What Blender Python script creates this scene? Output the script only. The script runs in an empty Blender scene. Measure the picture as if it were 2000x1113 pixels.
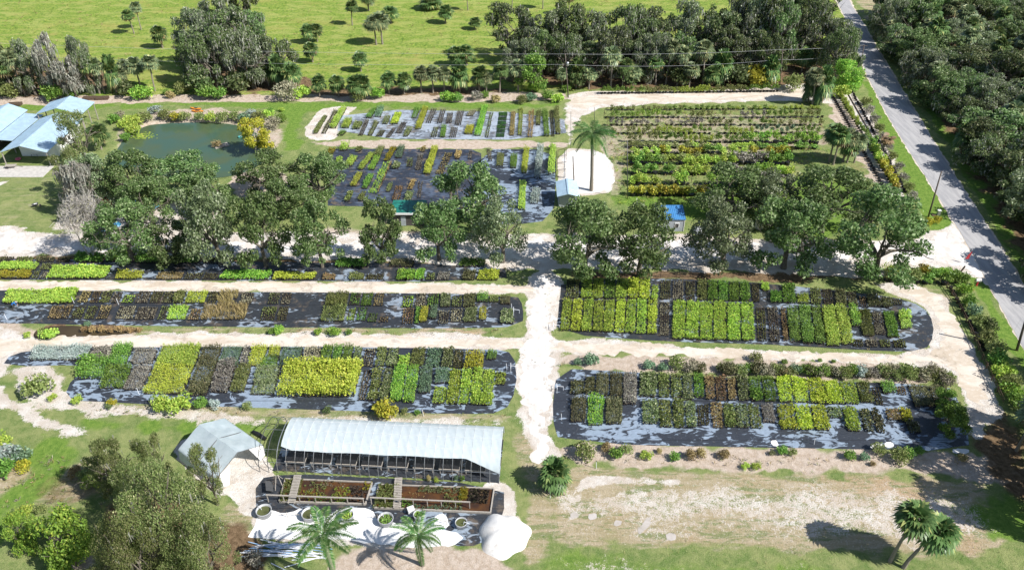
import bpy, bmesh, math, random
import numpy as np
from mathutils import Vector, Matrix
from mathutils.geometry import tessellate_polygon
random.seed(7); rng = np.random.default_rng(11)
R = math.radians
scene = bpy.context.scene
C = scene.collection

# ---------------- camera, sky, sun, exposure ----------------
F, TH, CH = 1560.0, R(35), 76.5          # focal length (photo pixels), tilt, drone height
ST, CT = math.sin(TH), math.cos(TH)
cam = bpy.data.cameras.new('camera'); camo = bpy.data.objects.new('camera', cam); C.objects.link(camo)
cam.sensor_width = 36; cam.lens = 36 * F / 2000; cam.clip_start = 1; cam.clip_end = 6000
camo.location = (0, 0, CH); camo.rotation_euler = (R(90) - TH, 0, 0)
scene.camera = camo
SUN_EL, SUN_AZ = R(44), R(-25)           # direction towards the sun: azimuth measured from +x
w = bpy.data.worlds.new('World'); scene.world = w; w.use_nodes = True
nt = w.node_tree; bg = nt.nodes['Background']; sky = nt.nodes.new('ShaderNodeTexSky')
sky.sky_type = 'NISHITA'; sky.sun_disc = False; sky.sun_elevation = SUN_EL; sky.sun_rotation = R(90) - SUN_AZ
sky.air_density = 1.0; sky.dust_density = 0.6
nt.links.new(sky.outputs[0], bg.inputs[0]); bg.inputs[1].default_value = 0.085
sl = bpy.data.lights.new('sun', 'SUN'); so = bpy.data.objects.new('sun', sl); C.objects.link(so)
sl.energy = 5.0; sl.angle = R(0.5); sl.color = (1, 0.97, 0.925)
sd = Vector((math.cos(SUN_EL) * math.cos(SUN_AZ), math.cos(SUN_EL) * math.sin(SUN_AZ), math.sin(SUN_EL)))
so.rotation_euler = sd.to_track_quat('Z', 'Y').to_euler()
scene.view_settings.view_transform = 'Standard'; scene.view_settings.look = 'None'
scene.view_settings.exposure = 0.53; scene.view_settings.gamma = 1
scene.render.engine = 'CYCLES'
try:
    scene.cycles.max_bounces = 5; scene.cycles.diffuse_bounces = 2; scene.cycles.transmission_bounces = 3; scene.cycles.transparent_max_bounces = 4
except Exception: pass

def G(px, py, z=0.0):
    "where the ray through a photo pixel meets the height z"
    u = (px - 1000) / F; v = (py - 556.5) / F
    t = (CH - z) / (ST + v * CT)
    return Vector((u * t, (CT - v * ST) * t, z))
def Ppx(x, y, z):
    d = y * CT + (CH - z) * ST
    return 1000 + F * x / d, 556.5 + F * ((CH - z) * CT - y * ST) / d
def ppm(px, py): 
    g = G(px, py); return F / (g.y * CT + CH * ST)
def hgt(bx, by, ty):
    g = G(bx, by); lo, hi = 0.0, 60.0
    for i in range(40):
        m = (lo + hi) / 2
        if Ppx(g.x, g.y, m)[1] > ty: lo = m
        else: hi = m
    return lo

# ---------------- materials ----------------
MATS = {}
def newmat(name):
    m = bpy.data.materials.new(name); m.use_nodes = True; MATS[name] = m
    return m, m.node_tree, m.node_tree.nodes['Principled BSDF']
def N(nt, t, **kw):
    n = nt.nodes.new(t)
    for k, v in kw.items():
        if k in n.inputs.keys() if isinstance(k, str) else False: n.inputs[k].default_value = v
        else: setattr(n, k, v)
    return n
def L(nt, a, b): nt.links.new(a, b)
def noise(nt, scale, detail=4, rough=.55, dist=0, vec=None, stretch=None):
    n = nt.nodes.new('ShaderNodeTexNoise'); n.inputs['Scale'].default_value = scale
    n.inputs['Detail'].default_value = detail; n.inputs['Roughness'].default_value = rough; n.inputs['Distortion'].default_value = dist
    if vec is None:
        vec = nt.nodes.new('ShaderNodeNewGeometry').outputs['Position']
    if stretch:
        mp = nt.nodes.new('ShaderNodeMapping'); mp.inputs['Scale'].default_value = stretch[:3]
        if len(stretch) > 3: mp.inputs['Rotation'].default_value = (0, 0, stretch[3])
        L(nt, vec, mp.inputs[0]); vec = mp.outputs[0]
    L(nt, vec, n.inputs['Vector'])
    return n.outputs['Fac']
def mixc(nt, f, a, b):
    m = nt.nodes.new('ShaderNodeMix'); m.data_type = 'RGBA'
    for s, v in ((m.inputs[6], a), (m.inputs[7], b)):
        if isinstance(v, tuple): s.default_value = (*v, 1)
        else: L(nt, v, s)
    if isinstance(f, float): m.inputs[0].default_value = f
    else: L(nt, f, m.inputs[0])
    return m.outputs[2]
def rampf(nt, f, a, b):
    m = nt.nodes.new('ShaderNodeMapRange'); m.inputs[1].default_value = a; m.inputs[2].default_value = b
    m.interpolation_type = 'SMOOTHSTEP'; L(nt, f, m.inputs[0]); return m.outputs[0]
def mth(nt, op, a, b=None):
    m = nt.nodes.new('ShaderNodeMath'); m.operation = op
    for i, v in enumerate((a, b)):
        if v is None: continue
        if isinstance(v, (int, float)): m.inputs[i].default_value = v
        else: L(nt, v, m.inputs[i])
    return m.outputs[0]
def bump(nt, bsdf, h, strength=.5, dist=.1):
    b = nt.nodes.new('ShaderNodeBump'); b.inputs['Strength'].default_value = strength; b.inputs['Distance'].default_value = dist
    L(nt, h, b.inputs['Height']); L(nt, b.outputs[0], bsdf.inputs['Normal'])

def leafmat(name, a, b, c=None, trans=.3, rough=.55, objvar=.25, dull=.4):
    "leaf colours a..b (per leaf), rarer c; some light passes through"
    m, nt, p = newmat(name)
    geo = nt.nodes.new('ShaderNodeNewGeometry'); oi = nt.nodes.new('ShaderNodeObjectInfo')
    r = geo.outputs['Random Per Island']
    big = noise(nt, .55, 3, .5, 0, geo.outputs['Position'])
    f = mth(nt, 'ADD', mth(nt, 'MULTIPLY', r, .6), mth(nt, 'MULTIPLY', rampf(nt, big, .3, .7), .4))
    col = mixc(nt, f, a, b)
    if c: col = mixc(nt, rampf(nt, r, .78, .96), col, c)
    dn = noise(nt, 1.9, 3, .6, 0, geo.outputs['Position'])
    col = mixc(nt, mth(nt, 'MULTIPLY', rampf(nt, dn, .56, .72), dull), col, (.20, .19, .09))
    hs = nt.nodes.new('ShaderNodeHueSaturation'); L(nt, col, hs.inputs['Color'])
    L(nt, mth(nt, 'ADD', mth(nt, 'MULTIPLY', oi.outputs['Random'], 2 * objvar), 1 - objvar), hs.inputs['Value'])
    L(nt, mth(nt, 'ADD', mth(nt, 'MULTIPLY', oi.outputs['Random'], .03), .485), hs.inputs['Hue'])
    L(nt, hs.outputs[0], p.inputs['Base Color'])
    p.inputs['Roughness'].default_value = rough; p.inputs['Specular IOR Level'].default_value = .32
    if trans:
        t = nt.nodes.new('ShaderNodeBsdfTranslucent'); L(nt, hs.outputs[0], t.inputs[0])
        mx = nt.nodes.new('ShaderNodeMixShader'); mx.inputs[0].default_value = trans
        L(nt, p.outputs[0], mx.inputs[1]); L(nt, t.outputs[0], mx.inputs[2])
        L(nt, mx.outputs[0], nt.nodes['Material Output'].inputs[0])
    return m
def plain(name, col, rough=.6, metal=0, var=.25, scale=3, spec=.5, col2=None, stretch=None, bmp=0):
    m, nt, p = newmat(name)
    n = noise(nt, scale, 5, .6, 0, None, stretch)
    c2 = col2 or tuple(x * (1 - var) for x in col)
    L(nt, mixc(nt, rampf(nt, n, .35, .65), col, c2), p.inputs['Base Color'])
    p.inputs['Roughness'].default_value = rough; p.inputs['Metallic'].default_value = metal
    p.inputs['Specular IOR Level'].default_value = spec
    if bmp: bump(nt, p, n, .6, bmp)
    return m

leafmat('oak_leaf', (.065, .125, .035), (.21, .31, .10), (.38, .45, .23), .35, .5)
leafmat('oak_leaf_pale', (.11, .16, .07), (.28, .35, .17), (.46, .50, .34), .35, .45)
leafmat('olive_leaf', (.09, .13, .035), (.29, .34, .12), (.44, .41, .22), .35)
leafmat('wood_leaf', (.045, .085, .025), (.17, .22, .075), (.30, .31, .16), .25)
leafmat('moss_grey', (.18, .18, .15), (.38, .38, .32), (.50, .49, .43), .15)
leafmat('palm_leaf', (.06, .12, .035), (.17, .26, .09), (.38, .40, .14), .25, .4)
leafmat('palm_grey', (.11, .15, .07), (.25, .31, .16), (.44, .43, .2), .2, .4)
leafmat('palm_dead', (.16, .10, .05), (.38, .27, .14), None, .1)
leafmat('royal_leaf', (.045, .12, .03), (.15, .29, .08), (.34, .42, .2), .3, .35)
leafmat('bright_leaf', (.14, .31, .04), (.36, .60, .10), (.56, .70, .12), .35)
leafmat('lime_leaf', (.38, .47, .05), (.64, .74, .12), (.80, .76, .14), .35)
leafmat('yellow_leaf', (.24, .26, .03), (.48, .43, .05), (.58, .44, .06), .3)
leafmat('limegreen_leaf', (.28, .43, .06), (.52, .68, .13), (.72, .74, .16), .35)
leafmat('green_leaf', (.09, .19, .03), (.23, .40, .07), (.38, .54, .12), .3)
leafmat('midolive_leaf', (.12, .16, .04), (.29, .34, .11), (.46, .47, .2), .25)
leafmat('darkolive_leaf', (.075, .085, .035), (.20, .205, .09), (.32, .28, .15), .2)
leafmat('variegated_leaf', (.12, .17, .05), (.33, .39, .18), (.60, .60, .38), .25)
leafmat('blue_leaf', (.10, .19, .10), (.22, .34, .20), (.33, .45, .28), .25)
leafmat('silver_leaf', (.26, .34, .30), (.48, .56, .50), (.58, .58, .55), .2)
leafmat('grey_leaf', (.18, .165, .14), (.36, .33, .28), (.42, .42, .3), .15)
leafmat('tan_leaf', (.26, .20, .08), (.46, .38, .17), (.55, .42, .24), .2)
leafmat('red_leaf', (.20, .15, .06), (.40, .31, .16), (.52, .28, .18), .2)
leafmat('brown_leaf', (.21, .19, .13), (.37, .34, .24), (.44, .42, .26), .15)
leafmat('orange_leaf', (.30, .21, .09), (.50, .35, .16), (.60, .45, .24), .15)
leafmat('turf_leaf', (.05, .16, .03), (.09, .25, .05), None, .2)
plain('bark', (.19, .165, .13), .9, 0, .5, 4, .2)
plain('bark_pale', (.42, .39, .35), .9, 0, .4, 3, .2)
plain('palm_trunk', (.30, .26, .21), .9, 0, .4, 6, .2, None, (1, 1, 6))
plain('crownshaft', (.13, .25, .04), .5)
plain('black_plastic', (.018, .018, .02), .45, 0, .3, 5)
plain('potting_soil', (.10, .075, .055), .95, 0, .4, 9, .1)
plain('metal_roof_pale', (.52, .68, .79), .35, .3, .12, .8, .5)  # bluish base colour also stands in for sky reflected by the slopes
plain('metal_roof_blue', (.08, .27, .55), .4, .1, .2, .8, .5)
plain('roof_green', (.02, .20, .15), .5, 0, .45, .8)
plain('white_paint', (.78, .78, .76), .6, 0, .08, 1)
plain('wall_grey', (.36, .39, .42), .8, 0, .15, 1)
plain('wall_dark', (.09, .08, .075), .8, 0, .3, 1)
plain('glass_dark', (.02, .025, .03), .08, 0, .1, 1)
plain('wood_grey', (.42, .38, .33), .85, 0, .3, 5, .2, None, (1, 6, 1))
plain('wood_dark', (.13, .09, .065), .85, 0, .4, 3, .2)
plain('pole_wood', (.16, .13, .11), .85, 0, .3, 3, .2)
plain('steel', (.48, .49, .50), .4, .7, .15, 3)
plain('dark_steel', (.12, .12, .12), .5, .5, .2, 3)
plain('concrete', (.55, .52, .48), .9, 0, .2, 1.5, .2)
plain('tarp_white', (.80, .79, .77), .8, 0, .05, .6, .2, None, None, .15)
plain('pvc_white', (.80, .82, .86), .4, 0, .08, 2)
plain('pvc_blue', (.30, .48, .72), .4, 0, .2, 2)
plain('tub_grey', (.45, .46, .47), .6, 0, .25, 3)
plain('mud_water', (.045, .024, .014), .12, 0, .5, .7, .5, (.10, .045, .015))
plain('algae_water', (.10, .11, .04), .25, 0, .4, 1.2)
plain('orange_paint', (.75, .28, .03), .4)
plain('red_cloth', (.55, .04, .05), .7)
plain('teal_paint', (.12, .45, .42), .4)
plain('blue_cloth', (.03, .19, .55), .8)
plain('skin', (.42, .27, .19), .6, 0, .05)
plain('hair', (.05, .035, .025), .7)
plain('pink_plastic', (.75, .15, .25), .5)
plain('stone_pale', (.55, .52, .49), .9, 0, .25, 4, .2, None, None, .05)
plain('rubber', (.03, .03, .035), .8)
plain('blue_tarp', (.06, .25, .42), .5)

# polythene film of the big greenhouse: milky, lets some light in
def film(name, a, b, opac):
    m, nt, p = newmat(name)
    n = noise(nt, 1.1, 5, .6, .3)
    col = mixc(nt, rampf(nt, n, .3, .7), a, b)
    L(nt, col, p.inputs['Base Color']); p.inputs['Roughness'].default_value = .32
    t = nt.nodes.new('ShaderNodeBsdfTranslucent'); L(nt, col, t.inputs[0])
    mx = nt.nodes.new('ShaderNodeMixShader'); mx.inputs[0].default_value = .3
    L(nt, p.outputs[0], mx.inputs[1]); L(nt, t.outputs[0], mx.inputs[2])
    tr = nt.nodes.new('ShaderNodeBsdfTransparent')
    m2 = nt.nodes.new('ShaderNodeMixShader'); m2.inputs[0].default_value = opac
    L(nt, tr.outputs[0], m2.inputs[1]); L(nt, mx.outputs[0], m2.inputs[2])
    L(nt, m2.outputs[0], nt.nodes['Material Output'].inputs[0])
film('greenhouse_film', (.72, .79, .81), (.65, .73, .76), .96)
film('tent_film', (.60, .68, .71), (.50, .59, .62), .96)

# woven ground cloth with pale silt stains; the far bed's pale tone also holds painted sky glare
def matmat(name, dark, pale, lo, hi, brown=.0, stretch=(.5, 1, 1)):
    m, nt, p = newmat(name)
    geo = nt.nodes.new('ShaderNodeNewGeometry')
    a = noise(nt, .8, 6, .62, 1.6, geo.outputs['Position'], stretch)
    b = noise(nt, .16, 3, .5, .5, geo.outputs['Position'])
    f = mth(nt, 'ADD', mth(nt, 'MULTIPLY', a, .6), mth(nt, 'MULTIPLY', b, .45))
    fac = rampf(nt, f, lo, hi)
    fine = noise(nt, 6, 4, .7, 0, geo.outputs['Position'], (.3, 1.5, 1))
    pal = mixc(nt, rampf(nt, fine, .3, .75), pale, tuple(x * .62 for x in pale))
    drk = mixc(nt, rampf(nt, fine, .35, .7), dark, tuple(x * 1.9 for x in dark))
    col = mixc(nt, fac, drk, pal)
    bn = noise(nt, .5, 6, .7, .4, geo.outputs['Position'])
    col = mixc(nt, mth(nt, 'MULTIPLY', rampf(nt, bn, .52, .68), brown), col, (.20, .15, .10))
    # seams between the cloth's widths
    sx = nt.nodes.new('ShaderNodeSeparateXYZ'); L(nt, geo.outputs['Position'], sx.inputs[0])
    wob = mth(nt, 'MULTIPLY', noise(nt, .5, 2, .5, 0, geo.outputs['Position']), .25)
    sm = mth(nt, 'LESS_THAN', mth(nt, 'FRACT', mth(nt, 'DIVIDE', mth(nt, 'ADD', sx.outputs[1], wob), 3.7)), .03)
    col = mixc(nt, mth(nt, 'MULTIPLY', sm, .65), col, (.012, .012, .014))
    spk = noise(nt, 2.6, 5, .75, 0, geo.outputs['Position'])
    col = mixc(nt, mth(nt, 'MULTIPLY', rampf(nt, spk, .62, .7), .55), col, (.34, .30, .25))
    L(nt, col, p.inputs['Base Color']); p.inputs['Roughness'].default_value = .5
    bump(nt, p, mth(nt, 'ADD', fine, a), .5, .06)
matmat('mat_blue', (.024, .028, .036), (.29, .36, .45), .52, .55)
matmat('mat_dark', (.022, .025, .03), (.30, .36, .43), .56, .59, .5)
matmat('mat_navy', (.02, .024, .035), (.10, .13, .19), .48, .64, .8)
matmat('mat_pale', (.09, .10, .115), (.42, .48, .56), .47, .55, .7)  # far bed: silt film plus sky glare put into the pale colour
# ---------------- object helpers ----------------
def link(o, parent=None):
    C.objects.link(o)
    if parent is not None: o.parent = parent
    return o
def tag(o, label=None, cat=None, group=None, kind=None):
    if label: o['label'] = label
    if cat: o['category'] = cat
    if group: o['group'] = group
    if kind: o['kind'] = kind
    return o
def thing(name, label, cat, loc=(0, 0, 0), rz=0, group=None):
    o = bpy.data.objects.new(name, None); C.objects.link(o); o.empty_display_size = .3
    o.location = loc; o.rotation_euler = (0, 0, rz); return tag(o, label, cat, group)
def copy_tree(src, loc, rz=0, scale=None, label=None, group=None):
    r = src.copy(); C.objects.link(r); r.location = loc; r.rotation_euler = (0, 0, rz)
    if scale is not None: r.scale = scale
    if label: r['label'] = label
    if group: r['group'] = group
    for ch in src.children:
        c = ch.copy(); C.objects.link(c); c.parent = r
        for g in ch.children:
            d = g.copy(); C.objects.link(d); d.parent = c
    return r
class MB:
    "collects shapes, builds one mesh"
    def __init__(s): s.v = []; s.f = []; s.m = []; s.mats = []; s.cur = 0
    def mat(s, name):
        if name not in s.mats: s.mats.append(name)
        s.cur = s.mats.index(name); return s
    def add(s, vs, fs):
        b = len(s.v); s.v += [tuple(x) for x in vs]
        for f in fs: s.f.append([b + i for i in f]); s.m.append(s.cur)
        return s
    def box(s, c, d, rz=0, M=None):
        x, y, z = (a / 2 for a in d); vs = [Vector((i * x, j * y, k * z)) for k in (-1, 1) for j in (-1, 1) for i in (-1, 1)]
        if M is None: M = Matrix.Rotation(rz, 3, 'Z')
        vs = [M @ q + Vector(c) for q in vs]
        return s.add(vs, [(0, 2, 3, 1), (4, 5, 7, 6), (0, 1, 5, 4), (2, 6, 7, 3), (0, 4, 6, 2), (1, 3, 7, 5)])
    def tube(s, pts, r, n=6, cap=True):
        pts = [Vector(p) for p in pts]; rr = r if isinstance(r, (list, tuple)) else [r] * len(pts)
        b = len(s.v)
        for i, p in enumerate(pts):
            d = (pts[min(i + 1, len(pts) - 1)] - pts[max(i - 1, 0)]).normalized()
            a = d.cross(Vector((0, 0, 1)) if abs(d.z) < .9 else Vector((1, 0, 0))).normalized(); c = d.cross(a)
            for k in range(n):
                t = 2 * math.pi * k / n; s.v.append(tuple(p + (a * math.cos(t) + c * math.sin(t)) * rr[i]))
        for i in range(len(pts) - 1):
            for k in range(n):
                k2 = (k + 1) % n; s.f.append([b + i * n + k, b + i * n + k2, b + (i + 1) * n + k2, b + (i + 1) * n + k]); s.m.append(s.cur)
        if cap:
            s.f.append([b + k for k in range(n)][::-1]); s.m.append(s.cur)
            s.f.append([b + (len(pts) - 1) * n + k for k in range(n)]); s.m.append(s.cur)
        return s
    def lathe(s, prof, c=(0, 0, 0), n=20):
        b = len(s.v)
        for (r, z) in prof:
            for k in range(n):
                t = 2 * math.pi * k / n; s.v.append((c[0] + r * math.cos(t), c[1] + r * math.sin(t), c[2] + z))
        for i in range(len(prof) - 1):
            for k in range(n):
                k2 = (k + 1) % n; s.f.append([b + i * n + k, b + i * n + k2, b + (i + 1) * n + k2, b + (i + 1) * n + k]); s.m.append(s.cur)
        return s
    def mesh(s, name, mat=None):
        me = bpy.data.meshes.new(name); me.from_pydata(s.v, [], s.f)
        for k in (s.mats or [mat]): me.materials.append(MATS[k])
        if s.mats: me.polygons.foreach_set('material_index', s.m)
        me.update(); return me
    def obj(s, name, mat=None, parent=None, smooth=False):
        me = s.mesh(name, mat)
        if smooth: me.polygons.foreach_set('use_smooth', [True] * len(me.polygons))
        return link(bpy.data.objects.new(name, me), parent)

def quadmesh(name, Q, mat, midx=None):
    "Q: (n,4,3) array of loose quads"
    Q = np.asarray(Q, dtype=np.float32); n = len(Q)
    me = bpy.data.meshes.new(name); me.vertices.add(4 * n); me.vertices.foreach_set('co', Q.reshape(-1))
    me.loops.add(4 * n); me.loops.foreach_set('vertex_index', np.arange(4 * n, dtype=np.int32))
    me.polygons.add(n); me.polygons.foreach_set('loop_start', np.arange(0, 4 * n, 4, dtype=np.int32))
    me.polygons.foreach_set('loop_total', np.full(n, 4, dtype=np.int32))
    for k in (mat if isinstance(mat, list) else [mat]): me.materials.append(MATS[k])
    if midx is not None: me.polygons.foreach_set('material_index', np.asarray(midx, dtype=np.int32))
    me.update(calc_edges=True); return me

def leaves(P, size, aspect=.55, up=.35, Nrm=None, droop=0):
    "leaf quads at points P, roughly facing Nrm mixed with random"
    n = len(P); r = rng.normal(size=(n, 3)); r /= np.linalg.norm(r, axis=1)[:, None]
    nn = r * (1 - up) + (Nrm if Nrm is not None else np.array([0, 0, 1.])) * up
    nn /= np.linalg.norm(nn, axis=1)[:, None] + 1e-9
    t = np.cross(nn, rng.normal(size=(n, 3))); t /= np.linalg.norm(t, axis=1)[:, None] + 1e-9
    b = np.cross(nn, t); s = (size * rng.uniform(.6, 1.3, n))[:, None] * .5
    a = t * s; c = b * s * aspect
    tip = np.array([0, 0, -1.]) * s * droop
    return np.stack([P - a, P + c * 1.0 - a * .05, P + a + tip, P - c - a * .05], axis=1)
def clump_points(centres, radii, per, shell=.6):
    out = []; nr = []
    for c, r, k in zip(centres, radii, per):
        d = rng.normal(size=(k, 3)); d /= np.linalg.norm(d, axis=1)[:, None]
        rr = (rng.uniform(shell ** 3, 1, k) ** (1 / 3))[:, None]
        d2 = d * rr; d2[:, 2] *= .75
        out.append(np.array(c) + d2 * r); nr.append(d)
    return np.concatenate(out), np.concatenate(nr)

# ---------------- tree meshes (built at true size, then instanced) ----------------
def limb(mb, p, d, length, r, depth, tips, bend=.25):
    p = Vector(p); pts = [p.copy()]; rad = [r]; q = p.copy(); dd = Vector(d).normalized()
    for i in range(4):
        dd = (dd + Vector([random.uniform(-bend, bend) for _ in range(3)]) + Vector((0, 0, .04))).normalized()
        q = q + dd * length / 4; pts.append(q.copy()); rad.append(r * (1 - .13 * (i + 1)))
    mb.tube(pts, rad, 6 if depth > 1 else 4, False)
    tips.append(q.copy())
    if depth > 0:
        for k in range(3 if depth > 1 else 2):
            a = random.uniform(0, 2 * math.pi); side = Vector((math.cos(a), math.sin(a), random.uniform(-.1, .5)))
            limb(mb, pts[random.choice([2, 3, 4])], dd * .7 + side * .8, length * random.uniform(.55, .8), r * .5, depth - 1, tips, bend)
def build_oak(h, w, n=7000, leaf=.34, kind='oak_leaf', trunkh=.3, nclump=34, mossy=0, bark='bark', bare=False, flat=1.0, rs=1.0):
    mb = MB(); tips = []; r0 = .035 * w
    th = h * trunkh
    th2 = h * .26
    mb.tube([(0, 0, -.2), (.1, 0, th2 * .5), (0, .1, th2)], [r0 * 1.3, r0, r0 * .85], 8, False)
    for k in range(5):
        a = 2 * math.pi * (k + random.uniform(-.3, .3)) / 5
        limb(mb, (0, 0, th2 * .95), (math.cos(a) * .8, math.sin(a) * .8, .75), (h - th2) * .5, r0 * .6, 2, tips)
    trunk = mb.mesh('trunk', bark)
    cz = th + (h - th) * .5; R0 = w / 2; RZ = (h - th) / 2
    cen = []; rad = []; ph = rng.uniform(0, 6.28, 3)
    i = 0
    while len(cen) < nclump:
        zt = rng.uniform(.06, .97) ** .85; az = rng.uniform(0, 6.283); prof = max(.15, 1 - abs((zt - .45) / .62) ** 2.2) ** .6
        lump = 1 + .20 * math.sin(2 * az + ph[0] + 3 * zt) + .17 * math.sin(3 * az + ph[1] - 5 * zt) + .12 * math.sin(5 * az + ph[2])
        rr = prof * lump * (rng.uniform(.45, .92) if i % 3 else rng.uniform(.75, .98)) * .86
        cen.append([math.cos(az) * R0 * rr, math.sin(az) * R0 * rr, th + (h - th) * zt]); rad.append(rs * R0 * rng.choice([.13, .18, .24, .30], p=[.3, .3, .25, .15])); i += 1
    per = (np.array(rad) ** 2 / np.sum(np.array(rad) ** 2) * n).astype(int)
    P, Nn = clump_points(cen, rad, per, .55)
    # stray sprigs that roughen the outline
    P[:] += rng.normal(size=P.shape) * .10
    Q = leaves(P, leaf, .6, .45, Nn)
    mi = np.zeros(len(Q), int); mats = [kind]
    moss = None
    if mossy:
        k = int(n * mossy); idx = rng.integers(0, len(P), k); M = P[idx] + rng.normal(size=(k, 3)) * .15
        wv = rng.uniform(.06, .15, k); a = rng.uniform(0, 6.28, k); dx = np.stack([np.cos(a) * wv, np.sin(a) * wv, 0 * a], 1)
        ln = rng.uniform(.35, 1.0, k)[:, None] * np.array([[0, 0, -1.]]) + rng.normal(size=(k, 3)) * .12
        MQ = np.stack([M - dx, M + dx, M + dx * .4 + ln, M - dx * .4 + ln], 1)
        moss = quadmesh('spanish_moss', MQ, 'moss_grey')
    crown = quadmesh('crown', Q, kind)
    return trunk, crown, moss
def build_bare(h, w):
    mb = MB(); tips = []
    for k in range(4):
        a = 6.28 * k / 4 + random.uniform(-.5, .5)
        limb(mb, (0, 0, -.1), (math.cos(a) * .45, math.sin(a) * .45, 1), h * .55, .13, 3, tips, .2)
    trunk = mb.mesh('trunk', 'bark_pale')
    P = np.array([list(t) for t in tips]); P = np.repeat(P, 16, 0); P = P + rng.normal(size=P.shape) * np.array([.5, .5, .45])
    k = len(P); d = rng.normal(size=(k, 3)) * .4 + [0, 0, .25]; s = rng.normal(size=(k, 3)) * .02
    Q = np.stack([P - s, P + s, P + d + s, P + d - s], 1)
    P2 = P[rng.integers(0, k, 500)] + rng.normal(size=(500, 3)) * .2
    return trunk, quadmesh('twigs', Q, 'bark_pale'), quadmesh('crown', leaves(P2, .3), 'brown_leaf')
def build_sabal(h, cr, nf=60, lean=0, mat='palm_leaf', skirt=8):
    mb = MB(); top = Vector((lean, lean * .3, h - cr * .62))
    pts = [Vector((top.x * (t ** 1.6), top.y * (t ** 1.6), top.z * t - .1 * (1 - t))) for t in (0, .25, .5, .75, 1)]
    mb.tube(pts, [.23, .17, .16, .165, .2], 8, False); trunk = mb.mesh('trunk', 'palm_trunk')
    Q = []; D = []
    def fan(el, az, ln, out, size):
        d = Vector((math.cos(el) * math.cos(az), math.cos(el) * math.sin(az), math.sin(el)))
        side = d.cross(Vector((0, 0, 1)))
        if side.length < .1: side = Vector((1, 0, 0))
        side.normalize(); up = side.cross(d)
        base = top + d * ln * .45 + Vector((0, 0, -.06 * ln))
        stem = .02
        out.append([top - side * stem, top + side * stem, base + side * stem, base - side * stem])
        m = 11
        for k in range(m):
            a = (k / (m - 1) - .5) * 3.6
            dr = d * math.cos(a) + side * math.sin(a)
            L1 = size * (1 - .12 * abs(a)) * random.uniform(.85, 1.1)
            mid = base + dr * L1 * .55 + up * .05; tip = base + dr * L1 + Vector((0, 0, -.30 * L1)); wd = dr.cross(up).normalized() * size * .12
            out.append([base, mid - wd, tip, mid + wd])
    for i in range(nf):
        el = math.asin(random.uniform(-.72, 1)); az = i * 2.399 + random.uniform(-.2, .2)
        fan(el, az, cr * random.uniform(.75, 1.15), Q, cr * .66)
    for i in range(skirt): fan(random.uniform(-1.2, -.3), i * 2.399, cr * .85, D, cr * .6)
    crown = quadmesh('crown', np.array([[list(v) for v in q] for q in Q]), mat)
    dead = quadmesh('dead_fronds', np.array([[list(v) for v in q] for q in D]), 'palm_dead') if D else None
    return trunk, crown, dead
def frond_mesh(ln, wd, sag, leafw=.042, n=40, mat='royal_leaf'):
    Q = []; pts = []
    for i in range(n + 1):
        t = i / n; pts.append(Vector((ln * (t - .12 * t * t), 0, ln * (.42 * t - sag * t * t))))
    for i in range(n):
        p, q = pts[i], pts[i + 1]; r = .035 * (1 - i / n) + .008
        Q.append([p + Vector((0, r, 0)), p - Vector((0, r, 0)), q - Vector((0, r, 0)), q + Vector((0, r, 0))])
        if i > 2:
            t = i / n; l = wd * math.sin(math.pi * min(1, .18 + t * .78)) ** .6
            for s in (-1, 1):
                for dz in ((.3, -.2) if i % 2 else (.05,)):
                    jj = random.uniform(.85, 1.1)
                    d = Vector((.55, s * 1.0, dz + random.uniform(-.15, .15))).normalized() * l * jj
                    tip = p + d + Vector((0, 0, -.38 * l)); mid = p + d * .5; o = Vector((leafw, 0, 0))
                    Q.append([p, mid + o, tip, mid - o])
    return quadmesh('frond', np.array([[list(v) for v in q] for q in Q]), mat)
def build_shrub(w, h, n, leaf, kind, nc=12, up=.35, aspect=.6):
    cen = []; rad = []
    for i in range(nc):
        a = rng.uniform(0, 6.28); rr = w / 2 * .62 * math.sqrt(rng.uniform(0, 1)); r = w * rng.uniform(.16, .26)
        cen.append([rr * math.cos(a), rr * math.sin(a), max(r * .6, h * rng.uniform(.35, .8) * (1 - .4 * (rr / (w / 2)) ** 2))]); rad.append(r)
    per = [n // nc] * nc; P, Nn = clump_points(cen, rad, per, .4); P[:, 2] = np.maximum(P[:, 2], .04)
    return quadmesh('foliage', leaves(P, leaf, aspect, up, Nn), kind)

# ---------------- polygons on the ground ----------------
def vnoise(x, y, s, seed=0):
    x = np.asarray(x) * s + seed * 17.3; y = np.asarray(y) * s + seed * 9.1
    xi = np.floor(x).astype(np.int64); yi = np.floor(y).astype(np.int64); fx = x - xi; fy = y - yi
    fx = fx * fx * (3 - 2 * fx); fy = fy * fy * (3 - 2 * fy)
    def h(a, b):
        k = (a * 374761393 + b * 668265263 + seed * 974711) & 0x7fffffff; k = ((k ^ (k >> 13)) * 1274126177) & 0x7fffffff
        return ((k ^ (k >> 16)) & 0xffff) / 65535.0
    return (h(xi, yi) * (1 - fx) + h(xi + 1, yi) * fx) * (1 - fy) + (h(xi, yi + 1) * (1 - fx) + h(xi + 1, yi + 1) * fx) * fy
def smooth_poly(pts, it=2):
    for _ in range(it):
        o = []
        for i in range(len(pts)):
            a, b = pts[i], pts[(i + 1) % len(pts)]; o += [a * .75 + b * .25, a * .25 + b * .75]
        pts = o
    return pts
def wpoly(px, it=1): return smooth_poly([G(*p) for p in px], it) if it else [G(*p) for p in px]
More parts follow.
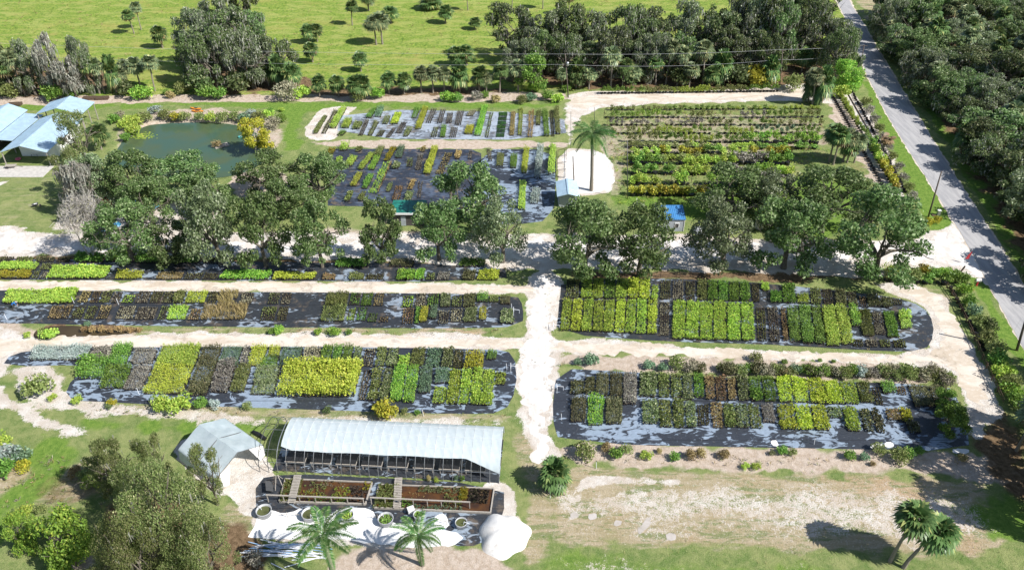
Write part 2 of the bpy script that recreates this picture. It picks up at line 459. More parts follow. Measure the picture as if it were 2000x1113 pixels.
def sheet(name, px, mat, z, amp=.25, step=.6, it=1, seed=1, label=None, cat=None, kind='structure', group=None, thick=0):
    P = wpoly(px, it); V = []
    for i in range(len(P)):
        a, b = P[i], P[(i + 1) % len(P)]; n = max(1, int((b - a).length / step)); d = (b - a).normalized(); nn = Vector((-d.y, d.x, 0))
        for k in range(n):
            q = a.lerp(b, k / n); j = (float(vnoise(q.x, q.y, .9, seed)) - .5) * 2 * amp + (float(vnoise(q.x, q.y, 3.1, seed + 5)) - .5) * amp
            V.append(Vector((q.x, q.y, z)) + nn * j)
    tris = tessellate_polygon([V]); me = bpy.data.meshes.new(name)
    fs = []
    for t in tris:
        a, b, c = (V[i] for i in t)
        fs.append(t if (b - a).cross(c - a).z > 0 else (t[0], t[2], t[1]))
    me.from_pydata([tuple(v) for v in V], [], fs); me.materials.append(MATS[mat]); me.update()
    o = link(bpy.data.objects.new(name, me)); tag(o, label, cat, group, kind); return o
def sdf(X, Y, P):
    "signed distance to polygon, positive inside"
    d = np.full(X.shape, 1e9); ins = np.zeros(X.shape, bool)
    for i in range(len(P)):
        ax, ay = P[i].x, P[i].y; bx, by = P[(i + 1) % len(P)].x, P[(i + 1) % len(P)].y
        ex, ey = bx - ax, by - ay; wx, wy = X - ax, Y - ay
        t = np.clip((wx * ex + wy * ey) / (ex * ex + ey * ey + 1e-12), 0, 1)
        d = np.minimum(d, (wx - ex * t) ** 2 + (wy - ey * t) ** 2)
        c = ((ay > Y) != (by > Y)) & (X < ex * (Y - ay) / (ey + 1e-12) + ax); ins ^= c
    return np.where(ins, 1, -1) * np.sqrt(d)
ORD = ['first', 'second', 'third', 'fourth', 'fifth', 'sixth', 'seventh', 'eighth', 'ninth', 'tenth', 'eleventh', 'twelfth', 'thirteenth', 'fourteenth', 'fifteenth', 'sixteenth', 'seventeenth', 'eighteenth', 'nineteenth']
def ordw(i):
    if i < 19: return ORD[i]
    t = ['twent', 'thirt', 'fort', 'fift', 'sixt', 'sevent'][(i + 1) // 10 - 2]; u = (i + 1) % 10
    return t + 'ieth' if u == 0 else t + 'y-' + ORD[u - 1]
# ---------------- the ground and what covers it ----------------
def ground_material():
    m, nt, p = newmat('ground')
    pos = nt.nodes.new('ShaderNodeNewGeometry').outputs['Position']
    def att(n):
        a = nt.nodes.new('ShaderNodeAttribute'); a.attribute_name = n; s = nt.nodes.new('ShaderNodeSeparateColor'); L(nt, a.outputs['Color'], s.inputs[0]); return s.outputs
    A = att('zone_a'); B = att('zone_b')
    n1 = noise(nt, .35, 6, .65, .4, pos); n2 = noise(nt, 1.3, 5, .7, 0, pos); n3 = noise(nt, 5.5, 5, .8, 0, pos); nb = noise(nt, .07, 3, .5, .3, pos)
    nx = noise(nt, .9, 6, .7, 0, pos, (.25, 1.2, 1))
    def edge(mask, nz, amp=.9, w=.12):
        f = mth(nt, 'ADD', mask, mth(nt, 'MULTIPLY', mth(nt, 'SUBTRACT', nz, .5), amp)); return rampf(nt, f, .5 - w, .5 + w)
    lawn = mixc(nt, rampf(nt, mth(nt, 'ADD', mth(nt, 'MULTIPLY', n1, .6), mth(nt, 'MULTIPLY', n2, .4)), .36, .62), (.10, .175, .035), (.25, .28, .10))
    lawn = mixc(nt, rampf(nt, n3, .35, .75), lawn, mixc(nt, .35, lawn, (.35, .33, .2)))
    past = mixc(nt, rampf(nt, n2, .36, .62), (.095, .185, .03), (.26, .335, .06)); past = mixc(nt, mth(nt, 'MULTIPLY', rampf(nt, noise(nt, .22, 5, .6, .8, pos, (.6, 1.4, 1)), .46, .60), .6), past, (.37, .38, .12))
    past = mixc(nt, rampf(nt, mth(nt, 'ADD', mth(nt, 'MULTIPLY', nb, .6), mth(nt, 'MULTIPLY', n1, .4)), .5, .72), past, (.33, .30, .09))
    past = mixc(nt, mth(nt, 'MULTIPLY', rampf(nt, n3, .5, .7), .75), past, (.07, .13, .015))
    past = mixc(nt, mth(nt, 'MULTIPLY', rampf(nt, nx, .52, .66), .6), past, (.40, .39, .11))
    col = mixc(nt, edge(A[2], n1, .3, .2), lawn, past)
    tan = mixc(nt, rampf(nt, nx, .35, .65), (.36, .29, .16), (.52, .42, .31)); tan = mixc(nt, rampf(nt, n3, .3, .75), tan, (.30, .26, .15)); tan = mixc(nt, mth(nt, 'MULTIPLY', rampf(nt, nb, .55, .7), .5), tan, (.48, .31, .20)); tan = mixc(nt, mth(nt, 'MULTIPLY', rampf(nt, noise(nt, .5, 6, .72, .5, pos, (.3, 1.3, 1)), .50, .58), .8), tan, (.17, .21, .08)); tan = mixc(nt, mth(nt, 'MULTIPLY', rampf(nt, noise(nt, 3.2, 5, .8, 0, pos), .54, .62), .55), tan, (.60, .53, .45))
    col = mixc(nt, edge(A[1], nx, .9, .2), col, tan)
    col = mixc(nt, edge(B[2], n1, .9, .2), col, mixc(nt, rampf(nt, n2, .3, .7), (.10, .19, .03), (.19, .28, .055)))
    dirt = mixc(nt, rampf(nt, n2, .3, .7), (.42, .33, .25), (.58, .49, .41)); dirt = mixc(nt, rampf(nt, n3, .5, .8), dirt, (.24, .18, .12))
    col = mixc(nt, edge(B[0], n1, .8, .18), col, dirt)
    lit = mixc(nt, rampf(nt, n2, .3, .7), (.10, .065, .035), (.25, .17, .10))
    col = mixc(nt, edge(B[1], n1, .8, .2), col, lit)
    snd = mixc(nt, rampf(nt, n1, .35, .65), (.68, .64, .59), (.53, .46, .39)); snd = mixc(nt, mth(nt, 'MULTIPLY', rampf(nt, n2, .5, .72), .6), snd, (.46, .37, .27)); snd = mixc(nt, mth(nt, 'MULTIPLY', rampf(nt, n3, .55, .8), .6), snd, (.40, .33, .23))
    sf = mth(nt, 'ADD', mth(nt, 'MULTIPLY', n2, .45), mth(nt, 'MULTIPLY', n3, .55))
    col = mixc(nt, edge(A[0], sf, 1.7, .08), col, snd)
    gr = noise(nt, 11, 4, .8, 0, pos)
    val = nt.nodes.new('ShaderNodeHueSaturation'); L(nt, mth(nt, 'ADD', mth(nt, 'MULTIPLY', rampf(nt, gr, .3, .7), .55), .72), val.inputs['Value']); L(nt, col, val.inputs['Color']); col = val.outputs[0]
    L(nt, col, p.inputs['Base Color']); p.inputs['Roughness'].default_value = .95; p.inputs['Specular IOR Level'].default_value = .1
    bump(nt, p, mth(nt, 'ADD', n3, n2), .8, .2)
ground_material()
def dirtroad(name, a, b, c, sc=1.0, st=(.45, 1.1, 1)):
    m, nt, p = newmat(name); pos = nt.nodes.new('ShaderNodeNewGeometry').outputs['Position']
    n1 = noise(nt, .4 * sc, 6, .7, .6, pos, st); n2 = noise(nt, 1.5, 5, .7, 0, pos); n3 = noise(nt, 7, 3, .7, 0, pos)
    n4 = noise(nt, .45, 6, .75, 1.0, pos, (.9, .7, 1)); col = mixc(nt, rampf(nt, n1, .38, .62), a, b); col = mixc(nt, mth(nt, 'MULTIPLY', rampf(nt, n4, .54, .66), .6), col, tuple(x * .62 for x in b)); col = mixc(nt, mth(nt, 'MULTIPLY', rampf(nt, n2, .52, .75), .7), col, c)
    col = mixc(nt, mth(nt, 'MULTIPLY', rampf(nt, n3, .6, .8), .4), col, tuple(x * .6 for x in b))
    L(nt, col, p.inputs['Base Color']); p.inputs['Roughness'].default_value = .95; p.inputs['Specular IOR Level'].default_value = .1
    bump(nt, p, n2, .4, .1)
dirtroad('sand_white', (.73, .70, .665), (.58, .53, .485), (.40, .34, .27), 1, (.8, .5, 1))
dirtroad('sand_tan', (.64, .57, .49), (.50, .42, .33), (.72, .68, .63))
dirtroad('sand_grey', (.50, .46, .43), (.42, .38, .34), (.34, .30, .25))
dirtroad('shell', (.76, .74, .71), (.66, .63, .59), (.52, .47, .42), 1, (.8, .8, 1))

def axis(a, b, step, far):
    v = list(np.arange(a, b + step, step)); s = step; lo = v[0]; hi = v[-1]; L0 = []; H0 = []
    while s < far: s *= 1.6; lo -= s; hi += s; L0.append(lo); H0.append(hi)
    return np.array(L0[::-1] + v + H0)
xs = axis(-176, 176, .62, 700); ys = axis(44, 284, .62, 700)
X, Y = np.meshgrid(xs, ys); nX, nY = X.shape[1], X.shape[0]
za = np.zeros((nY, nX, 3)); zb = np.zeros((nY, nX, 3))
CHN = dict(sand=(za, 0), tan=(za, 1), pasture=(za, 2), dirt=(zb, 0), litter=(zb, 1), lush=(zb, 2))
def zone(ch, level, soft, px, mode='max'):
    P = wpoly(px, 1); ax = [p.x for p in P]; ay = [p.y for p in P]; pad = soft * 2 + 3
    i0, i1 = np.searchsorted(xs, [min(ax) - pad, max(ax) + pad]); j0, j1 = np.searchsorted(ys, [min(ay) - pad, max(ay) + pad])
    if i1 <= i0 or j1 <= j0: return
    sl_ = (slice(j0, j1), slice(i0, i1)); d = sdf(X[sl_], Y[sl_], P)
    d = d + (vnoise(X[sl_], Y[sl_], .35, 3) - .5) * soft * 1.6 + (vnoise(X[sl_], Y[sl_], 1.1, 4) - .5) * soft * .8
    m = np.clip(.5 + d / (2 * soft), 0, 1); m = m * m * (3 - 2 * m)
    arr, k = CHN[ch]
    if mode == 'max': arr[sl_ + (k,)] = np.maximum(arr[sl_ + (k,)], m * level)
    else: arr[sl_ + (k,)] *= 1 - m * level
Z = [
 ('pasture', 1, 3, [(-900, -300), (1600, -300), (1640, -20), (1690, 130), (1640, 172), (1000, 178), (560, 190), (200, 192), (-900, 200)]),
 ('lush', .8, 2, [(-300, 204), (200, 200), (600, 198), (1090, 200), (1100, 212), (620, 212), (580, 240), (600, 290), (540, 300), (560, 215), (420, 205), (180, 215), (-300, 230)]),
 ('tan', .35, 3, [(-300, 325), (150, 320), (190, 380), (150, 460), (-300, 440)]),
 ('tan', .8, 4, [(1655, -60), (1900, -60), (2100, 20), (1760, 60), (1700, 60)]),
 ('dirt', 1, 1.0, [(-300, 186), (200, 188), (560, 184), (1100, 178), (1110, 200), (560, 198), (200, 202), (-300, 214)]),
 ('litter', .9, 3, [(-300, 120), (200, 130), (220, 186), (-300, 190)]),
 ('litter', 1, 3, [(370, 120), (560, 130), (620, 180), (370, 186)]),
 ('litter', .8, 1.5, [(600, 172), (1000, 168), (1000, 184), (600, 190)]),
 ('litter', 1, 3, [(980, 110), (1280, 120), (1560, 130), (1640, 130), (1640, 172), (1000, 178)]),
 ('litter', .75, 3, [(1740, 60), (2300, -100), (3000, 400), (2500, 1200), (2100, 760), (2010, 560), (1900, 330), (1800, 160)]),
 ('litter', .35, 1.2, [(1160, 212), (1620, 205), (1700, 300), (1760, 380), (1200, 410)]),
 ('lush', .75, 2, [(1200, 380), (1700, 330), (1650, 460), (1590, 465), (1200, 400)]),
 ('dirt', .5, .8, [(1170, 222), (1600, 222), (1640, 300), (1200, 300), (1230, 330), (1200, 400), (1170, 330)]),
 ('dirt', .9, 1, [(600, 272), (1110, 274), (1110, 292), (620, 290)]),
 ('dirt', 1, 1.5, [(1605, 205), (1650, 200), (1780, 380), (1730, 400)]),
 ('sand', .9, 1, [(1640, 172), (1672, 172), (1780, 380), (1735, 390)]),
 ('lush', 1, 1, [(1676, 160), (1710, 160), (1850, 400), (1890, 480), (1800, 440), (1790, 380)]),
 ('lush', 1, 1, [(1880, 520), (1935, 570), (1995, 680), (2100, 860), (2000, 720), (1940, 640)]),
 ('lush', .8, 1, [(1860, 300), (1960, 480), (2060, 640), (2120, 640), (1960, 400), (1840, 220), (1800, 210)]),
 ('sand', 1, .7, [(590, 265), (618, 216), (655, 208), (700, 208), (690, 215), (670, 240), (655, 276), (610, 276)]),
 ('sand', .95, .8, [(1095, 188), (1165, 176), (1300, 182), (1560, 165), (1640, 160), (1665, 178), (1640, 205), (1560, 196), (1180, 206), (1130, 235), (1150, 208)]),
 ('sand', .7, 1.5, [(1090, 200), (1170, 200), (1130, 240), (1112, 300), (1100, 240)]),
 ('sand', 1, .5, [(1085, 290), (1180, 292), (1203, 330), (1200, 372), (1150, 385), (1090, 380)]),
 ('sand', 1, 1.2, [(-300, 425), (0, 440), (100, 462), (260, 462), (420, 452), (640, 455), (1000, 458), (1300, 455), (1600, 470), (1760, 470), (1850, 445), (1868, 430), (1940, 560), (1900, 535), (1800, 520), (1700, 545), (1500, 530), (1200, 528), (1000, 525), (600, 505), (200, 500), (-300, 500)]),
 ('sand', .75, 1.5, [(140, 380), (260, 400), (420, 395), (440, 460), (100, 470)]),
 ('sand', .7, 1, [(-40, 360), (18, 350), (10, 362), (-40, 372)]),
 ('sand', .9, .8, [(140, 368), (190, 375), (180, 400), (110, 405)]),
 ('dirt', .95, 1.2, [(440, 330), (560, 330), (560, 400), (470, 400)]),
 ('dirt', .6, 1.5, [(620, 440), (800, 450), (1000, 455), (900, 470), (640, 465)]),
 ('litter', .8, 1.2, [(0, 492), (400, 500), (1000, 512), (1000, 530), (400, 520), (0, 508)]),
 ('litter', .85, 1.5, [(1100, 525), (1700, 530), (1700, 550), (1100, 545)]),
 ('sand', .8, 1, [(-300, 546), (400, 548), (1040, 552), (1040, 580), (400, 570), (-300, 572)]),
 ('sand', 1, 1.2, [(1020, 530), (1105, 535), (1095, 600), (1085, 655), (1100, 700), (1085, 800), (1080, 850), (1110, 900), (1060, 905), (1030, 860), (1012, 790), (1010, 700), (1030, 640), (1025, 580)]),
 ('tan', .7, 1, [(1010, 830), (1080, 860), (1085, 960), (1060, 1113), (1010, 1100), (1040, 1000), (1010, 900)]),
 ('dirt', .7, 1, [(-300, 600), (0, 625), (60, 636), (300, 640), (300, 660), (-300, 680)]),
 ('sand', 1, .8, [(-300, 640), (0, 650), (110, 655), (400, 648), (1030, 652), (1030, 688), (400, 682), (110, 680), (40, 690), (0, 730), (-300, 760)]),
 ('sand', .85, 1.2, [(-300, 640), (60, 640), (60, 690), (0, 720), (40, 790), (190, 856), (130, 850), (30, 810), (-60, 770), (-300, 790)]),
 ('sand', .62, 1.2, [(0, 730), (50, 700), (140, 720), (125, 775), (420, 806), (600, 812), (1000, 815), (1010, 835), (600, 832), (420, 822), (130, 812), (40, 800)]),
 ('tan', .6, 1.2, [(150, 780), (1000, 805), (1000, 830), (150, 815)]),
 ('tan', .8, 1.5, [(330, 638), (1020, 642), (1020, 656), (330, 652)]),
 ('sand', .9, 1, [(1080, 655), (1320, 672), (1500, 685), (1800, 694), (1830, 640), (1800, 590), (1700, 560), (1720, 548), (1830, 560), (1880, 640), (1930, 730), (1960, 820), (1900, 870), (1880, 790), (1850, 715), (1500, 700), (1300, 690), (1080, 690)]),
 ('tan', .7, 1.5, [(1700, 545), (1830, 550), (1890, 650), (1850, 660), (1800, 590), (1700, 565)]),
 ('dirt', .8, 1.2, [(1090, 690), (1300, 690), (1850, 712), (1850, 755), (1300, 728), (1090, 720)]),
 ('dirt', 1, 1.2, [(1080, 862), (1300, 872), (1900, 880), (1990, 900), (2100, 1000), (1900, 925), (1500, 922), (1100, 910)]),
 ('litter', .7, 2, [(1880, 780), (1960, 800), (2100, 1000), (2000, 1000), (1900, 900)]),
 ('tan', .86, 1.6, [(1100, 905), (1500, 925), (1900, 925), (1980, 1020), (1950, 1075), (1700, 1090), (1400, 1072), (1080, 1065), (1085, 960)]),
 ('sand', .42, 3, [(1090, 920), (1900, 930), (1980, 1040), (1700, 1080), (1085, 1062)]), ('sand', .42, 3, [(1050, 1080), (1700, 1090), (1700, 1200), (1000, 1200)]), ('sand', .52, 2.0, [(1105, 945), (1400, 950), (1700, 950), (1900, 975), (1930, 1040), (1780, 1070), (1560, 1050), (1400, 1020), (1100, 1030), (1090, 980)]), ('lush', .45, 3, [(1120, 950), (1500, 965), (1800, 985), (1800, 1020), (1400, 1010), (1110, 1000)]), ('lush', .5, 1.5, [(1200, 918), (1900, 922), (1900, 930), (1200, 928)]),
 ('sand', .85, .6, [(1190, 928), (1250, 930), (1330, 935), (1330, 946), (1230, 944), (1140, 950), (1150, 985), (1125, 985), (1130, 940)]),
 ('lush', .8, 2, [(1860, 985), (2000, 950), (2100, 1000), (2050, 1060), (1960, 1060), (1900, 1010)]),
 ('lush', .55, 2, [(1050, 1070), (1400, 1080), (1700, 1100), (1700, 1200), (1000, 1200)]),
 ('sand', .45, 2, [(1150, 1085), (1500, 1085), (1700, 1113), (1150, 1140)]),
 ('sand', 1, .6, [(340, 870), (400, 850), (520, 880), (540, 930), (540, 985), (490, 1010), (425, 960), (345, 905)]),
 ('sand', .8, .8, [(500, 985), (540, 975), (880, 1005), (900, 1060), (600, 1075), (500, 1040)]),
 ('sand', .9, .5, [(940, 935), (995, 940), (1010, 1000), (1030, 1050), (960, 1075), (940, 1010)]),
 ('dirt', .9, 1.2, [(640, 1062), (870, 1068), (1000, 1085), (1000, 1200), (600, 1200)]),
 ('tan', .65, 1.5, [(420, 960), (520, 990), (500, 1060), (420, 1080)]),
 ('tan', .9, 1.2, [(-200, 905), (60, 890), (70, 930), (30, 1000), (-200, 1010)]),
 ('tan', .95, 1.2, [(90, 925), (200, 895), (260, 930), (220, 975), (120, 980), (60, 985)]),
 ('litter', .45, 1, [(60, 945), (120, 920), (250, 940), (200, 985), (80, 985)]),
 ('litter', .9, 1.5, [(230, 960), (300, 950), (520, 1060), (500, 1200), (180, 1200), (200, 1060)]),
 ('dirt', .7, 1, [(120, 1090), (180, 1075), (200, 1113), (120, 1130)]),
 ('lush', .7, 1.5, [(60, 850), (160, 860), (130, 930), (30, 1010), (0, 1100), (-200, 1100), (-200, 1000), (40, 960)]),
 ('lush', .7, 1.5, [(150, 815), (500, 825), (540, 840), (350, 850), (170, 840)]),
 ('dirt', .62, 1.5, [(215, 300), (235, 240), (270, 218), (400, 208), (540, 222), (560, 260), (540, 310), (440, 345), (250, 340)]),
 ('dirt', .8, .6, [(55, 725), (120, 720), (128, 780), (60, 775)]),
 ('litter', 1, .8, [(55, 640), (100, 632), (180, 634), (300, 640), (290, 650), (160, 655), (70, 660)]),
]
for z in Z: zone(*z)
Zc = np.zeros_like(X)
# the pond lies in a shallow hollow
POND = [(222, 300), (245, 262), (275, 248), (300, 240), (400, 236), (470, 242), (510, 262), (525, 300), (500, 328), (430, 348), (330, 345), (250, 330), (210, 315)]
PW = wpoly(POND, 2); d = sdf(X, Y, PW); Zc -= .9 * np.clip(d / 3 + .35, 0, 1) * (d > -1.05)
DITCH = [(62, 657), (70, 642), (100, 636), (150, 634), (180, 640), (250, 646), (255, 651), (180, 656), (120, 656), (85, 664)]
d = sdf(X, Y, wpoly(DITCH, 2)); Zc -= .4 * np.clip(d / 1.5 + .3, 0, 1) * (d > -.45)
me = bpy.data.meshes.new('ground')
V = np.stack([X, Y, Zc], -1).reshape(-1, 3).astype(np.float32)
idx = np.arange(nX * nY).reshape(nY, nX); Fq = np.stack([idx[:-1, :-1], idx[:-1, 1:], idx[1:, 1:], idx[1:, :-1]], -1).reshape(-1, 4).astype(np.int32)
me.vertices.add(len(V)); me.vertices.foreach_set('co', V.reshape(-1)); me.loops.add(Fq.size); me.loops.foreach_set('vertex_index', Fq.reshape(-1))
me.polygons.add(len(Fq)); me.polygons.foreach_set('loop_start', np.arange(0, Fq.size, 4, dtype=np.int32)); me.polygons.foreach_set('loop_total', np.full(len(Fq), 4, dtype=np.int32))
for nm, arr in (('zone_a', za), ('zone_b', zb)):
    a = me.attributes.new(nm, 'FLOAT_COLOR', 'POINT'); a.data.foreach_set('color', np.concatenate([arr.reshape(-1, 3), np.ones((nX * nY, 1))], 1).astype(np.float32).reshape(-1))
me.materials.append(MATS['ground']); me.update(calc_edges=True)
tag(link(bpy.data.objects.new('ground', me)), kind='structure')

# water of the pond
def water(name, col, col2, rough=.08):
    m, nt, p = newmat(name); n = noise(nt, .12, 3, .5, .5); L(nt, mixc(nt, rampf(nt, n, .35, .65), col, col2), p.inputs['Base Color'])
    p.inputs['Roughness'].default_value = rough; p.inputs['IOR'].default_value = 1.33
    bump(nt, p, noise(nt, 3, 3, .5, 0), .12, .03)
water('pond_water', (.055, .105, .072), (.075, .105, .05))
water('brown_water', (.055, .04, .022), (.08, .06, .03), .2)
sheet('pond_water', POND, 'pond_water', -.28, .1, .8, 2)
sheet('ditch_water', DITCH, 'brown_water', -.10, .05, .5, 2)

# asphalt road
def road():
    m, nt, p = newmat('asphalt'); pos = nt.nodes.new('ShaderNodeNewGeometry').outputs['Position']
    n = noise(nt, .4, 6, .6, .3, pos, (3, .35, 1, R(-15))); f = noise(nt, 9, 4, .7, 0, pos)
    col = mixc(nt, rampf(nt, n, .35, .65), (.31, .305, .31), (.41, .40, .395)); col = mixc(nt, mth(nt, 'MULTIPLY', rampf(nt, f, .5, .8), .35), col, (.14, .14, .15))
    vo = nt.nodes.new('ShaderNodeTexVoronoi'); vo.feature = 'DISTANCE_TO_EDGE'; vo.inputs['Scale'].default_value = .22; vo.inputs['Randomness'].default_value = 1; L(nt, pos, vo.inputs[0])
    col = mixc(nt, mth(nt, 'MULTIPLY', mth(nt, 'LESS_THAN', vo.outputs[0], .006), .22), col, (.14, .14, .145))
    L(nt, col, p.inputs['Base Color']); p.inputs['Roughness'].default_value = .85; p.inputs['Specular IOR Level'].default_value = .2
road()
RL = [(1560, -160), (1600, -80), (1633, 0), (1661, 55), (1683, 126), (1729, 219), (1766, 280), (1827, 375), (1892, 481), (1933, 560), (1995, 673), (2200, 1050)]
RR = [(1580, -160), (1622, -80), (1657, 0), (1690, 55), (1732, 126), (1787, 219), (1825, 280), (1885, 375), (1957, 487), (2002, 562), (2072, 680), (2290, 1050)]
sheet('shoulder', [(a - 2.5, b) for a, b in RL] + [(a + 3, b) for a, b in RR[::-1]], 'sand_tan', .012, .25, .7, 1)
sheet('road', RL + RR[::-1], 'asphalt', .03, .05, 1.2, 1)
# sand and dirt tracks
sheet('sand_track', [(1048, 540), (1092, 545), (1080, 600), (1074, 660), (1078, 720), (1066, 800), (1064, 860), (1070, 905), (1050, 905), (1040, 850), (1026, 790), (1020, 700), (1036, 640), (1034, 580)], 'sand_white', .004, 1.1, .5, 1)
sheet('sand_track', [(1092, 664), (1320, 676), (1500, 688), (1800, 699), (1838, 676), (1842, 640), (1815, 598), (1730, 560), (1820, 560), (1870, 630), (1912, 720), (1935, 800), (1890, 780), (1860, 715), (1800, 708), (1500, 703), (1320, 694), (1080, 688)], 'sand_tan', .008, .8, .5, 1)
sheet('sand_track', [(-200, 662), (60, 662), (120, 659), (400, 655), (1022, 660), (1022, 682), (400, 676), (120, 676), (40, 684), (0, 700), (-200, 720)], 'sand_tan', .006, .6, .5, 1)
sheet('sand_track', [(-200, 550), (400, 551), (1040, 556), (1040, 576), (400, 566), (-200, 568)], 'sand_tan', .010, .5, .5, 1)
sheet('driveway', [(-300, 436), (0, 450), (100, 470), (260, 476), (640, 472), (1000, 470), (1300, 466), (1600, 482), (1770, 480), (1856, 452), (1874, 440), (1930, 550), (1890, 522), (1800, 510), (1600, 510), (1300, 505), (1000, 505), (640, 494), (200, 490), (-300, 490)], 'sand_white', .005, 1.2, .6, 1)
sheet('sand_track', [(1105, 196), (1165, 184), (1560, 176), (1640, 166), (1655, 180), (1560, 192), (1180, 202), (1130, 215)], 'sand_tan', .006, .6, .5, 1)
sheet('shell_yard', [(1100, 293), (1178, 296), (1199, 332), (1197, 368), (1150, 380), (1104, 372)], 'shell', .006, .4, .6, 1)

# ---------------- woven ground mats ----------------
MATP = {
 'far_left': ([(668, 213), (1100, 221), (1108, 274), (655, 271)], 'mat_pale'),
 'middle_left': ([(655, 291), (920, 292), (940, 300), (940, 432), (800, 405), (640, 402), (640, 330)], 'mat_navy'),
 'middle_grey': ([(922, 292), (1086, 292), (1086, 345), (1080, 430), (1000, 440), (942, 432)], 'mat_blue'),
 'drive_side': ([(-120, 504), (400, 510), (985, 517), (992, 551), (400, 548), (-120, 546)], 'mat_dark'),
 'upper_left': ([(-120, 568), (0, 567), (500, 570), (1008, 575), (1023, 598), (1021, 637), (900, 642), (400, 638), (100, 633), (-120, 628)], 'mat_dark'),
 'lower_left': ([(3, 716), (22, 690), (100, 680), (520, 676), (960, 681), (1006, 690), (1009, 760), (985, 806), (900, 809), (560, 798), (170, 785), (127, 775), (140, 738), (190, 712)], 'mat_blue'),
 'upper_right': ([(1097, 543), (1400, 545), (1700, 573), (1780, 588), (1818, 612), (1825, 655), (1806, 686), (1700, 685), (1500, 672), (1320, 668), (1085, 652), (1092, 600)], 'mat_dark'),
 'lower_right': ([(1088, 719), (1200, 725), (1500, 742), (1850, 751), (1872, 780), (1890, 840), (1893, 879), (1600, 876), (1094, 866), (1077, 815)], 'mat_blue'),
 'pond_yard': ([(500, 935), (560, 925), (640, 928), (985, 946), (985, 1008), (960, 1030), (940, 1066), (880, 1066), (860, 1040), (500, 1012)], 'mat_dark'),
}
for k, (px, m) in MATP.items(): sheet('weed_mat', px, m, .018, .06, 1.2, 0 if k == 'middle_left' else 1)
sheet('white_ground_cloth', [(508, 1000), (528, 995), (570, 1002), (590, 990), (600, 1010), (650, 1005), (660, 992), (730, 992), (740, 1015), (850, 1030), (905, 1045), (895, 1062), (870, 1068), (800, 1068), (720, 1058), (620, 1052), (488, 1052), (490, 1035)], 'tarp_white', .03, .25, .5, 1)
sheet('white_ground_cloth', [(845, 1010), (860, 1003), (874, 1008), (878, 1030), (850, 1030)], 'tarp_white', .03, .2, .4, 1)
for q in ([(1505, 862), (1518, 860), (1520, 871), (1508, 870)], [(1697, 868), (1722, 864), (1724, 875), (1699, 876)], [(1727, 864), (1742, 863), (1748, 872), (1732, 875)], [(1805, 874), (1816, 874), (1816, 880), (1806, 880)], [(1862, 875), (1893, 876), (1893, 886), (1860, 886)]):
    sheet('torn_plastic_sheet', q, 'tarp_white', .045, .2, .3, 1)
for q in ([(1112, 1000), (1130, 999), (1130, 1014), (1112, 1014)], [(1150, 1000), (1168, 1000), (1166, 1014), (1150, 1014)], [(1198, 1014), (1216, 1014), (1216, 1029), (1198, 1028)], [(1258, 1011), (1272, 1010), (1268, 1024), (1252, 1042), (1244, 1040)], [(1302, 1042), (1322, 1040), (1324, 1057), (1304, 1057)]):
    sheet('bare_sand_patch', q, 'sand_grey', .02, .3, .4, 1)
# ---------------- blocks of potted plants ----------------
def leaf_template(style, seed):
    r = np.random.default_rng(seed); Q = []
    def blade(base, tip, wd, n=None):
        base = np.array(base, float); tip = np.array(tip, float); d = tip - base; s = np.cross(d, r.normal(size=3)); s /= np.linalg.norm(s) + 1e-9; s *= wd / 2
        mid = base + d * .55; Q.append([base, mid + s, tip, mid - s])
    if style == 'bushy':
        for i in range(15):
            a = r.uniform(0, 6.28); e = r.uniform(.1, 1.4); b = np.array([math.cos(a) * math.cos(e), math.sin(a) * math.cos(e), math.sin(e)])
            p = b * [.16, .16, .30] + [0, 0, .22]; t = p + b * r.uniform(.10, .16) + [0, 0, r.uniform(-.05, .06)]; blade(p - b * .06, t, r.uniform(.13, .19))
    elif style == 'tall':
        for i in range(22):
            a = r.uniform(0, 6.28); z = r.uniform(.25, 1.15); q = .20 * (1.1 - .5 * abs(z - .7)); b = np.array([math.cos(a), math.sin(a), r.uniform(0, .8)])
            p = np.array([math.cos(a) * q * .5, math.sin(a) * q * .5, z]); blade(p, p + b * r.uniform(.15, .24), .16)
    elif style == 'grassy':
        for i in range(15):
            a = r.uniform(0, 6.28); o = r.uniform(.05, .30); h = r.uniform(.32, .62)
            blade([math.cos(a) * .03, math.sin(a) * .03, .12], [math.cos(a) * o, math.sin(a) * o, h], .055)
    elif style == 'tallgrass':
        for i in range(20):
            a = r.uniform(0, 6.28); o = r.uniform(.1, .6); h = r.uniform(.7, 1.3) - o * .4
            blade([math.cos(a) * .05, math.sin(a) * .05, .1], [math.cos(a) * o, math.sin(a) * o, h], .07)
    elif style == 'low':
        for i in range(10):
            a = r.uniform(0, 6.28); o = r.uniform(.07, .16)
            blade([math.cos(a) * .02, math.sin(a) * .02, .17], [math.cos(a) * o, math.sin(a) * o, r.uniform(.20, .32)], .10)
    elif style == 'sparse':
        for i in range(16):
            a = r.uniform(0, 6.28); o = r.uniform(.08, .34); h = r.uniform(.25, .75)
            blade([math.cos(a) * o * .6, math.sin(a) * o * .6, h - .14], [math.cos(a) * o, math.sin(a) * o, h], .06)
    elif style == 'turf':
        for i in range(9):
            a = r.uniform(0, 6.28); o = r.uniform(.02, .16)
            blade([math.cos(a) * o, math.sin(a) * o, .05], [math.cos(a) * (o + .06), math.sin(a) * (o + .06), r.uniform(.13, .2)], .12)
    return np.array(Q)
TPL = {s: [leaf_template(s, 100 + i) for i in range(6)] for s in ('bushy', 'tall', 'grassy', 'tallgrass', 'low', 'sparse', 'turf')}
